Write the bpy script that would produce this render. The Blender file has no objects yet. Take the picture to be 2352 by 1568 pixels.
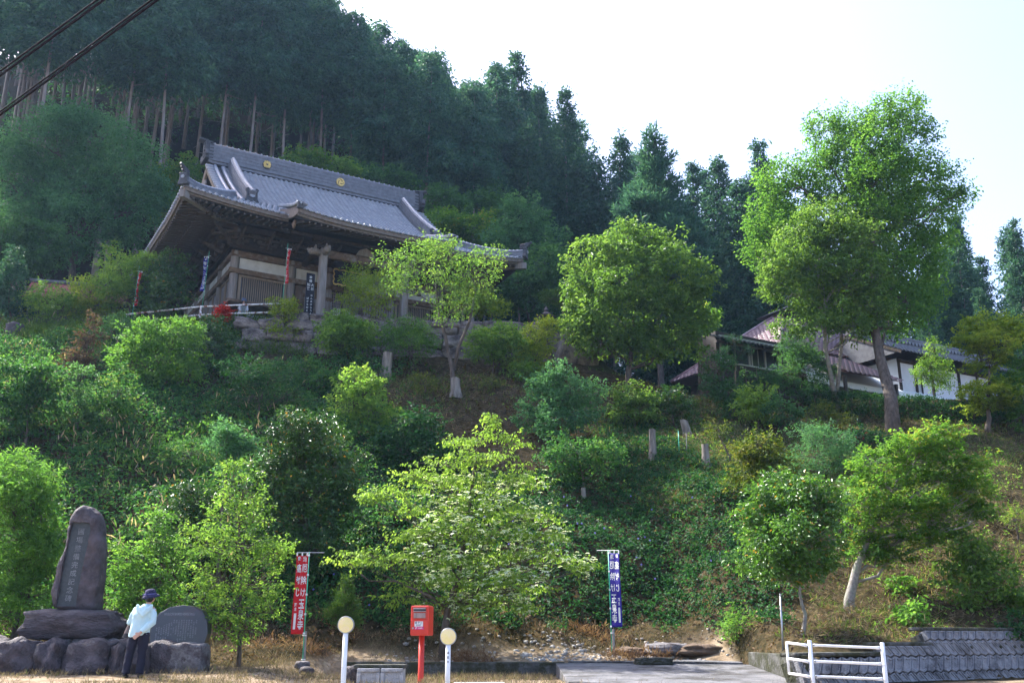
import bpy, bmesh, math, random
import numpy as np
from mathutils import Matrix, Vector, noise as mnoise

# ------------------------------------------------------------------ camera, sky, sun, exposure
sc = bpy.context.scene
COL = sc.collection
PITCH = math.radians(16.5)
CAM_H = 0.87
FPX = 2287.0                      # focal length in pixels of a 2352 px wide picture
cam_d = bpy.data.cameras.new('camera')
cam_d.sensor_width = 36.0
cam_d.lens = 36.0 * FPX / 2352.0
cam_d.clip_start = 0.1
cam_d.clip_end = 3000.0
cam = bpy.data.objects.new('camera', cam_d)
COL.objects.link(cam)
cam.location = (0, 0, CAM_H)
cam.rotation_euler = (math.radians(90) + PITCH, 0, 0)
sc.camera = cam

SUN = Vector((-0.54, 0.42, 0.73)).normalized()
w = bpy.data.worlds.new('World'); sc.world = w; w.use_nodes = True
wn = w.node_tree
bg = wn.nodes['Background']
sky = wn.nodes.new('ShaderNodeTexSky')
sky.sky_type = 'NISHITA'; sky.sun_disc = False
sky.sun_elevation = math.asin(SUN.z)
sky.sun_rotation = math.atan2(SUN.x, SUN.y)
sky.altitude = 0; sky.air_density = 1.0; sky.dust_density = 3.6; sky.ozone_density = 3.0
wb = wn.nodes.new('ShaderNodeMixRGB'); wb.blend_type = 'MULTIPLY'; wb.inputs[0].default_value = 1.0; wb.inputs[2].default_value = (1.03, .965, 1.02, 1)   # white balance of the sky
wn.links.new(sky.outputs[0], wb.inputs[1]); wn.links.new(wb.outputs[0], bg.inputs['Color'])
bg.inputs['Strength'].default_value = 0.14
sl = bpy.data.lights.new('sun', 'SUN'); sl.energy = 4.0; sl.angle = math.radians(0.5); sl.color = (1.0, 0.96, 0.89)
so = bpy.data.objects.new('sun', sl); COL.objects.link(so)
so.rotation_euler = (-SUN).to_track_quat('-Z', 'Y').to_euler()
sc.view_settings.view_transform = 'Standard'
sc.view_settings.look = 'None'
sc.view_settings.gamma = 1.0
sc.view_settings.use_curve_mapping = False
sc.view_settings.exposure = 1.97
cy = sc.cycles
cy.use_denoising = True; cy.denoising_prefilter = 'ACCURATE'
cy.max_bounces = 7; cy.diffuse_bounces = 3; cy.glossy_bounces = 2; cy.transmission_bounces = 4
cy.transparent_max_bounces = 4; cy.volume_bounces = 0
cy.use_adaptive_sampling = True; cy.adaptive_threshold = 0.02
cy.sample_clamp_indirect = 6.0

# ------------------------------------------------------------------ picture geometry helpers (pixels of a 2352 px wide picture)
SP, CP = math.sin(PITCH), math.cos(PITCH)
def ray(px, py):
    xc = (px - 1176.0) / FPX; yc = (784.0 - py) / FPX
    return np.array([xc, CP - yc * SP, SP + yc * CP])
def at(px, py, Y):
    d = ray(px, py); return np.array([0, 0, CAM_H]) + d * (Y / d[1])
def mpp(px, py, Y):               # metres per pixel there
    return (Y / ray(px, py)[1]) / FPX
def proj(p):
    q = np.asarray(p, float) - np.array([0, 0, CAM_H])
    zc = q[..., 1] * CP + q[..., 2] * SP; yc = -q[..., 1] * SP + q[..., 2] * CP
    return 1176.0 + FPX * q[..., 0] / zc, 784.0 - FPX * yc / zc
def I(x, xs, ys): return np.interp(x, xs, ys)

# ------------------------------------------------------------------ terrain
def wob(x, y, f, s=0.0):
    return (np.sin(x * f + 1.7 * s + 1.3 * np.sin(y * f * .7 + s)) + np.sin(y * f * 1.13 + 2.1 * s + 1.1 * np.sin(x * f * .83 - s))
            + .5 * np.sin((x + y) * f * 2.1 + s * 3)) / 2.5
def terr(x, y, bumps=True):
    x = np.asarray(x, float); y = np.asarray(y, float)
    n0 = I(x, [-70, -5.2, -4.3, 1.2, 5.5, 5.74, 7.5, 16, 70], [22.3, 22.3, 23.95, 23.95, 23.7, 19.65, 20.7, 25.9, 27])
    z0 = I(x, [-70, -5.2, -4.3, 70], [.2, .18, 0, 0])
    z1 = z0 + I(x, [-70, -5.2, -4.3, 1, 5.5, 5.74, 8.4, 8.8, 12, 16, 70], [.05, .05, .28, .28, .26, .5, .55, .75, 1.0, 1.2, 1.2])
    y1 = n0 + .35
    y2 = np.maximum(I(x, [-70, 5, 6, 70], [25.6, 25.6, 25.5, 28.5]), y1 + .4)
    z2 = I(x, [-70, -5, 0, 4.5, 6, 12, 70], [.75, .6, .5, .5, 1.35, 2.0, 2.2])
    y3 = y2 + 1.6
    z3 = z2 + I(x, [-70, -5, 4, 7, 70], [1.2, 1.0, .8, 1.0, 1.0])
    ye = I(x, [-70, -18, -12.6, 3.1, 8, 14, 25, 70], [46, 45.2, 44.2, 46.3, 46, 44.5, 44, 44])
    ze = I(x, [-70, -13.6, -12.2, 3, 6, 10, 14, 22, 70], [14.8, 14.6, 13.6, 13.6, 12.6, 11.3, 10.6, 10.1, 9.6])
    zt = I(x, [-70, 3.2, 5, 8, 14, 30, 70], [15, 15, 13.2, 12.0, 11.5, 11.2, 11])
    yt = ye + .55
    ys = I(x, [-70, -34, -27, -22, -10, 0, 15, 30, 70], [48, 50.5, 53, 58, 66, 70, 68, 64, 62])
    sl_ = I(x, [-70, -20, -5, 5, 15, 30, 70], [.86, .88, .8, .62, .4, .2, .15])
    ramp = np.where(y < n0, np.clip((y - 18.5) / np.maximum(n0 - 18.5, .1), 0, 1) * z0, z0)
    z = np.where(y < n0, ramp, z0)
    def seg(z, ya, za, yb, zb, p=1.0):
        t = np.clip((y - ya) / np.maximum(yb - ya, 1e-6), 0, 1) ** p
        return np.where(y >= ya, za + (zb - za) * t, z)
    z = seg(z, n0, z0, y1, z1)
    z = seg(z, y1, z1, y2, z2)
    z = seg(z, y2, z2, y3, z3)
    z = seg(z, y3, z3, ye, ze, .94)
    z = seg(z, ye, ze, yt, zt)
    d = y - ys
    rise = np.where(d > 0, sl_ * (np.sqrt(d * d + 9) - 3), 0)
    cap = I(x, [-70, -16, -4, 6, 70], [72, 72, 46, 38, 38]); rise = np.where(rise > cap, cap + .15 * (rise - cap), rise)
    z = z + np.where(y > yt, rise, 0)
    if bumps:
        m = np.clip((y - y1) / 1.5, 0, 1) * np.clip((ye - .3 - y) / 1.5, 0, 1)
        z = z + m * (.28 * wob(x, y, 1.1, .4) + .12 * wob(x, y, 3.1, 2.))
        mh = np.clip((y - ys) / 5, 0, 1)
        z = z + mh * (.6 * wob(x, y, .5, 1.) + .2 * wob(x, y, 1.9, 3.))
        z = z + .012 * wob(x, y, 4.0, 5.)
    return z
def hit(px, py, y0=16.0, y1=140.0):
    d = ray(px, py); Y = np.arange(y0, y1, .05); t = Y / d[1]
    X = d[0] * t; Z = CAM_H + d[2] * t
    gap = Z - terr(X, Y); k = int(np.argmax(gap <= 0)) if (gap <= 0).any() else int(np.argmin(np.where((Y > 30) & (Y < 60), gap, 1e9)))
    return np.array([X[k], Y[k], float(terr(X[k], Y[k]))])

# ------------------------------------------------------------------ materials
def nodes(m): m.use_nodes = True; return m.node_tree
def mat(name, a, b=None, rough=.7, spec=.3, scale=6.0, detail=6.0, bump=0.0, bscale=None, metal=0.0, coords='Object', stretch=(1, 1, 1), c=None, cscale=1.3, cpos=(.5, .62), emit=None):
    m = bpy.data.materials.new(name); nt = nodes(m); N = nt.nodes; L = nt.links
    p = N['Principled BSDF']; p.inputs['Roughness'].default_value = rough
    p.inputs['Specular IOR Level'].default_value = spec; p.inputs['Metallic'].default_value = metal
    b = b or tuple(x * .65 for x in a)
    tc = N.new('ShaderNodeTexCoord'); mp = N.new('ShaderNodeMapping'); mp.inputs['Scale'].default_value = stretch
    L.new(tc.outputs[coords], mp.inputs['Vector'])
    n = N.new('ShaderNodeTexNoise'); n.inputs['Scale'].default_value = scale; n.inputs['Detail'].default_value = detail; n.inputs['Roughness'].default_value = .62
    L.new(mp.outputs[0], n.inputs['Vector'])
    r = N.new('ShaderNodeValToRGB'); r.color_ramp.elements[0].position = .33; r.color_ramp.elements[1].position = .67
    r.color_ramp.elements[0].color = (*b, 1); r.color_ramp.elements[1].color = (*a, 1)
    L.new(n.outputs['Fac'], r.inputs[0]); col = r.outputs[0]
    if c is not None:
        n2 = N.new('ShaderNodeTexNoise'); n2.inputs['Scale'].default_value = cscale; n2.inputs['Detail'].default_value = 8; n2.inputs['Roughness'].default_value = .7
        L.new(mp.outputs[0], n2.inputs['Vector'])
        r2 = N.new('ShaderNodeValToRGB'); r2.color_ramp.elements[0].position = cpos[0]; r2.color_ramp.elements[1].position = cpos[1]
        r2.color_ramp.elements[0].color = (0, 0, 0, 1); r2.color_ramp.elements[1].color = (1, 1, 1, 1)
        L.new(n2.outputs['Fac'], r2.inputs[0])
        mx = N.new('ShaderNodeMixRGB'); L.new(r2.outputs[0], mx.inputs[0]); L.new(col, mx.inputs[1]); mx.inputs[2].default_value = (*c, 1)
        col = mx.outputs[0]
    L.new(col, p.inputs['Base Color'])
    if bump:
        bn = N.new('ShaderNodeTexNoise'); bn.inputs['Scale'].default_value = bscale or scale * 3; bn.inputs['Detail'].default_value = 6
        L.new(mp.outputs[0], bn.inputs['Vector'])
        bp = N.new('ShaderNodeBump'); bp.inputs['Strength'].default_value = bump; bp.inputs['Distance'].default_value = .05
        L.new(bn.outputs['Fac'], bp.inputs['Height']); L.new(bp.outputs[0], p.inputs['Normal'])
    return m
def leafmat(name, cols, trans=.42, rough=.6, spec=.14, tcol=1.7):
    """cols: colours along the per-leaf tint 0..1 (young / old / dead leaves)"""
    m = bpy.data.materials.new(name); nt = nodes(m); N = nt.nodes; L = nt.links
    p = N['Principled BSDF']; p.inputs['Roughness'].default_value = rough; p.inputs['Specular IOR Level'].default_value = spec
    at_ = N.new('ShaderNodeAttribute'); at_.attribute_name = 'tint'
    r = N.new('ShaderNodeValToRGB'); cr = r.color_ramp
    while len(cr.elements) < len(cols): cr.elements.new(.5)
    for i, cc in enumerate(cols):
        pos, cl = cc if len(cc) == 2 else (i / max(1, len(cols) - 1), cc)
        cr.elements[i].position = pos; cr.elements[i].color = (*cl, 1)
    L.new(at_.outputs['Fac'], r.inputs[0]); L.new(r.outputs[0], p.inputs['Base Color'])
    t = N.new('ShaderNodeBsdfTranslucent')
    mul = N.new('ShaderNodeMixRGB'); mul.blend_type = 'MULTIPLY'; mul.inputs[0].default_value = 1
    mul.inputs[2].default_value = (1.15 * tcol, 1.15 * tcol, .7 * tcol, 1)
    L.new(r.outputs[0], mul.inputs[1]); L.new(mul.outputs[0], t.inputs['Color'])
    mix = N.new('ShaderNodeMixShader'); mix.inputs[0].default_value = trans
    L.new(p.outputs[0], mix.inputs[1]); L.new(t.outputs[0], mix.inputs[2])
    L.new(mix.outputs[0], N['Material Output'].inputs['Surface'])
    return m

# ------------------------------------------------------------------ mesh helpers
def np_mesh(name, V, F, tint=None, smooth=False):
    V = np.ascontiguousarray(V, np.float32); F = np.ascontiguousarray(F, np.int32)
    me = bpy.data.meshes.new(name); k = F.shape[1]
    me.vertices.add(len(V)); me.vertices.foreach_set('co', V.ravel())
    me.loops.add(F.size); me.loops.foreach_set('vertex_index', F.ravel())
    me.polygons.add(len(F)); me.polygons.foreach_set('loop_start', np.arange(0, F.size, k, dtype=np.int32))
    if smooth: me.polygons.foreach_set('use_smooth', np.ones(len(F), bool))
    me.update(calc_edges=True)
    if tint is not None:
        a = me.attributes.new('tint', 'FLOAT', 'POINT'); a.data.foreach_set('value', np.ascontiguousarray(tint, np.float32))
    return me
def link(name, me, m=None, parent=None, M=None):
    o = bpy.data.objects.new(name, me); COL.objects.link(o)
    if m is not None and me is not None and not me.materials: me.materials.append(m)
    if parent is not None: o.parent = parent
    if M is not None: o.matrix_basis = M
    return o
def tag(o, label, cat, group=None):
    o['label'] = label; o['category'] = cat
    if group: o['group'] = group
    return o
def thing(name, label, cat, loc=(0, 0, 0), rz=0.0, group=None):
    o = bpy.data.objects.new(name, None); COL.objects.link(o); o.empty_display_size = .2
    o.location = loc; o.rotation_euler = (0, 0, rz)
    return tag(o, label, cat, group)
def dup(o, parent=None):
    c = o.copy(); COL.objects.link(c); c.parent = parent
    for ch in list(o.children): dup(ch, c)
    return c
class G:
    """collects polygons, then becomes one mesh"""
    def __init__(s): s.V = []; s.F = []; s.n = 0
    def add(s, V, F):
        V = np.asarray(V, float); s.V.append(V)
        s.F += [tuple(int(i) + s.n for i in f) for f in F]; s.n += len(V); return s
    def box(s, c, d, rz=0., M=None):
        c = np.array(c, float); h = np.array(d, float) / 2
        P = np.array([[x, y, z] for x in (-1, 1) for y in (-1, 1) for z in (-1, 1)]) * h
        if rz:
            ca, sa = math.cos(rz), math.sin(rz); P = np.stack([P[:, 0] * ca - P[:, 1] * sa, P[:, 0] * sa + P[:, 1] * ca, P[:, 2]], 1)
        if M is not None: P = P @ np.array(M.to_3x3()).T
        return s.add(P + c, [(0, 1, 3, 2), (4, 6, 7, 5), (0, 4, 5, 1), (2, 3, 7, 6), (0, 2, 6, 4), (1, 5, 7, 3)])
    def bar(s, a, b, wd, ht, up=(0, 0, 1)):
        a = np.array(a, float); b = np.array(b, float); d = b - a; d /= np.linalg.norm(d)
        u = np.array(up, float); r = np.cross(d, u); r /= np.linalg.norm(r); u = np.cross(r, d)
        P = [q + r * i * wd / 2 + u * j * ht / 2 for q in (a, b) for i, j in ((-1, -1), (1, -1), (1, 1), (-1, 1))]
        return s.add(P, [(3, 2, 1, 0), (4, 5, 6, 7), (0, 1, 5, 4), (1, 2, 6, 5), (2, 3, 7, 6), (3, 0, 4, 7)])
    def tube(s, pts, rad, n=8, caps=True):
        pts = np.array(pts, float); k = len(pts); rad = np.broadcast_to(np.array(rad, float), (k,))
        T = np.gradient(pts, axis=0); T /= np.maximum(np.linalg.norm(T, axis=1, keepdims=True), 1e-9)
        ref = np.array([1., 0, 0]) if abs(T[0][0]) < .8 else np.array([0, 1., 0])
        V = []
        a = np.linspace(0, 2 * np.pi, n, endpoint=False)
        for p, t, r in zip(pts, T, rad):
            x = ref - t * (ref @ t); x /= np.linalg.norm(x); y = np.cross(t, x); ref = x
            V.append(p + r * (np.cos(a)[:, None] * x + np.sin(a)[:, None] * y))
        F = []
        for i in range(k - 1):
            for j in range(n):
                F.append((i * n + j, i * n + (j + 1) % n, (i + 1) * n + (j + 1) % n, (i + 1) * n + j))
        if caps: F += [tuple(range(n - 1, -1, -1)), tuple((k - 1) * n + j for j in range(n))]
        return s.add(np.concatenate(V), F)
    def lathe(s, prof, c=(0, 0, 0), n=20):
        a = np.linspace(0, 2 * np.pi, n, endpoint=False); c = np.array(c, float)
        V = [c + np.array([r * math.cos(t), r * math.sin(t), z]) for r, z in prof for t in a]; F = []
        for i in range(len(prof) - 1):
            for j in range(n): F.append((i * n + j, i * n + (j + 1) % n, (i + 1) * n + (j + 1) % n, (i + 1) * n + j))
        F += [tuple(range(n - 1, -1, -1)), tuple((len(prof) - 1) * n + j for j in range(n))]
        return s.add(V, F)
    def prism(s, poly, a, b):
        """poly: 3D points; extruded by vectors a (back) and b (front)"""
        P = np.array(poly, float); n = len(P); a = np.array(a, float); b = np.array(b, float)
        F = [tuple(range(n - 1, -1, -1)), tuple(n + j for j in range(n))] + [(j, (j + 1) % n, n + (j + 1) % n, n + j) for j in range(n)]
        return s.add(np.concatenate([P + a, P + b]), F)
    def ball(s, c, r, nu=12, nv=8):
        r = np.broadcast_to(np.array(r, float), (3,)); c = np.array(c, float); V = []; F = []
        for i in range(nv + 1):
            th = math.pi * i / nv
            for j in range(nu):
                ph = 2 * math.pi * j / nu
                V.append(c + r * np.array([math.sin(th) * math.cos(ph), math.sin(th) * math.sin(ph), math.cos(th)]))
        for i in range(nv):
            for j in range(nu): F.append((i * nu + j, (i + 1) * nu + j, (i + 1) * nu + (j + 1) % nu, i * nu + (j + 1) % nu))
        return s.add(V, F)
    def grid(s, fn, us, vs):
        nu, nv = len(us), len(vs)
        V = [fn(a, b) for b in vs for a in us]
        return s.add(V, [(j * nu + i, j * nu + i + 1, (j + 1) * nu + i + 1, (j + 1) * nu + i) for j in range(nv - 1) for i in range(nu - 1)])
    def sweep(s, path, sect, up=None):
        """sect: closed polygon (side, up) swept along a path, up = +Z tilted to stay normal"""
        path = np.array(path, float); T = np.gradient(path, axis=0); T /= np.linalg.norm(T, axis=1, keepdims=True); n = len(sect); V = []
        for p, t in zip(path, T):
            r = np.cross(t, (0, 0, 1.)); r /= np.linalg.norm(r); u = np.cross(r, t)
            V += [p + r * a + u * b for a, b in sect]
        F = [(i * n + j, (i + 1) * n + j, (i + 1) * n + (j + 1) % n, i * n + (j + 1) % n) for i in range(len(path) - 1) for j in range(n)]
        F += [tuple(range(n)), tuple((len(path) - 1) * n + j for j in range(n - 1, -1, -1))]
        return s.add(V, F)
    def mesh(s, name, smooth=False):
        me = bpy.data.meshes.new(name); me.from_pydata(np.concatenate(s.V).tolist(), [], s.F)
        if smooth: me.polygons.foreach_set('use_smooth', np.ones(len(me.polygons), bool))
        me.update(); return me
    def build(s, name, m, parent=None, M=None, smooth=False, bevel=0.0):
        o = link(name, s.mesh(name, smooth), m, parent, M)
        if bevel:
            b = o.modifiers.new('bevel', 'BEVEL'); b.width = bevel; b.segments = 2; b.limit_method = 'ANGLE'; b.angle_limit = math.radians(40)
        return o
def fused(g, name, voxel, smooth=6, disp=0.0, dscale=1.0):
    """one continuous skin round overlapping shapes"""
    me = g.mesh(name); o = bpy.data.objects.new('x', me); COL.objects.link(o)
    r = o.modifiers.new('r', 'REMESH'); r.mode = 'VOXEL'; r.voxel_size = voxel; r.use_smooth_shade = True
    if smooth:
        q = o.modifiers.new('s', 'SMOOTH'); q.iterations = smooth; q.factor = .5
    dg = bpy.context.evaluated_depsgraph_get(); dg.update()
    out = bpy.data.meshes.new_from_object(o.evaluated_get(dg)); out.name = name
    bpy.data.objects.remove(o); bpy.data.meshes.remove(me)
    if disp: roughen(out, disp, dscale)
    out.polygons.foreach_set('use_smooth', np.ones(len(out.polygons), bool))
    return out
def roughen(me, amp, scale, seed=0.):
    n = len(me.vertices); co = np.empty(n * 3, np.float32); me.vertices.foreach_get('co', co); co = co.reshape(-1, 3)
    no = np.empty(n * 3, np.float32); me.vertices.foreach_get('normal', no); no = no.reshape(-1, 3)
    d = np.array([mnoise.fractal(Vector(p) * scale + Vector((seed, seed * 2, -seed)), 1.0, 2.0, 4) for p in co.tolist()], np.float32)
    co += no * (d * amp)[:, None]; me.vertices.foreach_set('co', co.ravel()); me.update()
def rock_mesh(name, seed, cuts=4, rnd=.5, amp=.12, sc_=1.6):
    """unit rock, spans about -1..1"""
    bm = bmesh.new(); bmesh.ops.create_cube(bm, size=2.0)
    bmesh.ops.subdivide_edges(bm, edges=bm.edges, cuts=cuts, use_grid_fill=True)
    for v in bm.verts:
        s_ = v.co.normalized() * 1.15; v.co = v.co.lerp(s_, rnd)
        v.co *= 1 + amp * 1.6 * mnoise.fractal(v.co * sc_ + Vector((seed * 7.3, seed * 3.1, seed)), 1., 2., 4)
    me = bpy.data.meshes.new(name); bm.to_mesh(me); bm.free()
    me.polygons.foreach_set('use_smooth', np.ones(len(me.polygons), bool)); return me
def text_mesh(s, size=1.0, bold=.02):
    """flat glyphs centred on the origin in x/y; returns verts, faces"""
    cu = bpy.data.curves.new('t', 'FONT'); cu.body = s; cu.size = size; cu.align_x = 'CENTER'; cu.align_y = 'CENTER'; cu.offset = bold * size; cu.resolution_u = 2
    o = bpy.data.objects.new('t', cu); COL.objects.link(o)
    dg = bpy.context.evaluated_depsgraph_get(); dg.update()
    me = bpy.data.meshes.new_from_object(o.evaluated_get(dg))
    V = np.array([v.co[:] for v in me.vertices]) if len(me.vertices) else np.zeros((0, 3)); F = [tuple(p.vertices) for p in me.polygons]
    bpy.data.objects.remove(o); bpy.data.curves.remove(cu); bpy.data.meshes.remove(me)
    if len(V):
        V[:, :2] -= (V[:, :2].max(0) + V[:, :2].min(0)) / 2
    return V, F

# ------------------------------------------------------------------ setting: the ground
def ground_material():
    m = bpy.data.materials.new('earth'); nt = nodes(m); N = nt.nodes; L = nt.links
    p = N['Principled BSDF']; p.inputs['Roughness'].default_value = 1.0; p.inputs['Specular IOR Level'].default_value = 0.
    a = N.new('ShaderNodeAttribute'); a.attribute_name = 'zone'
    tc = N.new('ShaderNodeTexCoord')
    def noise(s, d=8, r=.65):
        n = N.new('ShaderNodeTexNoise'); n.inputs['Scale'].default_value = s; n.inputs['Detail'].default_value = d; n.inputs['Roughness'].default_value = r
        L.new(tc.outputs['Object'], n.inputs['Vector']); return n.outputs['Fac']
    def ramp(f, stops):
        r = N.new('ShaderNodeValToRGB'); cr = r.color_ramp
        while len(cr.elements) < len(stops): cr.elements.new(.5)
        for e, (q, c) in zip(cr.elements, stops): e.position = q; e.color = (*c, 1)
        L.new(f, r.inputs[0]); return r.outputs[0]
    def mix(f, x, y):
        q = N.new('ShaderNodeMixRGB'); L.new(f, q.inputs[0]); L.new(x, q.inputs[1]); L.new(y, q.inputs[2]); return q.outputs[0]
    lot = ramp(noise(3.0), [(.3, (.10, .075, .05)), (.45, (.2, .15, .1)), (.6, (.3, .24, .17)), (.75, (.16, .15, .12))])
    soil = ramp(noise(5.0), [(.3, (.018, .016, .01)), (.48, (.04, .034, .018)), (.6, (.075, .055, .032)), (.75, (.035, .05, .014))])
    green = ramp(noise(7.0), [(.3, (.02, .03, .01)), (.5, (.045, .075, .02)), (.65, (.09, .12, .035)), (.8, (.13, .1, .05))])
    sep = N.new('ShaderNodeSeparateColor'); L.new(a.outputs['Color'], sep.inputs[0])
    c = mix(sep.outputs[0], lot, soil); c = mix(sep.outputs[1], c, green); humus = ramp(noise(4.), [(.3, (.008, .007, .005)), (.6, (.018, .015, .01)), (.8, (.03, .026, .014))]); c = mix(sep.outputs[2], c, humus)
    L.new(c, p.inputs['Base Color'])
    b = N.new('ShaderNodeBump'); b.inputs['Strength'].default_value = .6; b.inputs['Distance'].default_value = .06
    L.new(noise(14., 8), b.inputs['Height']); L.new(b.outputs[0], p.inputs['Normal'])
    return m
def regions(X, Y, Z):
    px, py = proj(np.stack([X, Y, Z], -1)); return px, py
def build_ground():
    xs = np.concatenate([np.linspace(-150, -72, 10), np.arange(-70, -26, 1.2), np.arange(-26, 26, .33), np.arange(26, 72, 1.2), np.linspace(75, 150, 10)])
    ys = np.concatenate([np.linspace(-60, -4, 8), np.arange(0, 18, 1.), np.arange(18, 29, .15), np.arange(29, 48, .3), np.arange(48, 120, .8), np.linspace(121, 220, 14)])
    X, Y = np.meshgrid(xs, ys); Z = terr(X, Y)
    V = np.stack([X, Y, Z], -1).reshape(-1, 3); nx, ny = len(xs), len(ys)
    i = np.arange(nx * ny).reshape(ny, nx)
    F = np.stack([i[:-1, :-1], i[:-1, 1:], i[1:, 1:], i[1:, :-1]], -1).reshape(-1, 4)
    me = np_mesh('ground', V, F, smooth=True)
    px, py = regions(V[:, 0], V[:, 1], V[:, 2])
    bank = np.clip((V[:, 1] - I(V[:, 0], [-70, -5, -4, 5.25, 5.45, 12, 70], [22.5, 22.8, 25.0, 25.2, 18.5, 22.5, 25])) / .8, 0, 1)
    gr = np.clip(1 - np.hypot((px - 1560) / 230, (py - 1030) / 150), 0, 1) * 1.8
    gr = np.maximum(gr, np.clip(1 - np.hypot((px - 2000) / 420, (py - 1070) / 110), 0, 1) * 1.2)
    gr = np.where(V[:, 1] > 46, np.where(V[:, 1] > 58, 0., .35), gr) * (bank > .9)
    ca = me.color_attributes.new('zone', 'FLOAT_COLOR', 'POINT')
    ca.data.foreach_set('color', np.stack([bank, np.clip(gr, 0, 1), np.clip((V[:, 1] - 60) / 4, 0, 1), 1 + 0 * bank], -1).astype(np.float32).ravel())
    o = link('ground', me, ground_material()); o['kind'] = 'structure'
    return o
build_ground()

# ------------------------------------------------------------------ leaves
RNG = np.random.default_rng(11)
def unit(a): return a / np.maximum(np.linalg.norm(a, axis=-1, keepdims=True), 1e-9)
def leaf_tris(C, D, Nn, Ln, Wd, fold=.3):
    """pointed leaves folded along the midrib: 4 verts, 2 triangles each"""
    D = unit(D); S = unit(np.cross(D, Nn)); Nn = np.cross(S, D)
    Ln = np.asarray(Ln)[:, None]; Wd = np.asarray(Wd)[:, None]
    mid = C + D * Ln * .42 + Nn * Wd * fold
    V = np.stack([C, mid + S * Wd * .5, C + D * Ln - Nn * Ln * .06, mid - S * Wd * .5], 1).reshape(-1, 3)
    b = np.arange(len(C))[:, None] * 4
    F = np.concatenate([b + np.array([0, 1, 2]), b + np.array([0, 2, 3])], 1).reshape(-1, 3)
    return V, F
def leaf_mesh(name, parts):
    """parts: (C, D, N, L, W, tint) tuples"""
    Vs, Fs, Ts, n = [], [], [], 0
    for C, D, Nn, Ln, Wd, T in parts:
        V, F = leaf_tris(C, D, Nn, Ln, Wd); Vs.append(V); Fs.append(F + n); Ts.append(np.repeat(T, 4)); n += len(V)
    return np_mesh(name, np.concatenate(Vs), np.concatenate(Fs), np.concatenate(Ts))
def sprays(tip, d, sp, rng):
    """leaves along twigs: tip (n,3), d (n,3) twig directions"""
    n = len(tip); k = sp['n']; tw = sp['twig']
    up = unit(np.array([0, 0, 1.]) * sp.get('up', 1.) + rng.normal(0, .35, (n, 3)))
    d = unit(d); side = unit(np.cross(d, up))
    t = rng.random((n, k)); s = rng.choice([-1., 1.], (n, k)) * rng.random((n, k)) ** .7
    base = tip[:, None] + d[:, None] * ((t - .35) * tw)[..., None] + side[:, None] * (s * tw * sp.get('spread', .32) * (1.25 - t))[..., None]
    base = base + rng.normal(0, tw * sp.get('thick', .09), (n, k, 3))
    dirs = d[:, None] * .6 + side[:, None] * (np.sign(s) * .75)[..., None] + rng.normal(0, .35, (n, k, 3)) + np.array([0, 0, -1.]) * sp.get('droop', .3)
    nn = up[:, None] + rng.normal(0, sp.get('tumble', .45), (n, k, 3))
    L_ = sp['L'] * rng.uniform(.65, 1.2, (n, k)); W_ = L_ * sp['W']
    clump = rng.normal(0, .2, (n, 1)); tint = np.clip(.45 + sp.get('toff', 0.) + clump + rng.normal(0, .17, (n, k)), 0, .93)
    old = sp.get('old', 0)
    if old: tint = np.where(rng.random((n, k)) < old, 1.0, tint)
    f = lambda a: a.reshape(-1, 3)
    return f(base), f(dirs), f(nn), L_.ravel(), W_.ravel(), tint.ravel()
def blob_tips(c, r, n, rng, shell=.45, lump=.2):
    d = unit(rng.normal(0, 1, (n, 3)))
    ph = rng.uniform(0, 6.3, 6)
    l = 1 + lump * (np.sin(d[:, 0] * 4.2 + ph[0]) * np.sin(d[:, 2] * 4.7 + ph[1]) + .8 * np.sin(d[:, 1] * 6.1 + ph[2]) * np.sin((d[:, 0] + d[:, 2]) * 6.7 + ph[3]))
    q = (shell + (1 - shell) * rng.random(n) ** .55) * l * rng.uniform(.88, 1.1, n)
    return c + d * np.array(r) * q[:, None], d
def bent(a, b, rng, k=5, amt=.08):
    a = np.array(a, float); b = np.array(b, float); L_ = np.linalg.norm(b - a); t = np.linspace(0, 1, k)[:, None]
    j = rng.normal(0, amt * L_, (k, 3)) * np.sin(np.pi * t); return a + (b - a) * t + j
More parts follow.
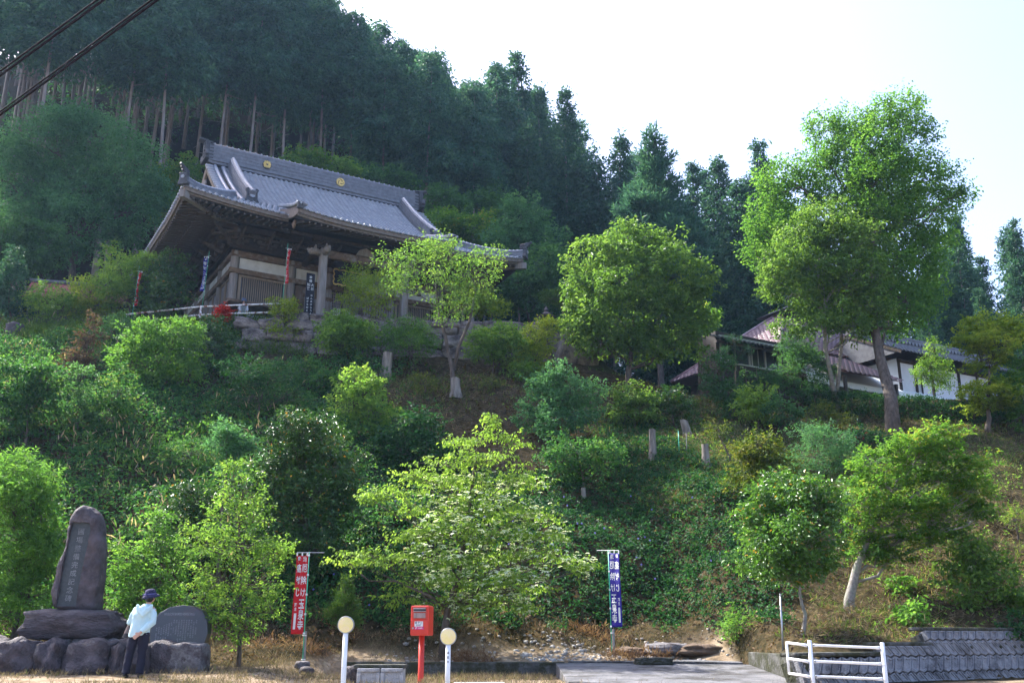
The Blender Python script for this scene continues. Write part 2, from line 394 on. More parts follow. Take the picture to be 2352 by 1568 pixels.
def plant(name, label, cat, base, blobs, sp, m, bark=None, trunk=None, r0=.06, seed=1, group=None, dens=None, extra=None, limbs=True, twigs=40, trunk2=None):
    """base: world point; blobs: list of (centre, radii) world; one thing > trunk, crown"""
    rng = np.random.default_rng(seed); base = np.array(base, float)
    t = thing(name, label, cat, base, group=group)
    parts = []; alltips = []
    subs = []
    for c, r in blobs:
        c = np.array(c, float); r = np.array(r, float)
        for _ in range(sp.get('subs', 5)):
            d = unit(rng.normal(0, 1, 3) + np.array([0, -.25, .35])); f = rng.uniform(*sp.get('sub_r', (.3, .5))); subs.append((c + d * r * rng.uniform(.8, 1.05), r * f * np.array([1, 1, rng.uniform(.7, 1.15)])))
    nb = len(blobs)
    for bi, (c, r) in enumerate(list(blobs) + subs):
        r = np.array(r, float); area = 4 * np.pi * (r[0] * r[2] + r[0] * r[1] + r[1] * r[2]) / 3
        n = max(4, int(area * (dens or sp['dens']) * (.72 if bi < nb else .8)))
        tp, d = blob_tips(np.array(c) - base, r, n, rng, sp.get('shell', .45), sp.get('lump', .2))
        dd = d * np.array([1, 1, sp.get('flat', .6)]) + np.array([0, 0, sp.get('rise', .15)]) + rng.normal(0, .3, (n, 3))
        parts.append(sprays(tp, dd, dict(sp, toff=rng.normal(0, .13)), rng)); alltips.append(tp)
    g = G(); cs = np.array([np.array(c) - base for c, r in blobs])
    if trunk is None:
        top = cs.mean(0); top[2] = max(top[2] * .8, .2)
        trunk = [np.zeros(3), top * .5 + rng.normal(0, .03, 3), top]
    else: trunk = [np.array(q) - base for q in trunk]
    tr = np.array(trunk, float); tr[0][2] -= .12
    tt = np.linspace(0, 1, 9); ln = np.concatenate([[0], np.cumsum(np.linalg.norm(np.diff(tr, axis=0), axis=1))]); ln /= ln[-1]
    P = np.stack([np.interp(tt, ln, tr[:, i]) for i in range(3)], 1)
    P[1:-1] += rng.normal(0, r0 * .22, (7, 3)); rad = r0 * (.4 * (1 - tt) ** 6 + 1.0 - .55 * tt); g.tube(P, rad, 8)
    if trunk2: g.tube(np.array([np.array(q) - base for q in trunk2]), np.linspace(r0 * .85, r0 * .5, len(trunk2)), 8)
    if limbs:
        for (c, r), tp in zip(blobs, alltips):
            cl = np.array(c) - base
            zc = cl[2] - .6 * np.linalg.norm(cl[:2] - np.array([np.interp(cl[2], P[:, 2], P[:, 0]), np.interp(cl[2], P[:, 2], P[:, 1])])) - .2 * r[2]
            k = np.interp(np.clip(zc, P[2, 2], P[-1, 2]), P[:, 2], np.arange(9)); st = np.array([np.interp(k, np.arange(9), P[:, i]) for i in range(3)])
            q = bent(st, cl, rng); rr = np.interp(k, np.arange(9), rad) * .42
            g.tube(q, np.linspace(rr, max(rr * .35, .008), 5), 6)
            for j in rng.choice(len(tp), min(len(tp), twigs), replace=False):
                a = q[rng.integers(2, 5)]
                g.tube(bent(a, tp[j], rng, 3, .06), np.linspace(max(rr * .3, .008), .004, 3), 3, caps=False)
    g.build('trunk', bark or M_BARK, t, smooth=True)
    link('crown', leaf_mesh('crown', parts), m, t)
    if extra: extra(t, alltips, rng)
    return t
def PB(lst, Y, seed=0, depth=.85, dj=.45):
    """pixel blobs (cx, cy, rx, ry) -> world blobs at distance Y, thrown about in depth"""
    rng = np.random.default_rng(seed + 5); out = []
    for b in lst:
        cx, cy_, rx, ry = b[:4]; dY = b[4] if len(b) > 4 else 0.
        k = mpp(cx, cy_, Y); dY += rng.uniform(-dj, dj) * rx * k
        out.append((at(cx, cy_, Y + dY), np.array([rx * k, rx * k * depth, ry * k])))
    return out
def conifer_mesh(name, h, cb, wd, seed, sp, prof=.8, tiers=34, per=9, round_=.25):
    """crown of a conifer, base at the origin: whorls of drooping branches with hanging sprays"""
    rng = np.random.default_rng(seed); tips, dirs = [], []
    tw = sp['twig']
    for i in range(tiers):
        t = (i + rng.random()) / tiers; z = cb + (h - cb) * t
        rr = wd * ((1 - t) ** prof * (1 - round_) + round_ * math.sqrt(max(0, 1 - t * t))) * rng.uniform(*sp.get('tier', (.72, 1.15))) * min(1., .35 + t * 5) + .12
        for j in range(max(3, int(per * (.35 + .65 * rr / wd)))):
            a = rng.uniform(0, 2 * np.pi); L_ = rr * rng.uniform(*sp.get('jit', (.6, 1.12)))
            m = max(2, int(L_ / (tw * .62)))
            q = np.linspace(.25, 1, m)
            dv = np.array([math.cos(a), math.sin(a), 0])
            zz = z + L_ * (.28 * q - sp.get('sag', .5) * q * q) + rng.normal(0, .1, m)
            tips.append(dv[None] * (L_ * q)[:, None] + np.array([0, 0, 1.]) * zz[:, None] + rng.normal(0, tw * .18, (m, 3)))
            dirs.append(np.repeat(dv[None], m, 0) + np.array([0, 0, sp.get('tipz', -.25)]) + rng.normal(0, .3, (m, 3)))
    return leaf_mesh(name, [sprays(np.concatenate(tips), np.concatenate(dirs), sp, rng)])
def trunk_mesh(name, h, r0, seed, stubs=10, cb=0.):
    rng = np.random.default_rng(seed); g = G(); t = np.linspace(0, 1, 8)
    P = np.stack([rng.normal(0, .05, 8).cumsum() * .3, rng.normal(0, .05, 8).cumsum() * .3, t * h - .4], 1)
    g.tube(P, r0 * (1.0 - .93 * t) + .02 + r0 * .35 * np.exp(-t * 25), 9)
    for _ in range(stubs):
        z = rng.uniform(.25 * h, max(cb + 2, .3 * h)); a = rng.uniform(0, 6.28); L_ = rng.uniform(.4, 1.8)
        c = np.array([np.interp(z, P[:, 2], P[:, 0]), np.interp(z, P[:, 2], P[:, 1]), z])
        g.tube([c, c + np.array([math.cos(a) * L_, math.sin(a) * L_, -.15 * L_])], [.03, .01], 4)
    return g.mesh(name, True)

# ------------------------------------------------------------------ plant materials
M_BARK = mat('bark_grey_brown', (.13, .105, .085), (.05, .04, .032), rough=.9, scale=9, stretch=(1, 1, .3), bump=.5)
M_BARK_PALE = mat('bark_pale', (.32, .3, .27), (.14, .125, .11), rough=.9, scale=12, bump=.4, c=(.2, .23, .15), cscale=5)
M_BARK_CED = mat('bark_conifer', (.33, .29, .27), (.17, .14, .13), rough=.95, scale=10, stretch=(1, 1, .12), bump=.5)
M_DEADWOOD = mat('dead_wood', (.3, .27, .23), (.1, .085, .07), rough=.95, scale=7, stretch=(1, 1, .2), bump=.7)
LM = dict(
    cypress=leafmat('leaf_cypress', [(.028, .085, .068), (.048, .13, .086), (.08, .175, .092)], trans=.3, spec=.15),
    cedar=leafmat('leaf_cedar', [(.02, .065, .05), (.037, .1, .062), (.065, .14, .07)], trans=.28, spec=.15),
    camellia=leafmat('leaf_camellia', [(0, (.018, .06, .016)), (.55, (.035, .1, .022)), (.85, (.075, .16, .03)), (.95, (.08, .165, .03)), (1., (.32, .17, .03))], trans=.25, rough=.34, spec=.4, tcol=1.4),
    oak=leafmat('leaf_oak', [(.032, .09, .04), (.055, .14, .052), (.095, .2, .065)], trans=.4),
    camellia2=leafmat('leaf_camellia_lit', [(0, (.04, .11, .018)), (.55, (.065, .16, .026)), (.85, (.11, .22, .035)), (.95, (.12, .23, .04)), (1., (.34, .2, .035))], trans=.32, rough=.32, spec=.45),  # camellia leaf lightened, its sunlit look put into the colour
    ginkgo=leafmat('leaf_ginkgo', [(0.050, 0.126, 0.026), (0.084, 0.194, 0.037), (0.146, 0.262, 0.047)], trans=.45),
    magnolia=leafmat('leaf_magnolia', [(0.056, 0.116, 0.026), (0.095, 0.184, 0.037), (0.168, 0.262, 0.054)], trans=.42, rough=.4),
    bright=leafmat('leaf_bright', [(0.073, 0.155, 0.031), (0.123, 0.233, 0.042), (0.202, 0.301, 0.060)], trans=.45),
    dogwood=leafmat('leaf_dogwood', [(0.101, 0.184, 0.031), (0.157, 0.262, 0.044), (0.224, 0.320, 0.067)], trans=.45),
    yellow=leafmat('leaf_yellow', [(0.123, 0.194, 0.026), (0.213, 0.291, 0.037), (0.314, 0.349, 0.054)], trans=.48),
    maple=leafmat('leaf_maple', [(0, (0.050, 0.126, 0.024)), (.5, (0.084, 0.184, 0.029)), (.9, (0.146, 0.242, 0.037)), (1., (0.300, 0.120, 0.040))], trans=.45),
    bluegreen=leafmat('leaf_bluegreen', [(.04, .12, .055), (.07, .18, .075), (.11, .24, .1)], trans=.35),
    olive=leafmat('leaf_olive', [(.04, .075, .014), (.08, .12, .02), (.17, .17, .03)], trans=.35),
    vine=leafmat('leaf_vine', [(0, (.02, .075, .026)), (.5, (.042, .125, .035)), (.9, (.09, .195, .046)), (1., (.2, .15, .07))], trans=.38),
    ivy=leafmat('leaf_ivy', [(0, (.011, .046, .018)), (.5, (.021, .078, .026)), (.9, (.045, .12, .034)), (1., (.1, .08, .04))], trans=.32),
    sasa=leafmat('leaf_sasa', [(0, (.035, .095, .022)), (.6, (.06, .14, .03)), (.92, (.1, .19, .045)), (1., (.36, .28, .19))], trans=.35),
    grass=leafmat('leaf_grass', [(0, (.04, .09, .014)), (.6, (.08, .15, .02)), (.9, (.15, .21, .035)), (1., (.27, .2, .1))], trans=.4),
    straw=leafmat('leaf_straw', [(0, (.075, .06, .042)), (.5, (.15, .12, .085)), (.9, (.27, .22, .155)), (1., (.08, .12, .03))], trans=.25, rough=.8, spec=.1),
    rust=leafmat('leaf_rust', [(0, (.09, .05, .03)), (.6, (.18, .105, .065)), (1., (.28, .2, .13))], trans=.3, rough=.85, spec=.1),
    litter=leafmat('leaf_litter', [(0, (.055, .035, .022)), (.5, (.13, .085, .05)), (1., (.26, .19, .12))], trans=.15, rough=.85, spec=.1),
    dead=leafmat('leaf_dead', [(.05, .035, .025), (.1, .065, .045), (.16, .11, .07)], trans=.2, rough=.9),
    red=leafmat('leaf_red', [(.3, .012, .012), (.5, .025, .02), (.6, .06, .04)], trans=.35),
    petal=leafmat('petal_white', [(.5, .58, .36), (.62, .68, .48), (.75, .76, .66)], trans=.3, rough=.6),
    petal_red=leafmat('petal_red', [(.4, .015, .02), (.55, .03, .025), (.6, .06, .04)], trans=.3),
    petal_violet=leafmat('petal_violet', [(.1, .09, .4), (.16, .14, .5), (.22, .2, .55)], trans=.3),
    pine=leafmat('leaf_pine', [(.03, .075, .014), (.055, .115, .02), (.12, .19, .04)], trans=.3),
)
SPC = dict(  # leaf sprays; metres
    broad=dict(n=14, L=.15, W=.52, twig=.5, dens=11., up=1., droop=.35, flat=.6, lump=.28),
    small=dict(n=18, L=.075, W=.5, twig=.34, dens=25., up=1., droop=.25, lump=.28),
    fine=dict(n=22, L=.075, W=.42, twig=.34, dens=24., up=1., droop=.2, lump=.28),
    maple=dict(n=22, L=.09, W=.6, twig=.42, dens=16., up=2.2, droop=.15, flat=.25, lump=.3, tumble=.3, thick=.05),
    big=dict(n=12, L=.18, W=.55, twig=.45, dens=9., up=.9, droop=.4, tumble=.55),
    camellia=dict(n=13, L=.1, W=.52, twig=.32, dens=27., up=.8, droop=.3, tumble=.7, old=.02, lump=.26),
    sparse=dict(n=10, L=.12, W=.42, twig=.5, dens=8., up=.8, droop=.5, shell=.15, tumble=.6, lump=.3),
    narrow=dict(n=16, L=.14, W=.24, twig=.36, dens=23., up=.8, droop=.35, rise=.4, tumble=.5),
    dog=dict(n=14, L=.095, W=.55, twig=.45, dens=10.5, subs=3, lump=.36, up=2.2, droop=.75, flat=.15, rise=.05, tumble=.35, thick=.04, shell=.45),
    needle=dict(n=16, L=.13, W=.1, twig=.2, dens=60., up=.7, droop=-.3, tumble=.9, thick=.15, rise=.5),
)
def pxplant(name, label, cat, bpx, blobs, sp, m, Y=None, trunk=None, r0=.05, seed=1, bark=None, group=None, trunk2=None, dy=0., **kw):
    """plant rooted where the picture shows its foot; distance from the ground it stands on unless the foot is hidden"""
    if Y is None: base = hit(*bpx)
    else:
        base = at(bpx[0], bpx[1], Y); base[2] = float(terr(base[0], base[1]))
    Yb = base[1]
    tr = None
    if trunk: tr = [base] + [at(a, b, Yb + dy * (i + 1) / len(trunk)) for i, (a, b) in enumerate(trunk)]
    t2 = [at(a, b, Yb + dy * i / len(trunk2)) for i, (a, b) in enumerate(trunk2)] if trunk2 else None
    s = SPC[sp] if isinstance(sp, str) else sp
    return plant(name, label, cat, base, PB(blobs, Yb + dy, seed), s, LM[m], bark=bark, trunk=tr, r0=r0, seed=seed, group=group, trunk2=t2, **kw)

# ------------------------------------------------------------------ temple hall
M_TILE = mat('roof_tile_silver', (.34, .36, .4), (.24, .255, .29), rough=.3, spec=.5, scale=2.2, detail=8, bump=.1, bscale=30)
M_TILE2 = mat('ridge_tile_grey', (.17, .18, .205), (.1, .106, .122), rough=.4, spec=.45, scale=4, bump=.15)
M_ONI = mat('ridge_end_dark', (.075, .08, .09), (.035, .037, .042), rough=.55, scale=6, bump=.3)
M_WOOD = mat('old_wood', (.16, .108, .07), (.075, .05, .034), rough=.8, scale=5, stretch=(1, 1, 1), bump=.3, c=(.19, .165, .145), cscale=2)
M_WOODG = mat('weathered_grey_wood', (.3, .28, .265), (.17, .155, .145), rough=.85, scale=14, stretch=(1, 1, .08), bump=.4, c=(.2, .165, .13), cscale=3)
M_WOODL = mat('light_slat_wood', (.29, .235, .175), (.18, .14, .1), rough=.8, scale=8, stretch=(1, 1, .15), bump=.25)
M_WOODD = mat('dark_shaded_wood', (.05, .036, .028), (.024, .018, .015), rough=.85, scale=6, bump=.3)  # dark wood, with the shade under the eaves put into its colour
M_PLASTER = mat('white_plaster', (.62, .64, .63), (.5, .52, .51), rough=.9, scale=2, c=(.45, .46, .44), cscale=1.2)
M_GOLD = mat('gold_crest', (.72, .5, .17), (.55, .36, .1), rough=.35, metal=.6, scale=5)
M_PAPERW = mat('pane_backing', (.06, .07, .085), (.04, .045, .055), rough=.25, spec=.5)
M_WHITE = mat('white_paint', (.78, .79, .8), (.68, .69, .7), rough=.45, scale=4, bump=.05, c=(.42, .4, .37), cscale=9, cpos=(.62, .74))
M_BLACK = mat('black_lacquer', (.012, .014, .03), (.008, .009, .02), rough=.4)

TA = math.radians(30.5)
O0 = at(530, 710, 47); O0[2] = 15.0
UC, VC, TW, TD, OV = 5.75, 5.0, 11.5, 10.0, 3.45
def hprof(s): q = s / 8.45; return 6.0 * (.62 * q + .38 * q * q)
def lift(u, v):
    a = min(max((abs(u - UC) - 3.0) / 6.2, 0), 1.1) ** 2; b = min(max((abs(v - VC) - 4.5) / 3.95, 0), 1.1) ** 1.5
    return .42 * a * b
def zf(u, v): return 5.5 + hprof(min(v, 2 * VC - v) + OV) + lift(u, v)          # front / back slope
def zs(u, v): return 5.5 + hprof(min(u, TW - u) + OV) + lift(u, v)              # hip slopes at the sides
KU0, KU1, KV = 1.6, 9.9, -5.0
def zk(u, v):                                                                    # step canopy in front
    a = abs(u - UC) / 4.15; e = .22 * a ** 3 * min(1., max(0., (-1.2 - v) / 2.5))
    t = (v - KV) / 3.6
    return 5.13 + 1.48 * t + .18 * t * t + e
temple = thing('temple_hall', 'old wooden temple hall with a silver grey tiled roof above the boulder wall', 'temple', O0, TA)
def tile_mesh(pitch=.3, ln=.34, roll=.062):
    xs = np.array([0, .12, .28, .46, .58, .68, .78, .88, 1.0]) * pitch
    zz = np.array([.55, .22, .05, .12, .45, .85, 1.0, .85, .55]) * roll
    V = []; F = []; n = len(xs)
    for y, dz in ((-.02, .06), (ln, .0)): V += [(x, y, z + dz) for x, z in zip(xs, zz)]
    V += [(x, -.02, z + .015) for x, z in zip(xs, zz)]
    for i in range(n - 1): F += [(i, i + 1, n + i + 1, n + i), (2 * n + i, 2 * n + i + 1, i + 1, i)]
    me = bpy.data.meshes.new('roof_tile'); me.from_pydata(V, [], F); me.polygons.foreach_set('use_smooth', np.ones(len(F), bool)); me.update(); return me
def frame(fn, u, v, du, dv):
    """tile frame at (u, v): x along du, y up the slope along dv"""
    e = .05; p = np.array([u, v, fn(u, v)])
    x = np.array([u + du[0] * e, v + du[1] * e, fn(u + du[0] * e, v + du[1] * e)]) - p
    y = np.array([u + dv[0] * e, v + dv[1] * e, fn(u + dv[0] * e, v + dv[1] * e)]) - p
    x = x / np.linalg.norm(x); y = y / np.linalg.norm(y); z = np.cross(x, y); z /= np.linalg.norm(z)
    m = np.eye(4); m[:3, 0] = x; m[:3, 1] = y; m[:3, 2] = z; m[:3, 3] = p; return m
def lay_tiles(parent, mats, tm, m, n_parts, eye):
    """the tiles nearest the viewer as pieces of their own, the rest joined"""
    P = np.array([q[:3, 3] for q in mats]); order = np.argsort(np.linalg.norm(P - eye, axis=1))
    for k in order[:n_parts]: link('roof_tile', tm, m, parent, Matrix(mats[k].tolist()))
    V0 = np.array([v.co[:] for v in tm.vertices]); F0 = np.array([p.vertices[:] for p in tm.polygons])
    rest = order[n_parts:]
    if len(rest):
        R = np.stack([mats[k] for k in rest]); V = np.einsum('nij,vj->nvi', R[:, :3, :3], V0) + R[:, None, :3, 3]
        F = (F0[None] + (np.arange(len(rest)) * len(V0))[:, None, None]).reshape(-1, 4)
        o = link('tile_field', np_mesh('tile_field', V.reshape(-1, 3), F, smooth=True), m, parent); o['kind'] = 'stuff'
EYE_T = np.array(Matrix.Rotation(-TA, 3, 'Z')) @ (np.array([0, 0, CAM_H]) - O0)
def build_roof():
    # deck: boards under the tiles, all four slopes, with the soffit below
    g = G()
    us = np.linspace(0, 1, 41); vs = np.linspace(0, 1, 15)
    def front(sgn):
        def f(a, b):
            v = -OV + b * (VC + OV); um = min(v, -.75); u = um + a * (TW - 2 * um)
            z = zf(u, v) - .03
            return (u, v if sgn > 0 else 2 * VC - v, z)
        return f
    g.grid(front(1), us, vs); g.grid(front(-1), us, vs)
    def side(sgn):
        def f(a, b):
            u = -OV + b * 3.5; v = u + a * (2 * VC - 2 * u); z = zs(u, v) - .03
            return (u if sgn > 0 else TW - u, v, z)
        return f
    g.grid(side(1), us, vs); g.grid(side(-1), us, vs)
    rf = g.build('roof', M_ONI, temple, smooth=True)
    # tiles
    tm = tile_mesh(.3, .34, .085); tm.materials.append(M_TILE); mats = []
    L_ = .27; s = 0.0; v = -OV + .02
    while v < VC - .35:
        um = min(v, -.15); n = int((TW - 2 * um) / .3); x0 = UC - n * .15
        for i in range(n):
            u = x0 + i * .3
            if KU0 - .1 < u < KU1 - .2 and v < -1.85: continue
            mats.append(frame(zf, u, v, (1, 0), (0, 1)))
        sl = (zf(UC, v + .05) - zf(UC, v)) / .05; v += L_ / math.sqrt(1 + sl * sl)
    v = KV
    while v < -1.75:
        n = int((KU1 - KU0) / .3); x0 = UC - n * .15
        for i in range(n): mats.append(frame(zk, x0 + i * .3, v, (1, 0), (0, 1)))
        v += .25
    u = -OV + .02
    while u < .0:
        n = int((2 * VC - 2 * u) / .3); x0 = VC + n * .15
        for i in range(n):
            vv = x0 - i * .3
            if vv < 6.5: mats.append(frame(zs, u, vv, (0, -1), (1, 0)))
        sl = (zs(u + .05, VC) - zs(u, VC)) / .05; u += L_ / math.sqrt(1 + sl * sl)
    lay_tiles(rf, mats, tm, M_TILE, 300, EYE_T)
    # round eave-end tiles: front, canopy and left side
    g = G(); g.lathe([(.07, -.1), (.075, .04), (.06, .06), (.03, .05)], n=10); em = g.mesh('eave_end_tile', True); em.materials.append(M_TILE)
    RX = Matrix.Rotation(math.radians(90), 4, 'X'); RY = Matrix.Rotation(math.radians(-90), 4, 'Y')
    for i in range(int((TW + 2 * OV) / .3)):
        u = -OV + .25 + i * .3
        if KU0 < u < KU1: link('eave_end_tile', em, M_TILE, rf, Matrix.Translation((u, KV - .05, zk(u, KV) + .05)) @ RX)
        else: link('eave_end_tile', em, M_TILE, rf, Matrix.Translation((u, -OV - .05, zf(u, -OV) + .05)) @ RX)
    for i in range(44):
        vv = -OV + .3 + i * .3
        link('eave_end_tile', em, M_TILE, rf, Matrix.Translation((-OV - .05, vv, zs(-OV, vv) + .05)) @ RY)
    # fascia boards along the eaves
    g = G()
    for zoff, hh, inn in ((-.2, .2, .05), (-.36, .12, .16)):
        sect = [(-.05, zoff - hh / 2 + .1), (.05, zoff - hh / 2 + .1), (.05, zoff + hh / 2 + .1), (-.05, zoff + hh / 2 + .1)]
        for (a, b) in ((-OV + inn, KU0), (KU1, TW + OV - inn)):
            g.sweep([(u, -OV + inn, zf(u, -OV + inn)) for u in np.linspace(a, b, 24)], sect)
        g.sweep([(-OV + inn, vv, zs(-OV + inn, vv)) for vv in np.linspace(-OV + inn, 2 * VC + OV, 40)], sect)
        g.sweep([(TW + OV - inn, vv, zs(TW + OV - inn, vv)) for vv in np.linspace(-OV + inn, 2 * VC + OV, 30)], sect)
        g.sweep([(u, KV + inn, zk(u, KV)) for u in np.linspace(KU0, KU1, 24)], sect)
    g.build('fascia_board', M_WOODF, rf)
    # soffit
    g = G()
    def soff(a, b):
        v = -OV + .12 + b * (OV); um = min(v, 0) + .0; u = um + a * (TW - 2 * um); return (u, v, 5.12 + b * 1.15 + lift(u, v))
    def soffl(a, b):
        u = -OV + .12 + b * (OV); v = u + a * (2 * VC - 2 * u); return (u, v, 5.12 + b * 1.15 + lift(u, v))
    g.grid(soff, np.linspace(0, 1, 31), np.linspace(0, 1, 6)); g.grid(soffl, np.linspace(0, 1, 31), np.linspace(0, 1, 6))
    g.grid(lambda a, b: (TW - soffl(a, b)[0], soffl(a, b)[1], soffl(a, b)[2]), np.linspace(0, 1, 31), np.linspace(0, 1, 6))
    g.grid(lambda a, b: (KU0 + .1 + a * (KU1 - KU0 - .2), KV + .12 + b * 3.2, 4.82 + b * 1.2), np.linspace(0, 1, 20), np.linspace(0, 1, 4))
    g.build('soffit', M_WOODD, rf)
    # rafters: two tiers on the front, the canopy and the left side
    g = G(); g.box((0, .5, 0), (.09, 1., .1)); rm = g.mesh('rafter'); rm.materials.append(M_WOODL_G)
    def rafter(a, b):
        a = np.array(a, float); b = np.array(b, float); d = b - a; L_ = np.linalg.norm(d); y = d / L_
        x = np.cross(y, (0, 0, 1.)); x /= np.linalg.norm(x); z = np.cross(x, y); m = np.eye(4); m[:3, 0] = x; m[:3, 1] = y * L_; m[:3, 2] = z; m[:3, 3] = a
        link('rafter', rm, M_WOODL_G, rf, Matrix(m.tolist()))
    for i in range(61):
        u = -3.25 + i * .3
        if u > TW + 3.2: break
        ve = max(-.05 if 0 <= u <= TW else min(u, TW - u), -3.0)
        if not (KU0 + .2 < u < KU1 - .2):
            rafter((u, -OV + .1, 5.1 + lift(u, -OV)), (u, max(-2.0, -OV + .5), 5.45 + lift(u, -2.3)))
        if ve > -2.2: rafter((u, -2.45, 5.22 + .6 * lift(u, -2.5)), (u, ve, 5.22 + (ve + 2.45) * .36))
        if KU0 + .1 < u < KU1 - .1:
            rafter((u, KV + .1, 4.78), (u, -2.2, 5.55))
    for i in range(44):
        vv = -3.25 + i * .3
        ue = max(min(vv, -.05), -3.0)
        rafter((-OV + .1, vv, 5.1 + lift(-OV, vv)), (max(-2.0, -OV + .5), vv, 5.45 + lift(-2.3, vv)))
        if ue > -2.2: rafter((-2.45, vv, 5.22 + .6 * lift(-2.5, vv)), (ue, vv, 5.22 + (ue + 2.45) * .36))
    # corner rafter
    G().bar((-OV - .1, -OV - .1, 5.5), (0, 0, 5.75), .22, .34).build('corner_rafter', M_WOODG, rf); G().bar((TW + OV + .1, -OV - .1, 5.5), (TW, 0, 5.75), .22, .34).build('corner_rafter', M_WOODG, rf)
    # main ridge: courses of flat tiles
    ru0, ru1, rz = -.75, TW + .75, zf(UC, VC) - .15
    g = G()
    for k in range(11):
        ww = .5 if k % 2 == 0 else .46
        g.box((UC, VC, rz + .1 + k * .1), (ru1 - ru0, ww, .1 if k % 2 == 0 else .1))
    g.box((UC, VC, rz + .02), (ru1 - ru0 - .3, .74, .1)); g.box((UC, VC, rz + .22), (ru1 - ru0 - .2, .6, .05))
    g.build('main_ridge', M_TILE2, rf)
    g = G(); g.tube([(ru0 - .1, VC, rz + 1.2), (ru1 + .1, VC, rz + 1.2)], .15, 12); cap = g.build('ridge_cap', M_TILE2, rf, smooth=True)
    g = G(); g.ball((0, 0, 0), .06, 8, 5); sm = g.mesh('ridge_stud', True); sm.materials.append(M_TILE)
    for i in range(38): link('ridge_stud', sm, M_TILE, cap, Matrix.Translation((ru0 + .3 + i * .335, VC - .12, rz + 1.3)))
    # ridge-end ornaments
    for sgn, ue in ((-1, ru0), (1, ru1)):
        g = G()
        g.box((ue + sgn * .12, VC, rz + .75), (.22, .74, 1.1)); g.box((ue + sgn * .16, VC, rz + .35), (.2, 1.2, .4))
        for s2 in (-1, 1):
            g.tube([(ue + sgn * .15, VC + s2 * .35, rz + .25), (ue + sgn * .18, VC + s2 * .62, rz + .4), (ue + sgn * .18, VC + s2 * .55, rz + .62), (ue + sgn * .18, VC + s2 * .42, rz + .6)], [.13, .12, .09, .06], 8)
        for k in range(5):
            g.tube([(ue - sgn * .25, VC - .18, rz + .35 + k * .2), (ue + sgn * .3, VC - .18, rz + .33 + k * .2)], .085, 8)
        for k in (-1, 0, 1):
            g.tube([(ue - sgn * .2, VC + k * .17, rz + 1.28 + .08 * (k == 0)), (ue + sgn * .55, VC + k * .17, rz + 1.42 + .08 * (k == 0))], .085, 8)
        g.build('ridge_end_ornament', M_ONI, rf, bevel=.02)
    # gold crests on the ridge: a leaf crest and a three-comma crest
    def disc(u, name, fn):
        g = G(); g.tube([(u, VC - .25, rz + .68), (u, VC - .3, rz + .68)], .26, 24); d = g.build(name, M_ONI if name == 'leaf_crest' else M_GOLD, rf, smooth=False)
        g = G(); fn(g, u); g.build('crest_relief', M_GOLD if name == 'leaf_crest' else M_BROWN, d)
    def leafc(g, u):
        y = VC - .31; z = rz + .62
        for a, r, L_ in ((90, .1, .16), (162, .09, .15), (18, .09, .15), (215, .1, .13), (325, .1, .13), (125, .07, .2), (55, .07, .2), (270, .08, .1)):
            c = math.radians(a); g.tube([(u + math.cos(c) * L_, y + .012, z + .05 + math.sin(c) * L_), (u + math.cos(c) * L_, y - .012, z + .05 + math.sin(c) * L_)], r * .95, 10)
    def tomoe(g, u):
        for k in range(3):
            a0 = math.radians(120 * k + 30); pts = []
            for j in range(9):
                t = j / 8; a = a0 + t * 1.75; r = .1 + .11 * t; pts.append((u + math.cos(a) * r, VC - .305, rz + .68 + math.sin(a) * r))
            g.tube(pts, np.linspace(.03, .006, 9), 6)
    disc(2.55, 'leaf_crest', leafc); disc(7.05, 'comma_crest', tomoe)
    # descending ridges with end tiles
    def layers(path, wd, ht, n, name):
        g = G()
        for k in range(n):
            ww = wd / 2 - (.02 if k % 2 else 0); z0 = k * ht / n; z1 = (k + 1) * ht / n
            g.sweep(path, [(-ww, z0), (ww, z0), (ww, z1), (-ww, z1)])
        o = g.build(name, M_TILE2, rf)
        P = np.array(path); g = G()
        d = np.linalg.norm(np.diff(P, axis=0), axis=1).sum(); m = max(4, int(d / .24)); q = np.linspace(0, 1, m * 2 + 1)
        ln = np.concatenate([[0], np.cumsum(np.linalg.norm(np.diff(P, axis=0), axis=1))]); ln /= ln[-1]
        T = np.gradient(P, axis=0); T /= np.linalg.norm(T, axis=1, keepdims=True); up = np.cross(np.cross(T, (0, 0, 1.)), T); up /= np.linalg.norm(up, axis=1, keepdims=True)
        Q = P + up * ht; R = np.stack([np.interp(q, ln, Q[:, i]) for i in range(3)], 1)
        for k in range(m): g.tube([R[2 * k], R[2 * k + 1], R[min(2 * k + 2, 2 * m)]], [.115, .1, .095], 10)
        g.build('cap_tiles', M_TILE, o, smooth=True); return o
    def oni(p, dirv, s=1.0):
        p = np.array(p, float); dv = np.array(dirv, float); dv[2] = 0; dv /= np.linalg.norm(dv); r = np.cross(dv, (0, 0, 1.))
        g = G(); sh = [(-.34, 0), (.34, 0), (.38, .12), (.28, .3), (.26, .62), (.32, .78), (.2, .86), (.12, .74), (0, .9), (-.12, .74), (-.2, .86), (-.32, .78), (-.26, .62), (-.28, .3), (-.38, .12)]
        g.prism([p + r * a * s + np.array([0, 0, b * s - .1]) for a, b in sh], -dv * .08, dv * .12); o = g.build('ridge_end_tile', M_ONI, rf, bevel=.015)
        g = G(); c = p + dv * .13 + np.array([0, 0, .35 * s]); g.tube([c, c + dv * .05], .12 * s, 14); g.build('crest_disc', M_TILE, o)
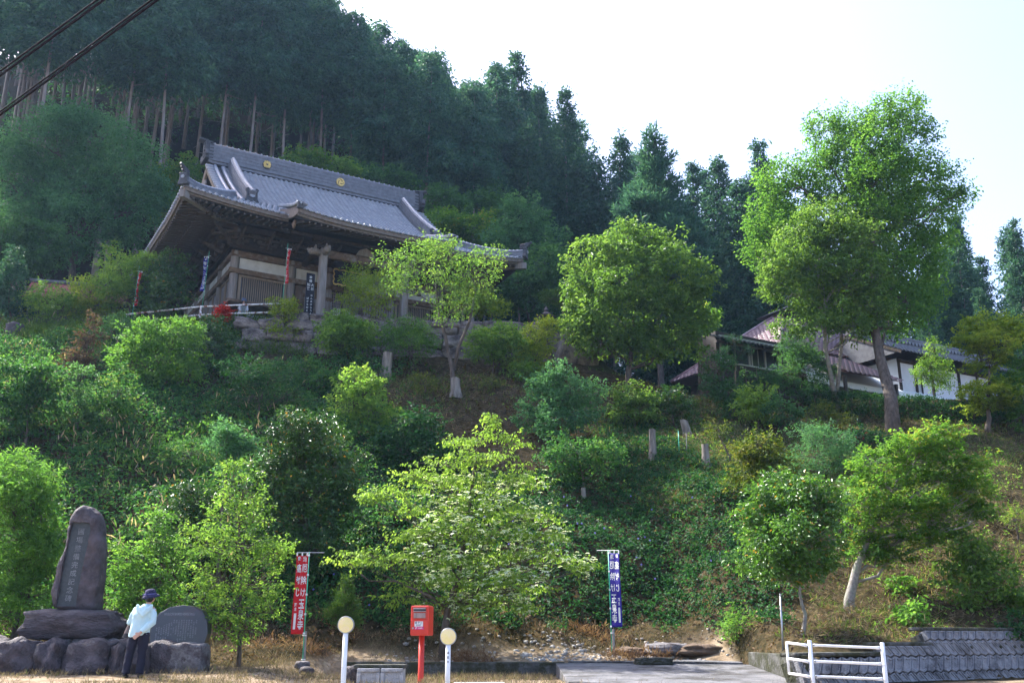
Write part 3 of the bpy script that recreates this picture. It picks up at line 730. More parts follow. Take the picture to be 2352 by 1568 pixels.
    for sgn, uk in ((-1, .5), (1, TW - .5)):
        path = [(uk, v, zf(uk, v)) for v in np.linspace(VC - .3, -.25, 22)]
        layers(path, .36, .62, 9, 'descending_ridge'); oni((uk, -.3, zf(uk, -.3)), (0, -1, 0), 1.05)
        um = -.1 if sgn < 0 else TW + .1
        q = np.linspace(-.35, -OV - .05, 16)
        path = [(t if sgn < 0 else TW - t, t, zf(t if sgn < 0 else TW - t, t) + .02 + .12 * max(0, (-t - 2.6)) ** 2) for t in q]
        layers(path, .32, .36, 5, 'corner_ridge'); oni((path[-1][0], path[-1][1], path[-1][2] + .02), (sgn, -1, 0), .72)
        g = G()   # round tiles pointing out over the corner
        for k in range(3):
            a = np.array(path[-1]) + np.array([0, 0, .5 + .1 * k]); g.tube([a - np.array([sgn, -1, 0]) * .2, a + np.array([sgn, -1, 0]) * (.14 + .07 * k) + np.array([0, 0, .12])], .07, 8)
        g.build('corner_tile', M_ONI, rf, smooth=True)
    # verge: rolls running down the gable edge and the short tiles that cover it
    for sgn in (-1, 1):
        g = G()
        for uo, r_ in ((-.42, .1), (.0, .1)):
            uu = uo if sgn < 0 else TW - uo
            g.tube([(uu, v, zf(uu, v) + .1) for v in np.linspace(VC - .5, -.65, 18)], r_, 8)
        g.build('verge_roll', M_TILE, rf, smooth=True)
        g = G(); g.tube([(0, 0, 0), (.42, 0, .03)], [.1, .09], 8); vm = g.mesh('verge_tile', True); vm.materials.append(M_TILE)
        for k in range(15):
            v = VC - .6 - k * .33; uu = -.95 if sgn < 0 else TW + .95
            mtx = Matrix.Translation((uu, v, zf(-.5, v) + .05))
            if sgn > 0: mtx = mtx @ Matrix.Rotation(math.pi, 4, 'Z')
            link('verge_tile', vm, M_TILE, rf, mtx)
        # gable wall and bargeboards
        ug = -.05 if sgn < 0 else TW + .05
        g = G(); g.prism([(ug, -.2, 7.1), (ug, 2 * VC + .2, 7.1), (ug, VC, 11.2)], (-.05, 0, 0), (.05, 0, 0)); gw = g.build('gable_wall', M_WOOD, rf)
        g = G(); ub = -.7 if sgn < 0 else TW + .7
        for s2 in (0, 1):
            g.sweep([(ub, (v if s2 == 0 else 2 * VC - v), zf(-.5, v) - .3) for v in np.linspace(VC - .05, -.7, 16)], [(-.06, -.22), (.06, -.22), (.06, .22), (-.06, .22)])
        g.build('bargeboard', M_WOODL, gw)
        g = G(); uq = ub + sgn * .1
        g.prism([(uq, VC - .25, 10.3), (uq, VC + .25, 10.3), (uq, VC + .42, 10.0), (uq, VC + .12, 9.75), (uq, VC, 9.45), (uq, VC - .12, 9.75), (uq, VC - .42, 10.0)], (-.04, 0, 0), (.04, 0, 0)); g.build('gable_pendant', M_WOODG, gw)
    # canopy end boards, curling verge of the canopy
    for sgn, ue in ((-1, KU0), (1, KU1)):
        g = G(); q = np.linspace(0, 1, 16)
        top = [(ue, KV - .05 + 3.1 * t, zk(ue, KV + 3.1 * t) - .12 + .3 * (1 - t) ** 4) for t in q]
        bot = [(ue, KV + .1 + 3.0 * t, zk(ue, KV + 3.1 * t) - .55 - .1 * math.sin(t * 3.1) + .34 * (1 - t) ** 3) for t in q[::-1]]
        g.prism(top + bot, (-.06, 0, 0), (.06, 0, 0)); g.build('canopy_bargeboard', M_WOODF, rf)
        g = G()
        for k in range(13):
            t = k / 12; v = KV + .05 + 2.9 * t; z = zk(ue, v) + .06 + .22 * (1 - t) ** 5
            g.tube([(ue - sgn * .25, v, z + .04), (ue + sgn * .16, v, z)], .085, 8)
        g.tube([(ue - sgn * .3, KV + 2.9 * t, zk(ue, KV + 2.9 * t) + .1 + .2 * (1 - t) ** 5) for t in np.linspace(0, 1, 14)], np.linspace(.1, .13, 14), 8)
        g.build('canopy_verge_tiles', M_TILE, rf, smooth=True)
        oni((ue, KV, zk(ue, KV) + .08), (0, -1, 0), .42)
        g = G(); g.prism([(ue, KV + .55, 4.95), (ue, KV + .95, 4.9), (ue, KV + .85, 4.72), (ue, KV + .72, 4.55), (ue, KV + .6, 4.7)], (-.05, 0, 0), (.05, 0, 0)); g.build('canopy_pendant', M_WOOD, rf)
M_WOODL_G = mat('rafter_wood_shaded', (.1, .082, .07), (.055, .045, .04), rough=.85, scale=6, bump=.2)  # rafters and brackets coloured darker to stand for eave shade
M_WOODF = mat('fascia_wood', (.2, .17, .145), (.12, .1, .085), rough=.85, scale=6, bump=.2)
M_BROWN = mat('crest_brown', (.12, .07, .03), rough=.6)
build_roof()

def build_hall():
    # stylobate and white skirt
    g = G(); g.box((UC, VC, .18), (TW + 2.4, TD + 2.4, .36)); g.build('stone_base', M_STONE_L, temple, bevel=.03)
    g = G(); g.box((UC, VC, 1.0), (TW - .2, TD - .2, 1.3)); g.build('white_skirt', M_PLASTER, temple)
    # columns
    g = G(); g.lathe([(.23, 0), (.21, .06), (.21, 4.1), (.19, 4.2)], n=18); cm = g.mesh('column', True); cm.materials.append(M_WOODG)
    fu = (0, 2.95, 5.0, 6.5, 8.55, TW); sv = (0, 2.5, 5.0, 7.5, TD)
    spots = [(u, 0) for u in fu] + [(0, v) for v in sv[1:]] + [(TW, v) for v in sv[1:]] + [(u, TD) for u in fu[1:-1]]
    for u, v in spots: link('column', cm, M_WOODG, temple, Matrix.Translation((u, v, .36)))
    # beams round the hall
    def ring(z, hh, out, name, m, th=.16):
        g = G()
        g.box((UC, -out, z), (TW + 2 * out + th * 1.6, th, hh)); g.box((UC, TD + out, z), (TW + 2 * out + th * 1.6, th, hh))
        g.box((-out, VC, z), (th, TD + 2 * out - th, hh)); g.box((TW + out, VC, z), (th, TD + 2 * out - th, hh)); return g.build(name, m, temple, bevel=.012)
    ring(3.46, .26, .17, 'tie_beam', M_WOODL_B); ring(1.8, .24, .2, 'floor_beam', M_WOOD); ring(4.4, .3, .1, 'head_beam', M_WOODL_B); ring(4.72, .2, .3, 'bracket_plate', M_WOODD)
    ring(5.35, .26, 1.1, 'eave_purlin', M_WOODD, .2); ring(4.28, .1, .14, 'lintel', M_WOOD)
    # walls: inner dark core, white bands, lattice bays
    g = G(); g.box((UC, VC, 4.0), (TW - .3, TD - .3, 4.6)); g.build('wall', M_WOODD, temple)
    def bay(p0, p1, kind):
        p0 = np.array(p0, float); p1 = np.array(p1, float); d = p1 - p0; L_ = np.linalg.norm(d); d /= L_; n = np.array([d[1], -d[0]]); rz_ = math.atan2(d[1], d[0])
        def P(s, off, z): q = p0 + d * s + n * off; return (q[0], q[1], z)
        a, b = .24, L_ - .24; mid = (a + b) / 2
        g = G(); g.box(P(mid, .02, 3.93), (b - a, .08, .58), rz_); g.build('white_band', M_PLASTER, temple)
        if kind == 'lattice':
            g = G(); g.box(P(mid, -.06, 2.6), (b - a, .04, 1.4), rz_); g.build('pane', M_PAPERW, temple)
            g = G(); g.box(P(mid, .04, 3.27), (b - a, .12, .1), rz_); g.box(P(mid, .04, 1.97), (b - a, .12, .1), rz_)
            g.box(P(a + .06, .05, 2.62), (.14, .12, 1.2), rz_); g.box(P(b - .06, .05, 2.62), (.14, .12, 1.2), rz_); fr = g.build('lattice_frame', M_WOODL, temple, bevel=.01)
            gs = G(); gs.box((0, 0, 0), (.045, .05, 1.2)); sm = gs.mesh('lattice_slat'); sm.materials.append(M_WOODL)
            m_ = int((b - a - .3) / .112)
            for i in range(m_):
                s_ = a + .2 + (i + .5) * (b - a - .4) / m_
                link('lattice_slat', sm, M_WOODL, fr, Matrix.Translation(P(s_, .04, 2.62)) @ Matrix.Rotation(rz_, 4, 'Z'))
        elif kind == 'board':
            for i in range(4):
                s_ = a + (i + .5) * (b - a) / 4
                g = G(); g.box(P(s_, .03, 2.6), ((b - a) / 4 - .012, .06, 1.4), rz_); g.build('wall_board', M_WOOD, temple)
        elif kind == 'sliding':
            for i in range(2):
                s0 = a + i * (b - a) / 2; s1 = s0 + (b - a) / 2 - .02; sm_ = (s0 + s1) / 2
                g = G(); g.box(P(sm_, .0, 2.62), (s1 - s0 - .1, .03, 1.2), rz_); dr = g.build('sliding_panel', M_GREYPANEL, temple)
                g = G()
                for z_ in (1.99, 3.26): g.box(P(sm_, .04, z_), (s1 - s0, .07, .1), rz_)
                for s_ in (s0 + .05, s1 - .05): g.box(P(s_, .045, 2.62), (.1, .06, 1.17), rz_)
                g.build('panel_frame', M_WOODL, dr, bevel=.008)
    bay((0, 0), (2.95, 0), 'lattice'); bay((2.95, 0), (5.0, 0), 'board'); bay((6.5, 0), (8.55, 0), 'board'); bay((8.55, 0), (TW, 0), 'lattice')
    bay((0, 2.5), (0, 0), 'sliding'); bay((0, 5.0), (0, 2.5), 'sliding'); bay((0, 7.5), (0, 5.0), 'lattice'); bay((0, TD), (0, 7.5), 'board')
    bay((TW, 0), (TW, 2.5), 'sliding'); bay((TW, 2.5), (TW, 5), 'sliding'); bay((TW, 5), (TW, 7.5), 'lattice'); bay((TW, 7.5), (TW, TD), 'board')
    # doors in the middle bay: lattice above, pale panel below
    for i in range(2):
        s0 = 5.22 + i * .55
        g = G(); g.box((s0 + .27, -.02, 2.55), (.46, .03, 1.5)); dr = g.build('door', M_PAPERW, temple)
        g = G(); g.box((s0 + .27, -.05, 2.15), (.46, .03, .5)); g.build('door_panel', M_PLASTER, dr)
        g = G()
        for k in range(5): g.box((s0 + .06 + k * .105, -.06, 2.62), (.03, .04, 1.4))
        for k in range(6): g.box((s0 + .27, -.063, 2.42 + k * .16), (.5, .035, .028))
        g.build('door_lattice', M_WOODL, dr)
    # low fence of slats and step rail beside the entrance
    for (ua, ub) in ((3.35, 4.9), (6.6, 8.2)):
        g = G(); g.box(((ua + ub) / 2, -.95, 2.5), (ub - ua, .08, .2)); g.box(((ua + ub) / 2, -.95, 1.65), (ub - ua, .08, .24)); fe = g.build('entrance_fence', M_WOOD, temple, bevel=.01)
        g = G(); g.box((0, 0, 0), (.06, .04, .7)); sm = g.mesh('fence_slat'); sm.materials.append(M_WOODG)
        for k in range(int((ub - ua) / .14)): link('fence_slat', sm, M_WOODG, fe, Matrix.Translation((ua + .1 + k * .14, -.97, 2.06)))
    g = G(); g.box((UC, -1.0, 1.35), (TW + 1.2, 1.7, .14)); g.build('veranda', M_WOOD, temple, bevel=.015)
    g = G()
    for k in range(4): g.box((UC, -2.1 - k * .32, 1.1 - k * .26), (4.0, .34, .12))
    g.build('steps', M_WOODG, temple, bevel=.01)
    # canopy columns with carved nosings
    for uc_ in (3.55, 7.95):
        g = G(); g.box((uc_, -3.1, 2.35), (.36, .36, 3.95)); g.build('canopy_column', M_WOODG, temple, bevel=.05)
        for dx, dy in ((-1, 0), (0, -1), (1, 0)):
            if (dx == 1 and uc_ < UC) or (dx == -1 and uc_ > UC): continue
            g = G()
            b = np.array([uc_ + dx * .15, -3.1 + dy * .15, 4.05]); dv = np.array([dx, dy, 0.])
            g.tube([b, b + dv * .3 + np.array([0, 0, .08]), b + dv * .55 + np.array([0, 0, .0]), b + dv * .68 + np.array([0, 0, .16])], [.15, .18, .13, .05], 10)
            g.ball(b + dv * .5 + np.array([.0, -.12, .08]), .09, 8, 6); g.tube([b + dv * .3 + np.array([0, 0, .2]), b + dv * .25 + np.array([0, 0, .42])], [.1, .03], 6)
            g.build('carved_nosing', M_WOODG, temple, smooth=True)
        g = G()
        for k, (w_, z_) in enumerate(((.5, 4.38), (.8, 4.55), (1.2, 4.72))): g.box((uc_, -3.1, z_), (w_, .3, .13)); g.box((uc_, -3.1, z_), (.3, w_ * .8, .125))
        g.build('bracket', M_WOODD, temple, bevel=.02)
    g = G(); g.box((UC, -3.1, 4.08), (4.04, .26, .42)); g.build('rainbow_beam', M_WOOD, temple, bevel=.06)
    g = G(); g.box((UC, -3.1, 4.86), (KU1 - KU0 - .4, .24, .16)); g.build('canopy_purlin', M_WOODD, temple)
    for uc_ in (3.55, 7.95):
        g = G(); g.tube([(uc_, -3.0, 4.1), (uc_, -1.6, 4.5), (uc_, -.1, 4.45)], [.16, .17, .16], 8); g.build('shrimp_beam', M_WOODD, temple, smooth=True)
    g = G(); g.prism([(UC - .5, -3.12, 4.32), (UC - .35, -3.12, 4.6), (UC, -3.12, 4.75), (UC + .35, -3.12, 4.6), (UC + .5, -3.12, 4.32)], (0, .1, 0), (0, -.1, 0)); g.build('frog_leg_strut', M_WOODG, temple)
    # bracket clusters
    g = G(); rr = random.Random(4)
    for k, (w_, z_) in enumerate(((.42, 4.86), (.85, 5.0), (1.3, 5.16))):
        for dx in (-1, 0, 1): g.box((dx * w_ / 2, -.18 - .3 * k, z_ + .07), (.2, .2, .12))
        g.box((0, -.18 - .3 * k, z_ - .03), (w_ + .12, .14, .1)); g.box((0, -.1 - .32 * k, z_ - .035), (.15, .7, .11))
        g.tube([(0, -.4 - .34 * k, z_), (0, -.75 - .34 * k, z_ + .05), (0, -.95 - .34 * k, z_ + .16)], [.085, .075, .02], 6)
    bm_ = g.mesh('bracket'); bm_.materials.append(M_WOODL_G)
    for u in (0, 1.47, 2.95, 5.0, 6.5, 8.55, 10.0, TW): link('bracket', bm_, M_WOODL_G, temple, Matrix.Translation((u, 0, 0)))
    for v in (1.25, 2.5, 3.75, 5, 6.25, 7.5, TD): link('bracket', bm_, M_WOODL_G, temple, Matrix.Translation((0, v, 0)) @ Matrix.Rotation(math.radians(-90), 4, 'Z'))
    for a in (45,): link('bracket', bm_, M_WOODL_G, temple, Matrix.Translation((0, 0, 0)) @ Matrix.Rotation(math.radians(-45), 4, 'Z') @ Matrix.Diagonal((1, 1.4, 1, 1)))
    sm = G().box((0, 0, 0), (.07, .08, .3)).mesh('bracket_strut'); sm.materials.append(M_WOOD)
    for i in range(39): link('bracket_strut', sm, M_WOOD, temple, Matrix.Translation((.25 + i * .285, -.34, 5.28)))
    # name plaque with gilt frame over the entrance
    g = G(); g.box((UC, -1.1, 3.75), (1.7, .06, .75)); pq = g.build('name_plaque', M_BLACK, temple)
    g = G(); q = np.linspace(-1, 1, 15)
    for z_, sg in ((4.15, 1), (3.35, -1)):
        g.sweep([(UC + .9 * t, -1.14, z_ + sg * .03 * math.cos(t * 14)) for t in q], [(-.03, -.035), (.03, -.035), (.03, .035), (-.03, .035)])
    for s2 in (-1, 1): g.tube([(UC + s2 * (.9 + .03 * math.cos(t * 9)), -1.14, 3.75 + .4 * t) for t in q], .035, 6)
    g.build('plaque_frame', M_GOLD, pq)
M_STONE_L = mat('pale_stone', (.33, .32, .3), (.2, .195, .185), rough=.9, scale=5, bump=.4)
M_WOODL_B = mat('brown_beam', (.2, .135, .085), (.1, .068, .045), rough=.75, scale=5, bump=.25, c=(.21, .18, .15), cscale=2.5)
M_GREYPANEL = mat('grey_panel', (.2, .2, .215), (.15, .15, .165), rough=.5)
build_hall()

# sign board standing by the entrance
def put_text(items, to, bold=.03):
    """items: (string, x, z, size[, sx]) on a plane; `to(x, z)` -> world point; returns G"""
    g = G(); cache = {}
    for it in items:
        s, x, z, size = it[:4]; sx = it[4] if len(it) > 4 else 1.
        if s not in cache: cache[s] = text_mesh(s, 1.0, bold)
        V, F = cache[s]
        if len(V): g.add([to(x + v[0] * size * sx, z + v[1] * size) for v in V], F)
    return g
def vcol(chars, x, z, size, step, sx=1.): return [(c, x, z - i * step, size, sx) for i, c in enumerate(chars)]
sg = thing('sign_board', 'tall black wooden sign board with white writing at the temple entrance', 'sign', O0 + np.array(Matrix.Rotation(TA, 3, 'Z') @ Vector((3.35, -1.95, 0))), TA)
G().box((0, 0, 1.68), (.44, .05, 3.36)).build('board', M_BLACK, sg, bevel=.01)
it = vcol('本尊', 0, 3.15, .17, .2) + vcol('大日', .1, 2.74, .17, .2) + vcol('如来', -.1, 2.74, .17, .2) + vcol('おんあびらうんけん', .09, 2.2, .12, .16) + vcol('ばざらだとばん', -.1, 2.02, .12, .16)
put_text(it, lambda x, z: (x, -.03, z), .02).build('lettering', M_WHITE, sg)

# ------------------------------------------------------------------ stone, concrete
M_ROCKD = mat('dark_rock', (.095, .078, .084), (.028, .024, .028), rough=.75, spec=.35, scale=2.6, detail=12, bump=1.0, bscale=9, c=(.16, .15, .155), cscale=1.8, cpos=(.55, .75))
M_ROCKG = mat('grey_rock', (.2, .19, .19), (.08, .072, .075), rough=.85, scale=3.5, detail=10, bump=.6, bscale=12, c=(.06, .048, .05), cscale=1.6)
M_WALLSTONE = mat('wall_stone', (.34, .29, .25), (.13, .108, .1), rough=.9, scale=2.6, detail=10, bump=.7, bscale=9, c=(.055, .044, .045), cscale=1.2, cpos=(.45, .62))
M_MORTAR = mat('mortar', (.3, .3, .27), (.16, .16, .14), rough=.95, scale=5, bump=.4)
M_POLISH = mat('polished_stone', (.052, .062, .066), (.035, .042, .046), rough=.5, spec=.4, scale=14)
M_POLISH2 = mat('polished_slab', (.05, .05, .055), (.036, .037, .042), rough=.3, spec=.5, scale=2, c=(.085, .04, .04), cscale=.9, cpos=(.5, .7))
M_INSCR = mat('inscription', (.26, .27, .28), (.13, .135, .14), rough=.9)
M_INSCR2 = mat('inscription_worn', (.3, .3, .31), (.18, .18, .19), rough=.9, scale=30)
M_CONC = mat('concrete', (.25, .255, .265), (.14, .142, .152), rough=.9, scale=6, detail=10, bump=.5, bscale=30, c=(.1, .1, .105), cscale=2.2)
M_CONCP = mat('concrete_pale', (.4, .4, .4), (.27, .27, .275), rough=.9, scale=5, bump=.4, bscale=30, c=(.16, .155, .15), cscale=2)
M_MOSSY = mat('mossy_concrete', (.12, .12, .115), (.035, .035, .028), rough=.95, scale=4, detail=10, bump=.7, c=(.03, .032, .015), cscale=3, cpos=(.42, .55))

# stone retaining wall in front of the temple
def stone_wall():
    A = np.array([-12.75, 44.15]); B = np.array([3.35, 46.35]); L_ = np.linalg.norm(B - A); d = (B - A) / L_; n = np.array([d[1], -d[0]])
    t = thing('stone_wall', 'retaining wall of big dark boulders below the temple hall', 'wall', (A[0], A[1], 13.3), math.atan2(d[1], d[0]))
    rng = random.Random(3); ms = []
    for k in range(7):
        m = rock_mesh('stone', k + 1, cuts=4, rnd=.38, amp=.13); m.materials.append(M_WALLSTONE); ms.append(m)
    rows = [(0., .75), (.68, .62), (1.25, .56), (1.72, .42)]
    for ri, (z, h) in enumerate(rows):
        x = -.2 + .4 * (ri % 2) - (0 if ri else .3)
        while x < L_:
            w_ = rng.uniform(.6, 1.75) * (1.1 if ri < 2 else .95)
            top = 2.05 - .25 * max(0, (x - 11) / 5) - .5 * max(0, 1 - x / 1.4)
            if z + h * .4 < top:
                o = link('stone', rng.choice(ms), M_WALLSTONE, t)
                o.location = (x + w_ / 2, .25 - .06 * ri * -1 + rng.uniform(-.08, .08), z + h / 2 + rng.uniform(-.06, .06))
                o.rotation_euler = (rng.uniform(-.12, .12), rng.uniform(-.12, .12), rng.choice((0, math.pi)) + rng.uniform(-.15, .15))
                o.scale = (w_ / 2 * 1.02, .5, h / 2 * rng.uniform(1.0, 1.16))
            x += w_
    o = link('stone', ms[2], M_WALLSTONE, t); o.location = (L_ - .4, .1, .8); o.scale = (.75, .5, .95)
    g = G(); g.box((L_ / 2, .55, .8), (L_ - .6, .3, 1.75)); g.build('mortar_core', M_MORTAR, t)
stone_wall()

# upright monument on its boulder, standing on a podium of rocks
def monument():
    Y = 22.6
    P = lambda x, y, dY=0.: at(x, y, Y + dY)
    # podium of rocks
    specs = [(-5, 1476, 92, 1538, 1), (94, 1478, 150, 1540, 2), (156, 1474, 268, 1545, 3), (262, 1480, 300, 1540, 4), (-120, 1470, -6, 1540, 5), (300, 1484, 345, 1540, 6)]
    pt = thing('rock_podium', 'low podium walled with dark weathered boulders under the upright monument', 'podium', (P(130, 1540)[0], Y - .6, .1))
    b0 = np.array(pt.location)
    for x0, y0, x1, y1, k in specs:
        a = P(x0, y0, -.9); b = P(x1, y1, -.9); m = rock_mesh('boulder', k + 20, cuts=9, rnd=.55, amp=.16, sc_=1.4); roughen(m, .05, 4., k); m.materials.append(M_ROCKD)
        o = link('boulder', m, M_ROCKD, pt); o.location = Vector(((a[0] + b[0]) / 2, Y - .75, (a[2] - .05) / 2)) - Vector(b0)
        o.scale = (abs(b[0] - a[0]) / 2 * .97, .5, (a[2] + .12) / 2 * 1.02)
    g = G(); a = P(-120, 1475); b = P(345, 1475); g.box(((a[0] + b[0]) / 2 - b0[0], .95, .31 - b0[2] + .1), (b[0] - a[0] - .3, 1.9, .62)); g.build('gravel_bed', M_ROCKG, pt)
    m = rock_mesh('cobble', 40, 3, .8); m.materials.append(M_ROCKG)
    for i, px in enumerate((150, 178, 205, 232, 258, 285)):
        o = link('cobble', m, M_ROCKG, pt); q = P(px, 1466, -.5); o.location = (q[0] - b0[0], Y - .42 - b0[1], .76 - b0[2]); o.scale = (.12, .1, .07)
    # plinth boulder
    m = rock_mesh('plinth', 31, cuts=10, rnd=.42, amp=.1, sc_=1.2); m.materials.append(M_ROCKD)
    a = P(75, 1405); b = P(275, 1465); c = (a + b) / 2
    t = thing('stone_monument', 'tall leaning dark stone monument with an engraved polished panel on a boulder', 'monument', (c[0], Y, .7))
    o = link('plinth_boulder', m, M_ROCKD, t); o.location = (0, 0, (c[2] - .7)); o.scale = ((b[0] - a[0]) / 2, .62, (a[2] - b[2]) / 2 * 1.15)
    # shaft traced from its outline, rounded front to back
    out = [(128, 1400), (126, 1360), (131, 1330), (147, 1280), (160, 1232), (168, 1190), (180, 1168), (200, 1160), (218, 1165), (232, 1180), (241, 1205), (242, 1260), (240, 1320), (232, 1375), (226, 1408)]
    W3 = np.array([P(x, y) for x, y in out]); org = np.array([c[0], Y, .7]); q = W3 - org
    cen = q.mean(0); g = G(); n = len(q); V = []; F = []
    lay = [(-.30, .80), (-.22, .97), (0, 1.0), (.2, .95), (.3, .8)]
    lay = [(-.27, .78), (-.2, .96), (-.02, 1.0), (.2, .96), (.32, .75)]
    for dy, s_ in lay: V += [(cen[0] + (p[0] - cen[0]) * s_, dy + .02 * (p[2] - cen[2]), max(cen[2] + (p[2] - cen[2]) * (1 - (1 - s_) * .5), .05)) for p in q]
    for l in range(len(lay) - 1):
        for j in range(n): F.append((l * n + j, l * n + (j + 1) % n, (l + 1) * n + (j + 1) % n, (l + 1) * n + j))
    F += [tuple(range(n - 1, -1, -1)), tuple((len(lay) - 1) * n + j for j in range(n))]
    g.add(V, F); me = fused(g, 'shaft', .035, 8, .05, 2.2); me.materials.append(M_ROCKD); shaft = link('shaft', me, M_ROCKD, t)
    # sunk panel and inscription
    pan = [(141, 1392), (186, 1392), (203, 1290), (214, 1245), (219, 1218), (217, 1203), (176, 1201), (168, 1240), (156, 1300)]
    pp = [P(x, y) - org for x, y in pan]; g = G(); yy = -.2
    gc = G(); gc.prism([(p[0], .02 * (p[2] - cen[2]), p[2]) for p in pp], (0, yy, 0), (0, -.6, 0)); cm = gc.mesh('cut'); co = bpy.data.objects.new('cut', cm); COL.objects.link(co); co.location = t.location
    bm_ = bmesh.new(); bm_.from_mesh(cm); bmesh.ops.recalc_face_normals(bm_, faces=bm_.faces); bm_.to_mesh(cm); bm_.free()
    bo = shaft.modifiers.new('b', 'BOOLEAN'); bo.operation = 'DIFFERENCE'; bo.object = co; bo.solver = 'EXACT'
    dg = bpy.context.evaluated_depsgraph_get(); dg.update(); me2 = bpy.data.meshes.new_from_object(shaft.evaluated_get(dg)); shaft.modifiers.clear(); shaft.data = me2; bpy.data.objects.remove(co)
    g.prism([(p[0], yy + .02 * (p[2] - cen[2]), p[2]) for p in pp], (0, .1, 0), (0, -.006, 0)); pn = g.build('panel', M_POLISH, t)
    k = mpp(180, 1300, Y)
    def to(x, z): return (x, yy - .012 + .02 * (z - cen[2]), z)
    it = []
    for i, ch in enumerate('圃場整備完成記念碑'):
        f = i / 8; w3 = P(193 - 28 * f + 2, 1222 + 152 * f) - org; it.append((ch, w3[0], w3[2], .15))
    put_text(it, to, .0).build('inscription', M_INSCR, pn)
monument()
def inscribed_slab():
    Y = 22.2; P = lambda x, y: at(x, y, Y)
    org = P(400, 1480); t = thing('inscribed_stone_slab', 'rounded dark stone slab with engraved rows of writing propped on boulders', 'monument', org)
    out = [(343, 1480), (341, 1455), (347, 1428), (362, 1406), (385, 1393), (415, 1388), (442, 1391), (462, 1402), (474, 1425), (476, 1455), (468, 1480), (430, 1486), (385, 1486)]
    V = [P(x, y) - org for x, y in out]; g = G()
    g.prism([(p[0], .14 * p[2] / .9, p[2]) for p in V], (0, .28, 0), (0, 0, 0)); g.build('slab', M_POLISH2, t, bevel=.03)
    def to(x, z): return (x, .14 * z / .9 - .004, z)
    it = []
    for i, ch in enumerate('碑念記業事備整場圃区地山'):
        w3 = P(377 + i * 5.9, 1409) - org; it.append((ch, w3[0], w3[2], .062))
    src = '昭和年月日事業面積工費委員長役員会計監事県営土地改良区理事地区農業基盤道路水路用水'
    rr = random.Random(8)
    for c_ in range(17):
        px = 358 + c_ * 5.7; top = 1424 if c_ > 6 else 1430 + (6 - c_) * 2; n = int(rr.uniform(7, 12)) if c_ != 9 else 13
        for r_ in range(n):
            if rr.random() < .12: continue
            w3 = P(px - r_ * .25, top + r_ * 4.3) - org; it.append((rr.choice(src), w3[0], w3[2], .034))
    put_text(it, to, .0).build('inscription', M_INSCR2, t)
    for (x0, y0, x1, y1, k, lb) in ((346, 1478, 402, 1540, 51, 'rounded dark boulder propping the left end of the inscribed slab'), (390, 1482, 468, 1548, 52, 'grey streaked boulder propping the inscribed slab beside a slender tree')):
        a = at(x0, y0, Y - .25); b = at(x1, y1, Y - .25); m = rock_mesh('boulder', k, 8, .45, .08); m.materials.append(M_ROCKG if k == 52 else M_ROCKD)
        o = link('boulder', m); o.location = ((a[0] + b[0]) / 2, Y - .1, (a[2] + .0) / 2 + .03); o.scale = ((b[0] - a[0]) / 2, .42, (a[2] + .05) / 2); tag(o, lb, 'boulder')
inscribed_slab()

# ------------------------------------------------------------------ low kerb wall, slabs, gutter blocks
M_RAMP = mat('stained_concrete', (.17, .17, .175), (.08, .08, .085), rough=.95, scale=1.6, detail=12, bump=.8, bscale=22, c=(.05, .048, .045), cscale=1.1, cpos=(.47, .6))
def strip(name, pts, z, th, m, kind=True):
    g = G(); g.prism([(x, y, z_) for (x, y), z_ in zip(pts, z if hasattr(z, '__len__') else [z] * len(pts))], (0, 0, -th), (0, 0, 0)); o = g.build(name, m, bevel=.015)
    if kind: o['kind'] = 'structure'
    return o
kw = thing('kerb_wall', 'low mossy concrete kerb wall behind the post box', 'wall', (-1.3, 23.95, 0))
G().box((0, 0, .12), (5.0, .16, .4)).build('kerb', M_MOSSY, kw, bevel=.02)
strip('concrete_ramp', [(1.05, 19.6), (5.36, 19.2), (5.36, 23.6), (1.0, 24.0)], [.06, .02, .27, .3], .3, M_RAMP)
strip('concrete_apron', [(4.0, 24.05), (5.25, 23.75), (5.3, 25.2), (1.6, 25.3), (1.3, 24.2)], [.33, .31, .36, .36, .33], .3, M_RAMP)
strip('road_edge', [(-14, 14), (14, 14), (14, 17.6), (-14, 17.9)], .012, .1, M_CONC)
m = rock_mesh('chunk', 61, 6, .25, .1, 2.); m.materials.append(M_MOSSY)
o = link('concrete_chunk', m); o.location = (3.2, 23.6, .32); o.scale = (.42, .2, .1); tag(o, 'broken mossy lump of concrete lying on the concrete ramp', 'concrete lump')
def gutter_block(px0, px1, lab):
    Y = 18.7; a = at(px0, 1532, Y); b = at(px1, 1532, Y); w_ = b[0] - a[0]; h = .33
    t = thing('concrete_block', lab, 'concrete block', ((a[0] + b[0]) / 2, Y, 0), group=None)
    g = G(); g.box((0, .2, h / 2), (w_ - .012, .4, h)); g.build('block', M_CONCP, t, bevel=.012)
    g = G(); z0, z1 = .07, h - .05; x0 = -w_ / 2 + .07; x1 = -x0
    for (cx, cz, sx, sz) in ((0, .035, w_ - .02, .07), (0, h - .03, w_ - .02, .06), (x0 - .03, h / 2, .07, h - .14), (x1 + .03, h / 2, .07, h - .14)): g.box((cx, -.018, cz), (sx, .04, sz))
    g.build('raised_rim', M_CONCP, t, bevel=.012)
gutter_block(820, 874, 'pale concrete gutter block with a sunken panel, beside a purple rock')
gutter_block(874, 928, 'pale concrete gutter block with a sunken panel, toward the post box')
o = G().box((at(874, 1524, 18.9)[0], 18.95, .36), (.92, .46, .07)).build('gutter_cover', M_MOSSY, bevel=.02); roughen(o.data, .01, 9); tag(o, 'rough dark concrete cover lying on the two gutter blocks', 'concrete cover')
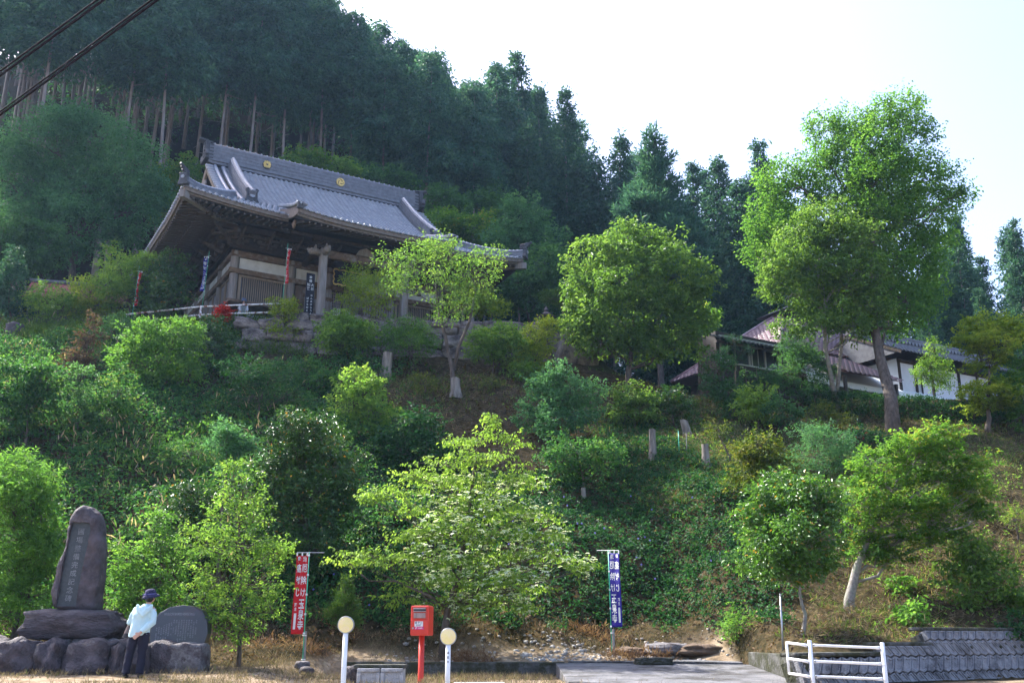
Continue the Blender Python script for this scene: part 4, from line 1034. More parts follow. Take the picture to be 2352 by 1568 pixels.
m = rock_mesh('rock', 62, 6, .4, .1); m.materials.append(M_ROCKD); o = link('rock', m); a = at(812, 1535, 19.2); o.location = (a[0], 19.3, .16); o.scale = (.15, .2, .2); tag(o, 'dark purple rock beside the concrete gutter blocks', 'rock')
o = G().box((at(1100, 1560, 18.2)[0], 18.2, .05), (.9, .5, .12)).build('stone_slab', M_CONCP, bevel=.02); tag(o, 'flat pale stone slab lying on the dry grass', 'slab')

# diagonal-block retaining wall on the right
def block_wall():
    A = np.array([5.35, 19.3]); B = np.array([13.6, 24.45]); L_ = np.linalg.norm(B - A); d = (B - A) / L_; n = np.array([d[1], -d[0]])
    t = thing('block_wall', 'retaining wall of diagonal grey concrete blocks behind the white guard rail', 'wall', (A[0], A[1], 0.), math.atan2(d[1], d[0]))
    def top(s): return .5 if s < 2.45 else (.68 if s < 4.1 else .98)
    bat = .38
    P = lambda s, z, o=0.: np.array([s, bat * z - o * .93, z + o * .35])
    def clip(poly, x0, x1, z0, z1):
        for ax, lim, sg in ((0, x0, 1), (0, x1, -1), (1, z0, 1), (1, z1, -1)):
            out = []
            for i in range(len(poly)):
                p, q = poly[i], poly[(i + 1) % len(poly)]; ip = sg * (p[ax] - lim) >= 0; iq = sg * (q[ax] - lim) >= 0
                if ip: out.append(p)
                if ip != iq:
                    f = (lim - p[ax]) / (q[ax] - p[ax]); out.append((p[0] + (q[0] - p[0]) * f, p[1] + (q[1] - p[1]) * f))
            poly = out
            if not poly: return []
        return poly
    secs = [(0., 2.45, 0., .5), (2.45, 4.1, 0., .68), (4.1, L_, 0., .98)]
    rr = random.Random(2); pw, q_, r_, ax, az = .26, .13, .045, .24, .31
    for (x0, x1, z0, z1) in secs:
        for row in range(5):
            sg = 1 if row % 2 else -1; xo = 0 if row % 2 else ax; zu = 1.12 - row * az
            for i in range(-4, 46):
                bx = i * pw + xo
                poly = [(bx, zu), (bx + q_, zu - r_), (bx + pw, zu), (bx + pw + sg * ax, zu - az), (bx + q_ + sg * ax, zu - az - r_), (bx + sg * ax, zu - az)]
                poly = poly[::-1]
                cen = np.mean(poly, 0); poly = [tuple(cen + (np.array(p) - cen) * np.array([.885, .92])) for p in poly]
                pc = clip(poly, x0, x1, z0, z1)
                if len(pc) < 3: continue
                a = np.array(pc); ar = .5 * abs(np.dot(a[:, 0], np.roll(a[:, 1], 1)) - np.dot(a[:, 1], np.roll(a[:, 0], 1)))
                if ar < .004: continue
                cc = a.mean(0); k = len(a); g = G(); V = []; o_ = rr.uniform(.0, .015)
                for off, s_ in ((-.12, 1.), (.03 + o_, 1.), (.045 + o_, .93), (.045 + o_, .68), (.022 + o_, .6)): V += [P(*(cc + (p - cc) * s_), off) for p in a]
                F = [(l * k + q, l * k + (q + 1) % k, (l + 1) * k + (q + 1) % k, (l + 1) * k + q) for l in range(4) for q in range(k)] + [tuple(4 * k + q for q in range(k))]
                g.add(V, F); ob = g.build('block', M_CONC, t)
                if ar > .055 and rr.random() < .12:
                    gg = G(); c3 = P(cc[0], cc[1], .03 + o_); dn = np.array([0, -.93, .35]); gg.tube([c3, c3 + dn * .025], .035, 10); gg.build('drain_pipe', M_MOSSY, ob)
    g = G()
    g.prism([P(0, 0, -.05), P(L_, 0, -.05), P(L_, .96, -.05), P(4.1, .96, -.05), P(4.1, .66, -.05), P(2.45, .66, -.05), P(2.45, .48, -.05), P(0, .48, -.05)], (0, .3, -.1), (0, 0, 0)); g.build('joint_backing', M_MOSSY, t)
    for (x0, x1, z1) in ((0., 2.5, .5), (2.45, 4.2, .68), (4.1, L_, .98)):
        g = G(); q = P((x0 + x1) / 2, z1); g.box((q[0], q[1] + .16, q[2] + .045), (x1 - x0, .42, .08)); ob = g.build('coping', M_MOSSY, t, bevel=.03)
    return t
block_wall()
ww_ = thing('wing_wall', 'short mossy concrete wing wall at the left end of the block wall', 'wall', (5.44, 21.5, 0))
G().box((0, .1, .18), (.14, 4.3, .72)).build('concrete', M_MOSSY, ww_, bevel=.02)
# white guard rail
def guard_rail():
    Y = 19.0; a = at(1867, 1562, Y); b = at(2040, 1562, Y); h = .82
    t = thing('guard_rail', 'white painted three rail guard rail in front of the block wall', 'guard rail', (a[0], Y, -.02))
    x1 = b[0] - a[0]
    for x, z, ln in ((0, 0, 0), (x1, -.04, -.04)):
        g = G(); g.tube([(x, 0, z), (x + ln, 0, z + .1), (x + ln * 1.0, 0, z + h)], [.055, .04, .038], 14); g.tube([(x + ln, 0, z + h), (x + ln, 0, z + h + .012)], [.038, .028], 14); p = g.build('post', M_WHITE, t, smooth=True)
        g = G(); g.box((x, 0, .012), (.2, .16, .024)); g.build('base_plate', M_WHITE, p, bevel=.006)
        for zz in (.2, .46, .74):
            g = G(); g.tube([(x + ln + .05, -.05, z + zz), (x + ln + .05, -.065, z + zz)], .014, 8); g.build('bolt', M_CONC, p)
    for zz in (.2, .46, .74):
        g = G(); g.tube([(.06, 0, zz), (.15, 0, zz), (x1 - .19, 0, zz - .04), (x1 - .1, 0, zz - .04)], [.032, .024, .024, .032], 10); g.build('rail', M_WHITE, t, smooth=True)
        g = G(); g.tube([(-.06, 0, zz), (-.14, .1, zz + .015), (-.33, .35, zz + .045)], [.032, .024, .024], 10); g.build('rail', M_WHITE, t, smooth=True)
    g = G(); g.tube([(-.33, .35, .235), (-.33, .35, .8)], .024, 10); g.build('end_bar', M_WHITE, t, smooth=True)
guard_rail()

# ------------------------------------------------------------------ road furniture
M_RED = mat('post_box_red', (.62, .042, .02), (.5, .03, .016), rough=.42, spec=.4, scale=3, c=(.36, .05, .03), cscale=5, cpos=(.62, .75))
M_REDD = mat('post_box_red_faded', (.5, .09, .06), (.36, .06, .045), rough=.6, scale=5)
M_METAL = mat('grey_metal', (.4, .41, .42), (.28, .29, .3), rough=.35, metal=.7, scale=8)
M_LENS = mat('yellow_reflector', (.85, .72, .22), (.82, .62, .16), rough=.35, spec=.5, scale=2.5, c=(.85, .64, .42), cscale=3.5, cpos=(.4, .7))
M_LABEL = mat('label_white', (.72, .73, .72), (.62, .63, .62), rough=.6)
M_PINK = mat('label_pink', (.62, .04, .2), (.55, .03, .17), rough=.5)
M_INK = mat('ink_black', (.02, .02, .025), (.015, .015, .018), rough=.7)
M_STAKE = mat('grey_stake', (.3, .29, .27), (.16, .15, .14), rough=.9, scale=10, stretch=(1, 1, .2))
M_GREENP = mat('green_pole', (.05, .42, .26), (.04, .36, .22), rough=.35, spec=.5)
M_TIE = mat('white_tie', (.75, .76, .76), rough=.6)
def post_box():
    Y = 20.0; b = at(961, 1556, Y); t = thing('post_box', 'red street post box on a round red post with yellowish stains', 'post box', (b[0], Y, 0), math.radians(-8))
    top = at(966, 1390, Y)[2]; bot = at(966, 1459, Y)[2]; h = top - bot; W_ = .365; D_ = .42
    G().tube([(0, .2, -.02), (0, .2, .08), (0, .2, bot + .01)], [.064, .056, .056], 16).build('post', M_RED, t, smooth=True)
    G().lathe([(.075, 0), (.07, .03), (.058, .035)], (0, .2, 0), 16).build('post_base', M_RED, t)
    body = G().box((0, .2, bot + h / 2), (W_, D_, h)).build('body', M_RED, t, bevel=.025)
    zf_ = lambda f: bot + h * f
    y0 = .2 - D_ / 2
    G().box((0, y0 - .012, zf_(.27)), (W_ - .02, .03, h * .5)).build('door', M_RED, t, bevel=.008)
    g = G(); g.box((0, y0 - .006, zf_(.77)), (W_ * .72, .02, h * .4)); g.build('slot_frame', M_REDD, t, bevel=.008)
    G().box((0, y0 - .02, zf_(.855)), (W_ * .66, .016, .03)).build('slot', M_INK, t)
    g = G(); g.bar((-W_ * .33, y0 - .03, zf_(.895)), (W_ * .33, y0 - .03, zf_(.895)), .04, .018); g.build('slot_hood', M_METAL, t, bevel=.004)
    g = G(); g.bar((-W_ * .33, y0 - .028, zf_(.815)), (W_ * .33, y0 - .028, zf_(.815)), .03, .014); g.build('slot_sill', M_METAL, t, bevel=.004)
    G().box((0, y0 - .02, zf_(.67)), (W_ * .62, .012, h * .17)).build('notice_window', mat('scratched_window', (.34, .24, .22), (.2, .13, .12), rough=.3, spec=.5, scale=20, stretch=(1, 1, .2)), t)
    lb = G().box((-.01, y0 - .031, zf_(.39)), (.165, .006, .095)).build('label_plate', M_LABEL, t)
    put_text([('郵', -.062, zf_(.39) + .022, .042), ('〒', -.01, zf_(.39) + .022, .05), ('便', .045, zf_(.39) + .022, .042), ('POST', -.01, zf_(.39) - .024, .042)], lambda x, z: (x, y0 - .036, z), .015).build('lettering', M_INK, lb)
    lb = G().box((.0, y0 - .031, zf_(.25)), (.18, .006, .05)).build('brand_strip', M_PINK, t)
    put_text([('JP', -.06, zf_(.25), .04), ('日本郵便', .03, zf_(.25), .027)], lambda x, z: (x + (z - zf_(.25)) * .2, y0 - .036, z), .02).build('lettering', M_LABEL, lb)
    G().tube([(-.125, y0 - .02, zf_(.25)), (-.125, y0 - .04, zf_(.25))], .018, 12).build('lock', M_METAL, t)
post_box()
def delineator(px, pyc, base_py, Y, lab, text=None):
    c = at(px, pyc, Y); b = at(px - 1, 1568, Y); k = mpp(px, pyc, Y); R_ = 18.6 * k
    t = thing('road_marker', lab, 'road marker', (c[0], Y, 0))
    zc = c[2]
    G().tube([(-.005, 0, -.1), (0, 0, zc - R_ * .7)], .043, 16).build('post', M_WHITE, t, smooth=True)
    g = G(); g.tube([(0, .05, zc), (0, -.03, zc), (0, -.045, zc)], [R_, R_ * 1.03, R_ * .99], 32); g.build('reflector_case', M_METAL, t)
    g = G(); n = 28; V = [(0, -.072, zc)]; F = []
    for r_, y_ in ((.5, -.066), (.92, -.05)):
        V += [(R_ * r_ * math.cos(a), y_, zc + R_ * r_ * math.sin(a)) for a in np.linspace(0, 2 * math.pi, n, endpoint=False)]
    F += [(0, 1 + (j + 1) % n, 1 + j) for j in range(n)] + [(1 + j, 1 + (j + 1) % n, 1 + n + (j + 1) % n, 1 + n + j) for j in range(n)]
    g.add(V, F); g.build('reflector', M_LENS, t, smooth=True)
    g = G(); g.box((0, .0, zc - R_ * .95), (.06, .05, .08)); g.build('clamp', M_METAL, t)
    if text:
        put_text(vcol(text, 0, at(px, 1498, Y)[2], .045, .075), lambda x, z: (x, -.0445 + .0 * x, z), .01).build('lettering', M_INK, t)
delineator(795, 1434, 1568, 17.6, 'round yellow road marker on a white post beside the gutter blocks')
delineator(1030, 1461, 1568, 18.0, 'round yellow road marker on a white post with small dark lettering', '真庭市')

# ------------------------------------------------------------------ banners
M_CRED = mat('banner_red', (.52, .012, .02), (.42, .01, .016), rough=.8, scale=3)
M_CBLUE = mat('banner_blue', (.03, .02, .26), (.024, .016, .2), rough=.8, scale=3)
def banner(base, top_z, col, lab, w_=.45, mirror=False, side=-1, stake=True, arm=.8, clothL=1.75, squeeze=1.0, fold=.03, twist=0., pole_up=0.0, tilt=.06, text=True, group=None, lean=(0, 0), rz=0.):
    base = np.array(base, float); H = top_z - base[2]
    t = thing('banner', lab, 'banner', base, rz, group)
    lx, ly = lean
    px_ = lambda z: (lx * z / H, ly * z / H)
    G().tube([(0, 0, -.05), (lx * .5, ly * .5, H / 2), (lx, ly, H + pole_up)], .0125, 8).build('pole', M_GREENP, t, smooth=True)
    zt = H - .03
    g = G(); g.tube([(lx - side * .0 + side * w_ * 1.02 * squeeze, ly, zt + .02 - tilt * w_ * 1.0), (lx, ly, zt + .02), (lx - side * arm, ly, zt + .03 + tilt * arm * .55)], .008, 6); g.build('cross_arm', M_TIE, t)
    kf = 0 if not fold > .02 else 1
    def cl(a, b):    # a 0..1 from the pole outwards, b 0..1 downwards
        z = zt - .05 - b * clothL; ox, oy = px_(max(z, 0))
        sq = squeeze * (1 - .34 * math.sin(math.pi * min(1, b * 1.05)) ** 2 * (1 if fold > .02 else 0) * (1 if not mirror else 0))
        x = side * (.022 + a * w_ * sq)
        y = fold * math.sin(a * 7 + b * 5) * (.3 + a) + twist * a * b
        return (ox + x, oy - y, z - tilt * a * w_ * .9 * (1 - b))
    g = G(); g.grid(cl, np.linspace(0, 1, 13), np.linspace(0, 1, 36)); cloth = g.build('cloth', col, t, smooth=True)
    sd = cloth.modifiers.new('thick', 'SOLIDIFY'); sd.thickness = .003
    if text:
        # x 0..1 across as read from the printed face, z 0..1 down
        it = [('奉', .27, .045, .13), ('納', .7, .045, .13)]
        for i, ch in enumerate('癌封じ'): it.append((ch, .27, .165 + i * .155, .2))
        for i, ch in enumerate('厄除け'): it.append((ch, .74, .165 + i * .155, .2))
        for i, ch in enumerate('玉泉寺'): it.append((ch, .66, .62 + i * .135, .24))
        for i, ch in enumerate('施主'): it.append((ch, .18, .63 + i * .055, .085))
        g = G()
        for off in (-.006, .006):
            for ch, cx, cz, size in it:
                V, F = text_mesh(ch, 1., .02)
                if not len(V): continue
                W = []
                for v in V:
                    a = cx + v[0] * size / w_ ; b = cz - v[1] * size / clothL
                    if mirror: a = 1 - a
                    a = (1 - a) if side < 0 else a
                    if mirror: a = a
                    p = cl(min(max(a, 0.01), .99), min(max(b, 0), 1)); W.append((p[0], p[1] + off, p[2]))
                g.add(W, F)
        g.build('lettering', M_TIE, cloth)
        g = G()
        for off in (-.006, .006):
            q = []
            for a, b in ((.12, .74), (.28, .74), (.28, .94), (.12, .94)):
                aa = a if not mirror else 1 - a
                aa = (1 - aa) if side < 0 else aa
                p = cl(aa, b); q.append((p[0], p[1] + off, p[2]))
            g.add(q, [(0, 1, 2, 3)])
        g.build('name_strip', M_LABEL, cloth)
    g = G(); lm = None
    for b in (.0, .25, .5, .75, .99):
        z = zt - .05 - b * clothL; ox, oy = px_(max(z, 0)); G().box((ox + side * .012, oy, z), (.05, .032, .04)).build('loop', M_TIE, t)
    for a in (.1, .5, .95):
        p = cl(a, 0); G().box((p[0], p[1], p[2] + .025), (.03, .012, .07)).build('loop', M_TIE, t)
    if stake:
        G().tube([(.05, .02, -.1), (.05, .02, .72)], .03, 8).build('stake', M_STAKE, t)
        for z in (.62, .1): G().lathe([(.045, -.012), (.05, 0), (.045, .012)], (.025, .01, z), 10).build('tie', M_TIE, t)
    return t
b1 = at(694, 1530, 23.6); z1 = at(696, 1267, 23.6)[2]
banner((b1[0], 23.6, float(terr(b1[0], 23.6))), z1, M_CRED, 'red votive banner with white writing on a green pole by the roadside bank', w_=.46, side=-1, tilt=.04, fold=.018, lean=(.02, 0), arm=.4, rz=math.radians(42), squeeze=.68)
b2 = at(1406, 1515, 25.0); z2 = at(1404, 1262, 25.0)[2]
banner((b2[0], 25.0, b2[2]), z2, M_CBLUE, 'blue votive banner with mirrored white writing on a green pole by the ivy bank', w_=.45, side=1, mirror=True, tilt=.06, fold=.008, lean=(-.03, 0), arm=.4, rz=math.radians(-50), squeeze=.78)
for k_, (px, pyb, pyt, Y, col, lab, lx) in enumerate(((300, 740, 622, 46.0, M_CRED, 'faded red banner twisted on its pole left of the temple, above the leaning rail', .12),
                         (461, 720, 588, 45.2, M_CBLUE, 'narrow blue banner furled on its pole beside the corner rail post', .14), (646, 715, 570, 44.7, M_CRED, 'red banner twisted round its pole at the end of the rusty rail', .1))):
    b = at(px, pyb, Y); zt_ = at(px + 4, pyt, Y)[2]
    banner((b[0], Y, 14.95), zt_, col, lab, w_=.42, side=1 if k_ != 1 else -1, squeeze=.42, fold=.08, twist=.15, stake=False, arm=.1, clothL=1.75, lean=(lx, 0), pole_up=.25)
for (px, py, Y, s_, lab) in ((694, 1540, 23.4, .16, 'pale stone wedged at the foot of the red banner pole'), (705, 1541, 23.2, .15, 'dark round stone beside the red banner pole')):
    m = rock_mesh('stone', int(px), 4, .6, .12); m.materials.append(M_ROCKG if px < 700 else M_ROCKD); o = link('stone', m); a = at(px, py, Y); o.location = (a[0], Y, float(terr(a[0], Y)) + .06); o.scale = (s_, s_, s_ * .8); tag(o, lab, 'stone')

# ------------------------------------------------------------------ rails on the terrace edge
M_RUST = mat('rusty_white_paint', (.72, .72, .7), (.62, .62, .6), rough=.6, scale=4, c=(.2, .075, .04), cscale=5, cpos=(.5, .56))
def edge_rail():
    pts = [at(290, 722, 46.4), at(462, 704, 45.2), at(646, 697, 44.7)]
    t = thing('hand_rail', 'old white pipe rail with rust along the edge of the temple terrace', 'rail', (pts[1][0], pts[1][1], 14.9))
    o_ = np.array(t.location)
    for p in pts: g = G(); q = p - o_; g.tube([(q[0], q[1], -.1), (q[0], q[1], q[2] + .04)], .055, 10); g.build('post', M_RUST, t, smooth=True)
    for a, b in ((0, 1), (1, 2)):
        for dz in (0, -.42):
            A, B = pts[a] - o_, pts[b] - o_; g = G(); g.tube([A + [0, 0, dz], (A + B) / 2 + [0, 0, dz], B + [0, 0, dz]], .042, 10); g.build('rail', M_RUST, t, smooth=True)
edge_rail()

# stone lantern on the terrace
def lantern():
    Y = 48.2; p = at(1255, 760, Y); t = thing('stone_lantern', 'small dark stone lantern behind the boulder wall', 'lantern', (p[0], Y, 14.95)); zt = at(1255, 704, Y)[2] - 14.95; k = zt / 2.1
    g = G(); g.lathe([(.32, 0), (.32, .15), (.2, .2), (.13, .3), (.12, .95), (.16, 1.0), (.28, 1.08), (.28, 1.16)], n=12); g.build('pedestal', M_ROCKD, t, Matrix.Scale(k, 4))
    g = G(); g.lathe([(.2, 1.16), (.21, 1.2), (.21, 1.46), (.2, 1.5)], n=6); g.build('fire_box', M_ROCKD, t, Matrix.Scale(k, 4))
    g = G(); g.box((0, -.19, 1.33), (.12, .02, .13)); g.build('opening', M_INK, t, Matrix.Scale(k, 4))
    g = G(); g.lathe([(.46, 1.5), (.5, 1.58), (.3, 1.68), (.14, 1.78), (.1, 1.82)], n=6); g.build('cap', M_ROCKD, t, Matrix.Scale(k, 4))
    g = G(); g.lathe([(.1, 1.82), (.13, 1.9), (.1, 1.98), (.02, 2.1)], n=10); g.build('finial', M_ROCKD, t, Matrix.Scale(k, 4))
lantern()

# ------------------------------------------------------------------ houses on the right-hand terrace
M_BTILE = mat('brown_tile', (.27, .17, .185), (.19, .115, .125), rough=.32, spec=.5, scale=3, bump=.1)
M_DTILE = mat('dark_tile', (.13, .135, .15), (.07, .072, .082), rough=.4, spec=.45, scale=4)
M_DWALL = mat('dark_panel_wall', (.06, .05, .046), (.035, .03, .028), rough=.7, scale=5)
M_ALU = mat('aluminium_frame', (.5, .51, .5), (.42, .43, .42), rough=.45, metal=.3)
M_GLASS = mat('window_glass', (.05, .06, .07), (.035, .042, .05), rough=.08, spec=.6)
M_WWALL = mat('white_wall', (.66, .67, .7), (.56, .57, .6), rough=.9, scale=1.5)
def hip_house():
    a = math.radians(29.5); o = at(1656, 900, 46.2); o[2] = float(terr(o[0] + 2, 47.5)) - .1
    t = thing('brown_roof_house', 'house with a purplish brown hipped tile roof and a row of windows behind trees', 'house', o, a)
    u = np.array([math.cos(a), math.sin(a), 0]); v = np.array([-math.sin(a), math.cos(a), 0])
    def loc(px, py, off):
        d = ray(px, py); c0 = np.array([0, 0, CAM_H]); tt = np.dot(o + v * off - c0, v) / np.dot(d, v); q = c0 + d * tt - o; return np.array([q @ u, q @ v, q[2]])
    # wing wall with windows
    zs_ = loc(1800, 855, 0)[2]; zt = loc(1750, 800, 0)[2] + .35; Lw = 6.2
    G().box((Lw / 2, .8, zs_ / 2 - .1), (Lw, 1.6, zs_ + .2)).build('lower_wall', M_DWALL, t)
    for i in range(9): G().box((.2 + i * .72, -.012, zs_ / 2), (.025, .024, zs_)).build('wall_batten', M_BTILE, t)
    G().box((Lw / 2, .9, (zs_ + zt) / 2 + .1), (Lw - .1, 1.4, zt - zs_ + .2)).build('upper_wall', M_DWALL, t)
    x = .25
    for i in range(3):
        w_ = 1.8; h = zt - zs_ - .12
        wn_ = G().box((x + w_ / 2, .17, (zs_ + zt) / 2), (w_, .04, h)).build('window', M_GLASS, t)
        g = G(); g.box((x + w_ / 2, .12, zs_ + .05), (w_ + .14, .12, .09)); g.box((x + w_ / 2, .12, zt - .05), (w_ + .14, .12, .09))
        for s_ in (0, .5, 1): g.box((x + w_ * s_, .125, (zs_ + zt) / 2), (.07, .1, h - .06))
        g.box((x + w_ * .25, .135, (zs_ + zt) / 2), (.03, .05, h - .06)); g.build('frame', M_ALU, wn_, bevel=.005)
        x += w_ + .16
    G().box((Lw / 2, -.03, zs_ - .02), (Lw + .1, .2, .05)).build('sill', M_ALU, t)
    # lean-to roof of dark tiles over the wing
    tm = tile_mesh(.28, .34, .055); tm.materials.append(M_DTILE); z0 = loc(1700, 785, -.8)[2]
    fn = lambda uu, vv: z0 + (vv + .8) * .42
    g = G(); g.grid(lambda p, q: (-.7 + p * (Lw + .8), -.8 + q * 1.1, fn(0, -.8 + q * 1.1) - .03), np.linspace(0, 1, 6), np.linspace(0, 1, 4)); lr = g.build('lean_to_roof', M_DTILE, t)
    mats = [frame(fn, -.7 + i * .28, -.8 + j * .27, (1, 0), (0, 1)) for i in range(int((Lw + .6) / .28)) for j in range(4)]
    lay_tiles(lr, mats, tm, M_DTILE, 300, np.array([0., -40, 0]))
    G().box((Lw / 2 - .3, -.62, z0 - .1), (Lw + .7, .08, .12)).build('gutter', M_DWALL, t)
    # main hipped roof: near corner at C, eaves run along u (front) and v (left side)
    C = loc(1795, 788, 1.9); W_, D_, RZ = 11.5, 9.4, 1.0
    s_ = .8; hr = D_ / 2 * s_
    ze = C[2] - .12
    ff = lambda uu, vv: ze + (vv - C[1]) * s_
    fs = lambda uu, vv: ze + (uu - C[0]) * s_
    g = G(); x0, y0 = C[0], C[1]; x1, y1 = x0 + W_, y0 + D_; zr = ze + hr
    A0, B0, C0, D0 = (x0, y0, ze - .03), (x1, y0, ze - .03), (x1, y1, ze - .03), (x0, y1, ze - .03); R0 = (x0 + D_ / 2, y0 + D_ / 2, zr - .03); R1 = (x1 - D_ / 2, y0 + D_ / 2, zr - .03)
    g.add([A0, B0, C0, D0, R0, R1], [(0, 1, 5, 4), (1, 2, 5), (2, 3, 4, 5), (3, 0, 4), (3, 2, 1, 0)]); mr = g.build('roof', M_BTILE, t)
    tm = tile_mesh(.34, .42, .07); tm.materials.append(M_BTILE); mats = []; hyp = math.sqrt(1 + s_ * s_)
    k = 0
    while k * .36 / hyp < D_ / 2 - .2:
        dv_ = k * .36 / hyp
        for i in range(int(W_ / .34)):
            uu = x0 + i * .34
            if x0 + dv_ - .05 < uu < x1 - dv_ - .25: mats.append(frame(ff, uu, y0 + dv_, (1, 0), (0, 1)))
        for i in range(int(D_ / .34)):
            vv = y0 + D_ - i * .34
            if y0 + dv_ + .25 < vv < y1 - dv_ + .05: mats.append(frame(fs, x0 + dv_, vv, (0, -1), (1, 0)))
        k += 1
    lay_tiles(mr, mats, tm, M_BTILE, 300, np.array([0., -40, 0]))
    for e in (A0, D0): g = G(); g.tube([np.array(e) + [0, 0, .08], np.array(R0) + [0, 0, .1]], .13, 8); g.build('hip_ridge', M_BTILE, mr, smooth=True)
    g = G(); g.tube([np.array(B0) + [0, 0, .08], np.array(R1) + [0, 0, .1]], .13, 8); g.build('hip_ridge', M_BTILE, mr, smooth=True)
    # small raised vent roof at the top with a finial
    q = np.array(R0) * .5 + np.array(R1) * .5
    vt = loc(1742, 690, 6.4)
    g = G(); hw = 1.5; zz = zr + .1
    g.add([(q[0] - hw, q[1] - hw, zz), (q[0] + hw, q[1] - hw, zz), (q[0] + hw, q[1] + hw, zz), (q[0] - hw, q[1] + hw, zz), (q[0], q[1], zz + .75)], [(0, 1, 4), (1, 2, 4), (2, 3, 4), (3, 0, 4), (3, 2, 1, 0)]); vr = g.build('vent_roof', M_DTILE, t)
    G().box((q[0], q[1], zr - .1), (1.7, 1.7, .6)).build('vent_box', M_DWALL, vr)
    G().lathe([(.3, 0), (.32, .12), (.2, .25), (.22, .4), (.1, .55), (.01, .7)], (q[0], q[1], zz + .65), 12).build('finial', M_ONI, vr, smooth=True)
    G().box(((x0 + x1) / 2 + .3, (y0 + y1) / 2 + .4, ze / 2 - .3), (W_ - 1.6, D_ - 1.8, ze + .2)).build('main_wall', M_DWALL, t)
    # porch roof coming forward on the right
    pz = loc(1880, 860, -1.2)[2]; fp = lambda uu, vv: pz + .1 - (uu - 8.2) * 0 + (vv + 2.0) * .55
    g = G(); g.grid(lambda p, q_: (6.4 + p * 4.2, -2.0 + q_ * 3.9, fp(0, -2.0 + q_ * 3.9) - .04), np.linspace(0, 1, 4), np.linspace(0, 1, 4)); pr = g.build('porch_roof', M_BTILE, t)
    mats = [frame(fp, 6.4 + i * .34, -2.0 + j * .31, (1, 0), (0, 1)) for i in range(12) for j in range(12)]
    lay_tiles(pr, mats, tm, M_BTILE, 300, np.array([0., -40, 0]))
    for uu in (6.6, 10.3): G().box((uu, -1.7, pz / 2 - .1), (.14, .14, pz + .2)).build('porch_post', M_DWALL, t)
hip_house()
def white_house():
    a = math.radians(29.5); o = at(2055, 960, 51); o[2] = float(terr(o[0], 51)) - .1
    t = thing('white_wall_house', 'white walled house with dark posts and a grey tiled roof behind the hedge', 'house', o, a)
    u = np.array([math.cos(a), math.sin(a), 0]); v = np.array([-math.sin(a), math.cos(a), 0])
    def loc(px, py, off):
        d = ray(px, py); c0 = np.array([0, 0, CAM_H]); tt = np.dot(o + v * off - c0, v) / np.dot(d, v); q = c0 + d * tt - o; return np.array([q @ u, q @ v, q[2]])
    zt = loc(2110, 838, 0)[2] + .15; x0 = loc(2062, 850, 0)[0]; L_ = 11.
    G().box((x0 + L_ / 2, 2.6, zt / 2), (L_, 5.2, zt)).build('wall', M_WWALL, t)
    g0 = loc(2100, 850, 0)[0]
    for xx in (x0 + .08, g0, g0 + 1.35, g0 + 3.6, g0 + 5.2, g0 + 7): G().box((xx, -.03, zt / 2), (.15, .1, zt)).build('post', M_WOODD, t)
    G().box((x0 + L_ / 2, -.028, zt - .12), (L_, .09, .18)).build('beam', M_WOODD, t)
    wd = G().box((g0 + 4.3, -.02, 1.0), (1.1, .06, 1.9)).build('door', M_GREYPANEL, t); G().box((g0 + 4.3, -.05, 1.95), (1.2, .08, .08)).build('door_frame', M_WOODD, wd)
    g = G(); g.tube([(g0 + .35, -.1, .3), (g0 + .35, -.1, zt - .75), (g0 + 1.0, -.3, zt - .3)], .05, 8); g.build('downpipe', M_WOODD, t)
    s_ = .5; fn = lambda uu, vv: zt + .1 + (vv + .9) * s_
    g = G(); g.add([(x0 - .7, -.9, zt + .07), (x0 + L_ + .7, -.9, zt + .07), (x0 + L_ + .7, 2.6, zt + .07 + 3.5 * s_), (x0 - .7, 2.6, zt + .07 + 3.5 * s_), (x0 - .7, 6.1, zt + .07), (x0 + L_ + .7, 6.1, zt + .07)], [(0, 1, 2, 3), (3, 2, 5, 4), (0, 3, 4)]); rf = g.build('roof', M_DTILE, t)
    tm = tile_mesh(.28, .34, .06); tm.materials.append(M_DTILE)
    mats = [frame(fn, x0 - .7 + i * .28, -.9 + j * .24, (1, 0), (0, 1)) for i in range(int((L_ + 1.2) / .28)) for j in range(14)]
    lay_tiles(rf, mats, tm, M_DTILE, 300, np.array([0., -40, 0]))
    g = G(); zr = zt + 3.5 * s_
    for k in range(4): g.box((x0 + L_ / 2, 2.6, zr + .12 + k * .11), (L_ + 1.2, .4 - .03 * (k % 2), .11))
    g.tube([(x0 - .6, 2.6, zr + .58), (x0 + L_ + .6, 2.6, zr + .58)], .12, 8); rd = g.build('ridge', M_DTILE, rf)
    for k in range(40): G().tube([(x0 - .4 + k * .29, 2.38, zr + .3), (x0 - .4 + k * .29, 2.34, zr + .3)], .1, 8).build('ridge_tile', M_TILE2, rd)
    g = G(); g.prism([(x0 - .72, -.95, zt - .05), (x0 - .72, 2.6, zt + 3.5 * s_ - .08), (x0 - .72, 6.1, zt - .05), (x0 - .72, 6.1, zt + .1), (x0 - .72, 2.6, zt + 3.5 * s_ + .1), (x0 - .72, -.95, zt + .12)], (-.04, 0, 0), (.04, 0, 0)); g.build('bargeboard', M_WOODD, rf)
white_house()
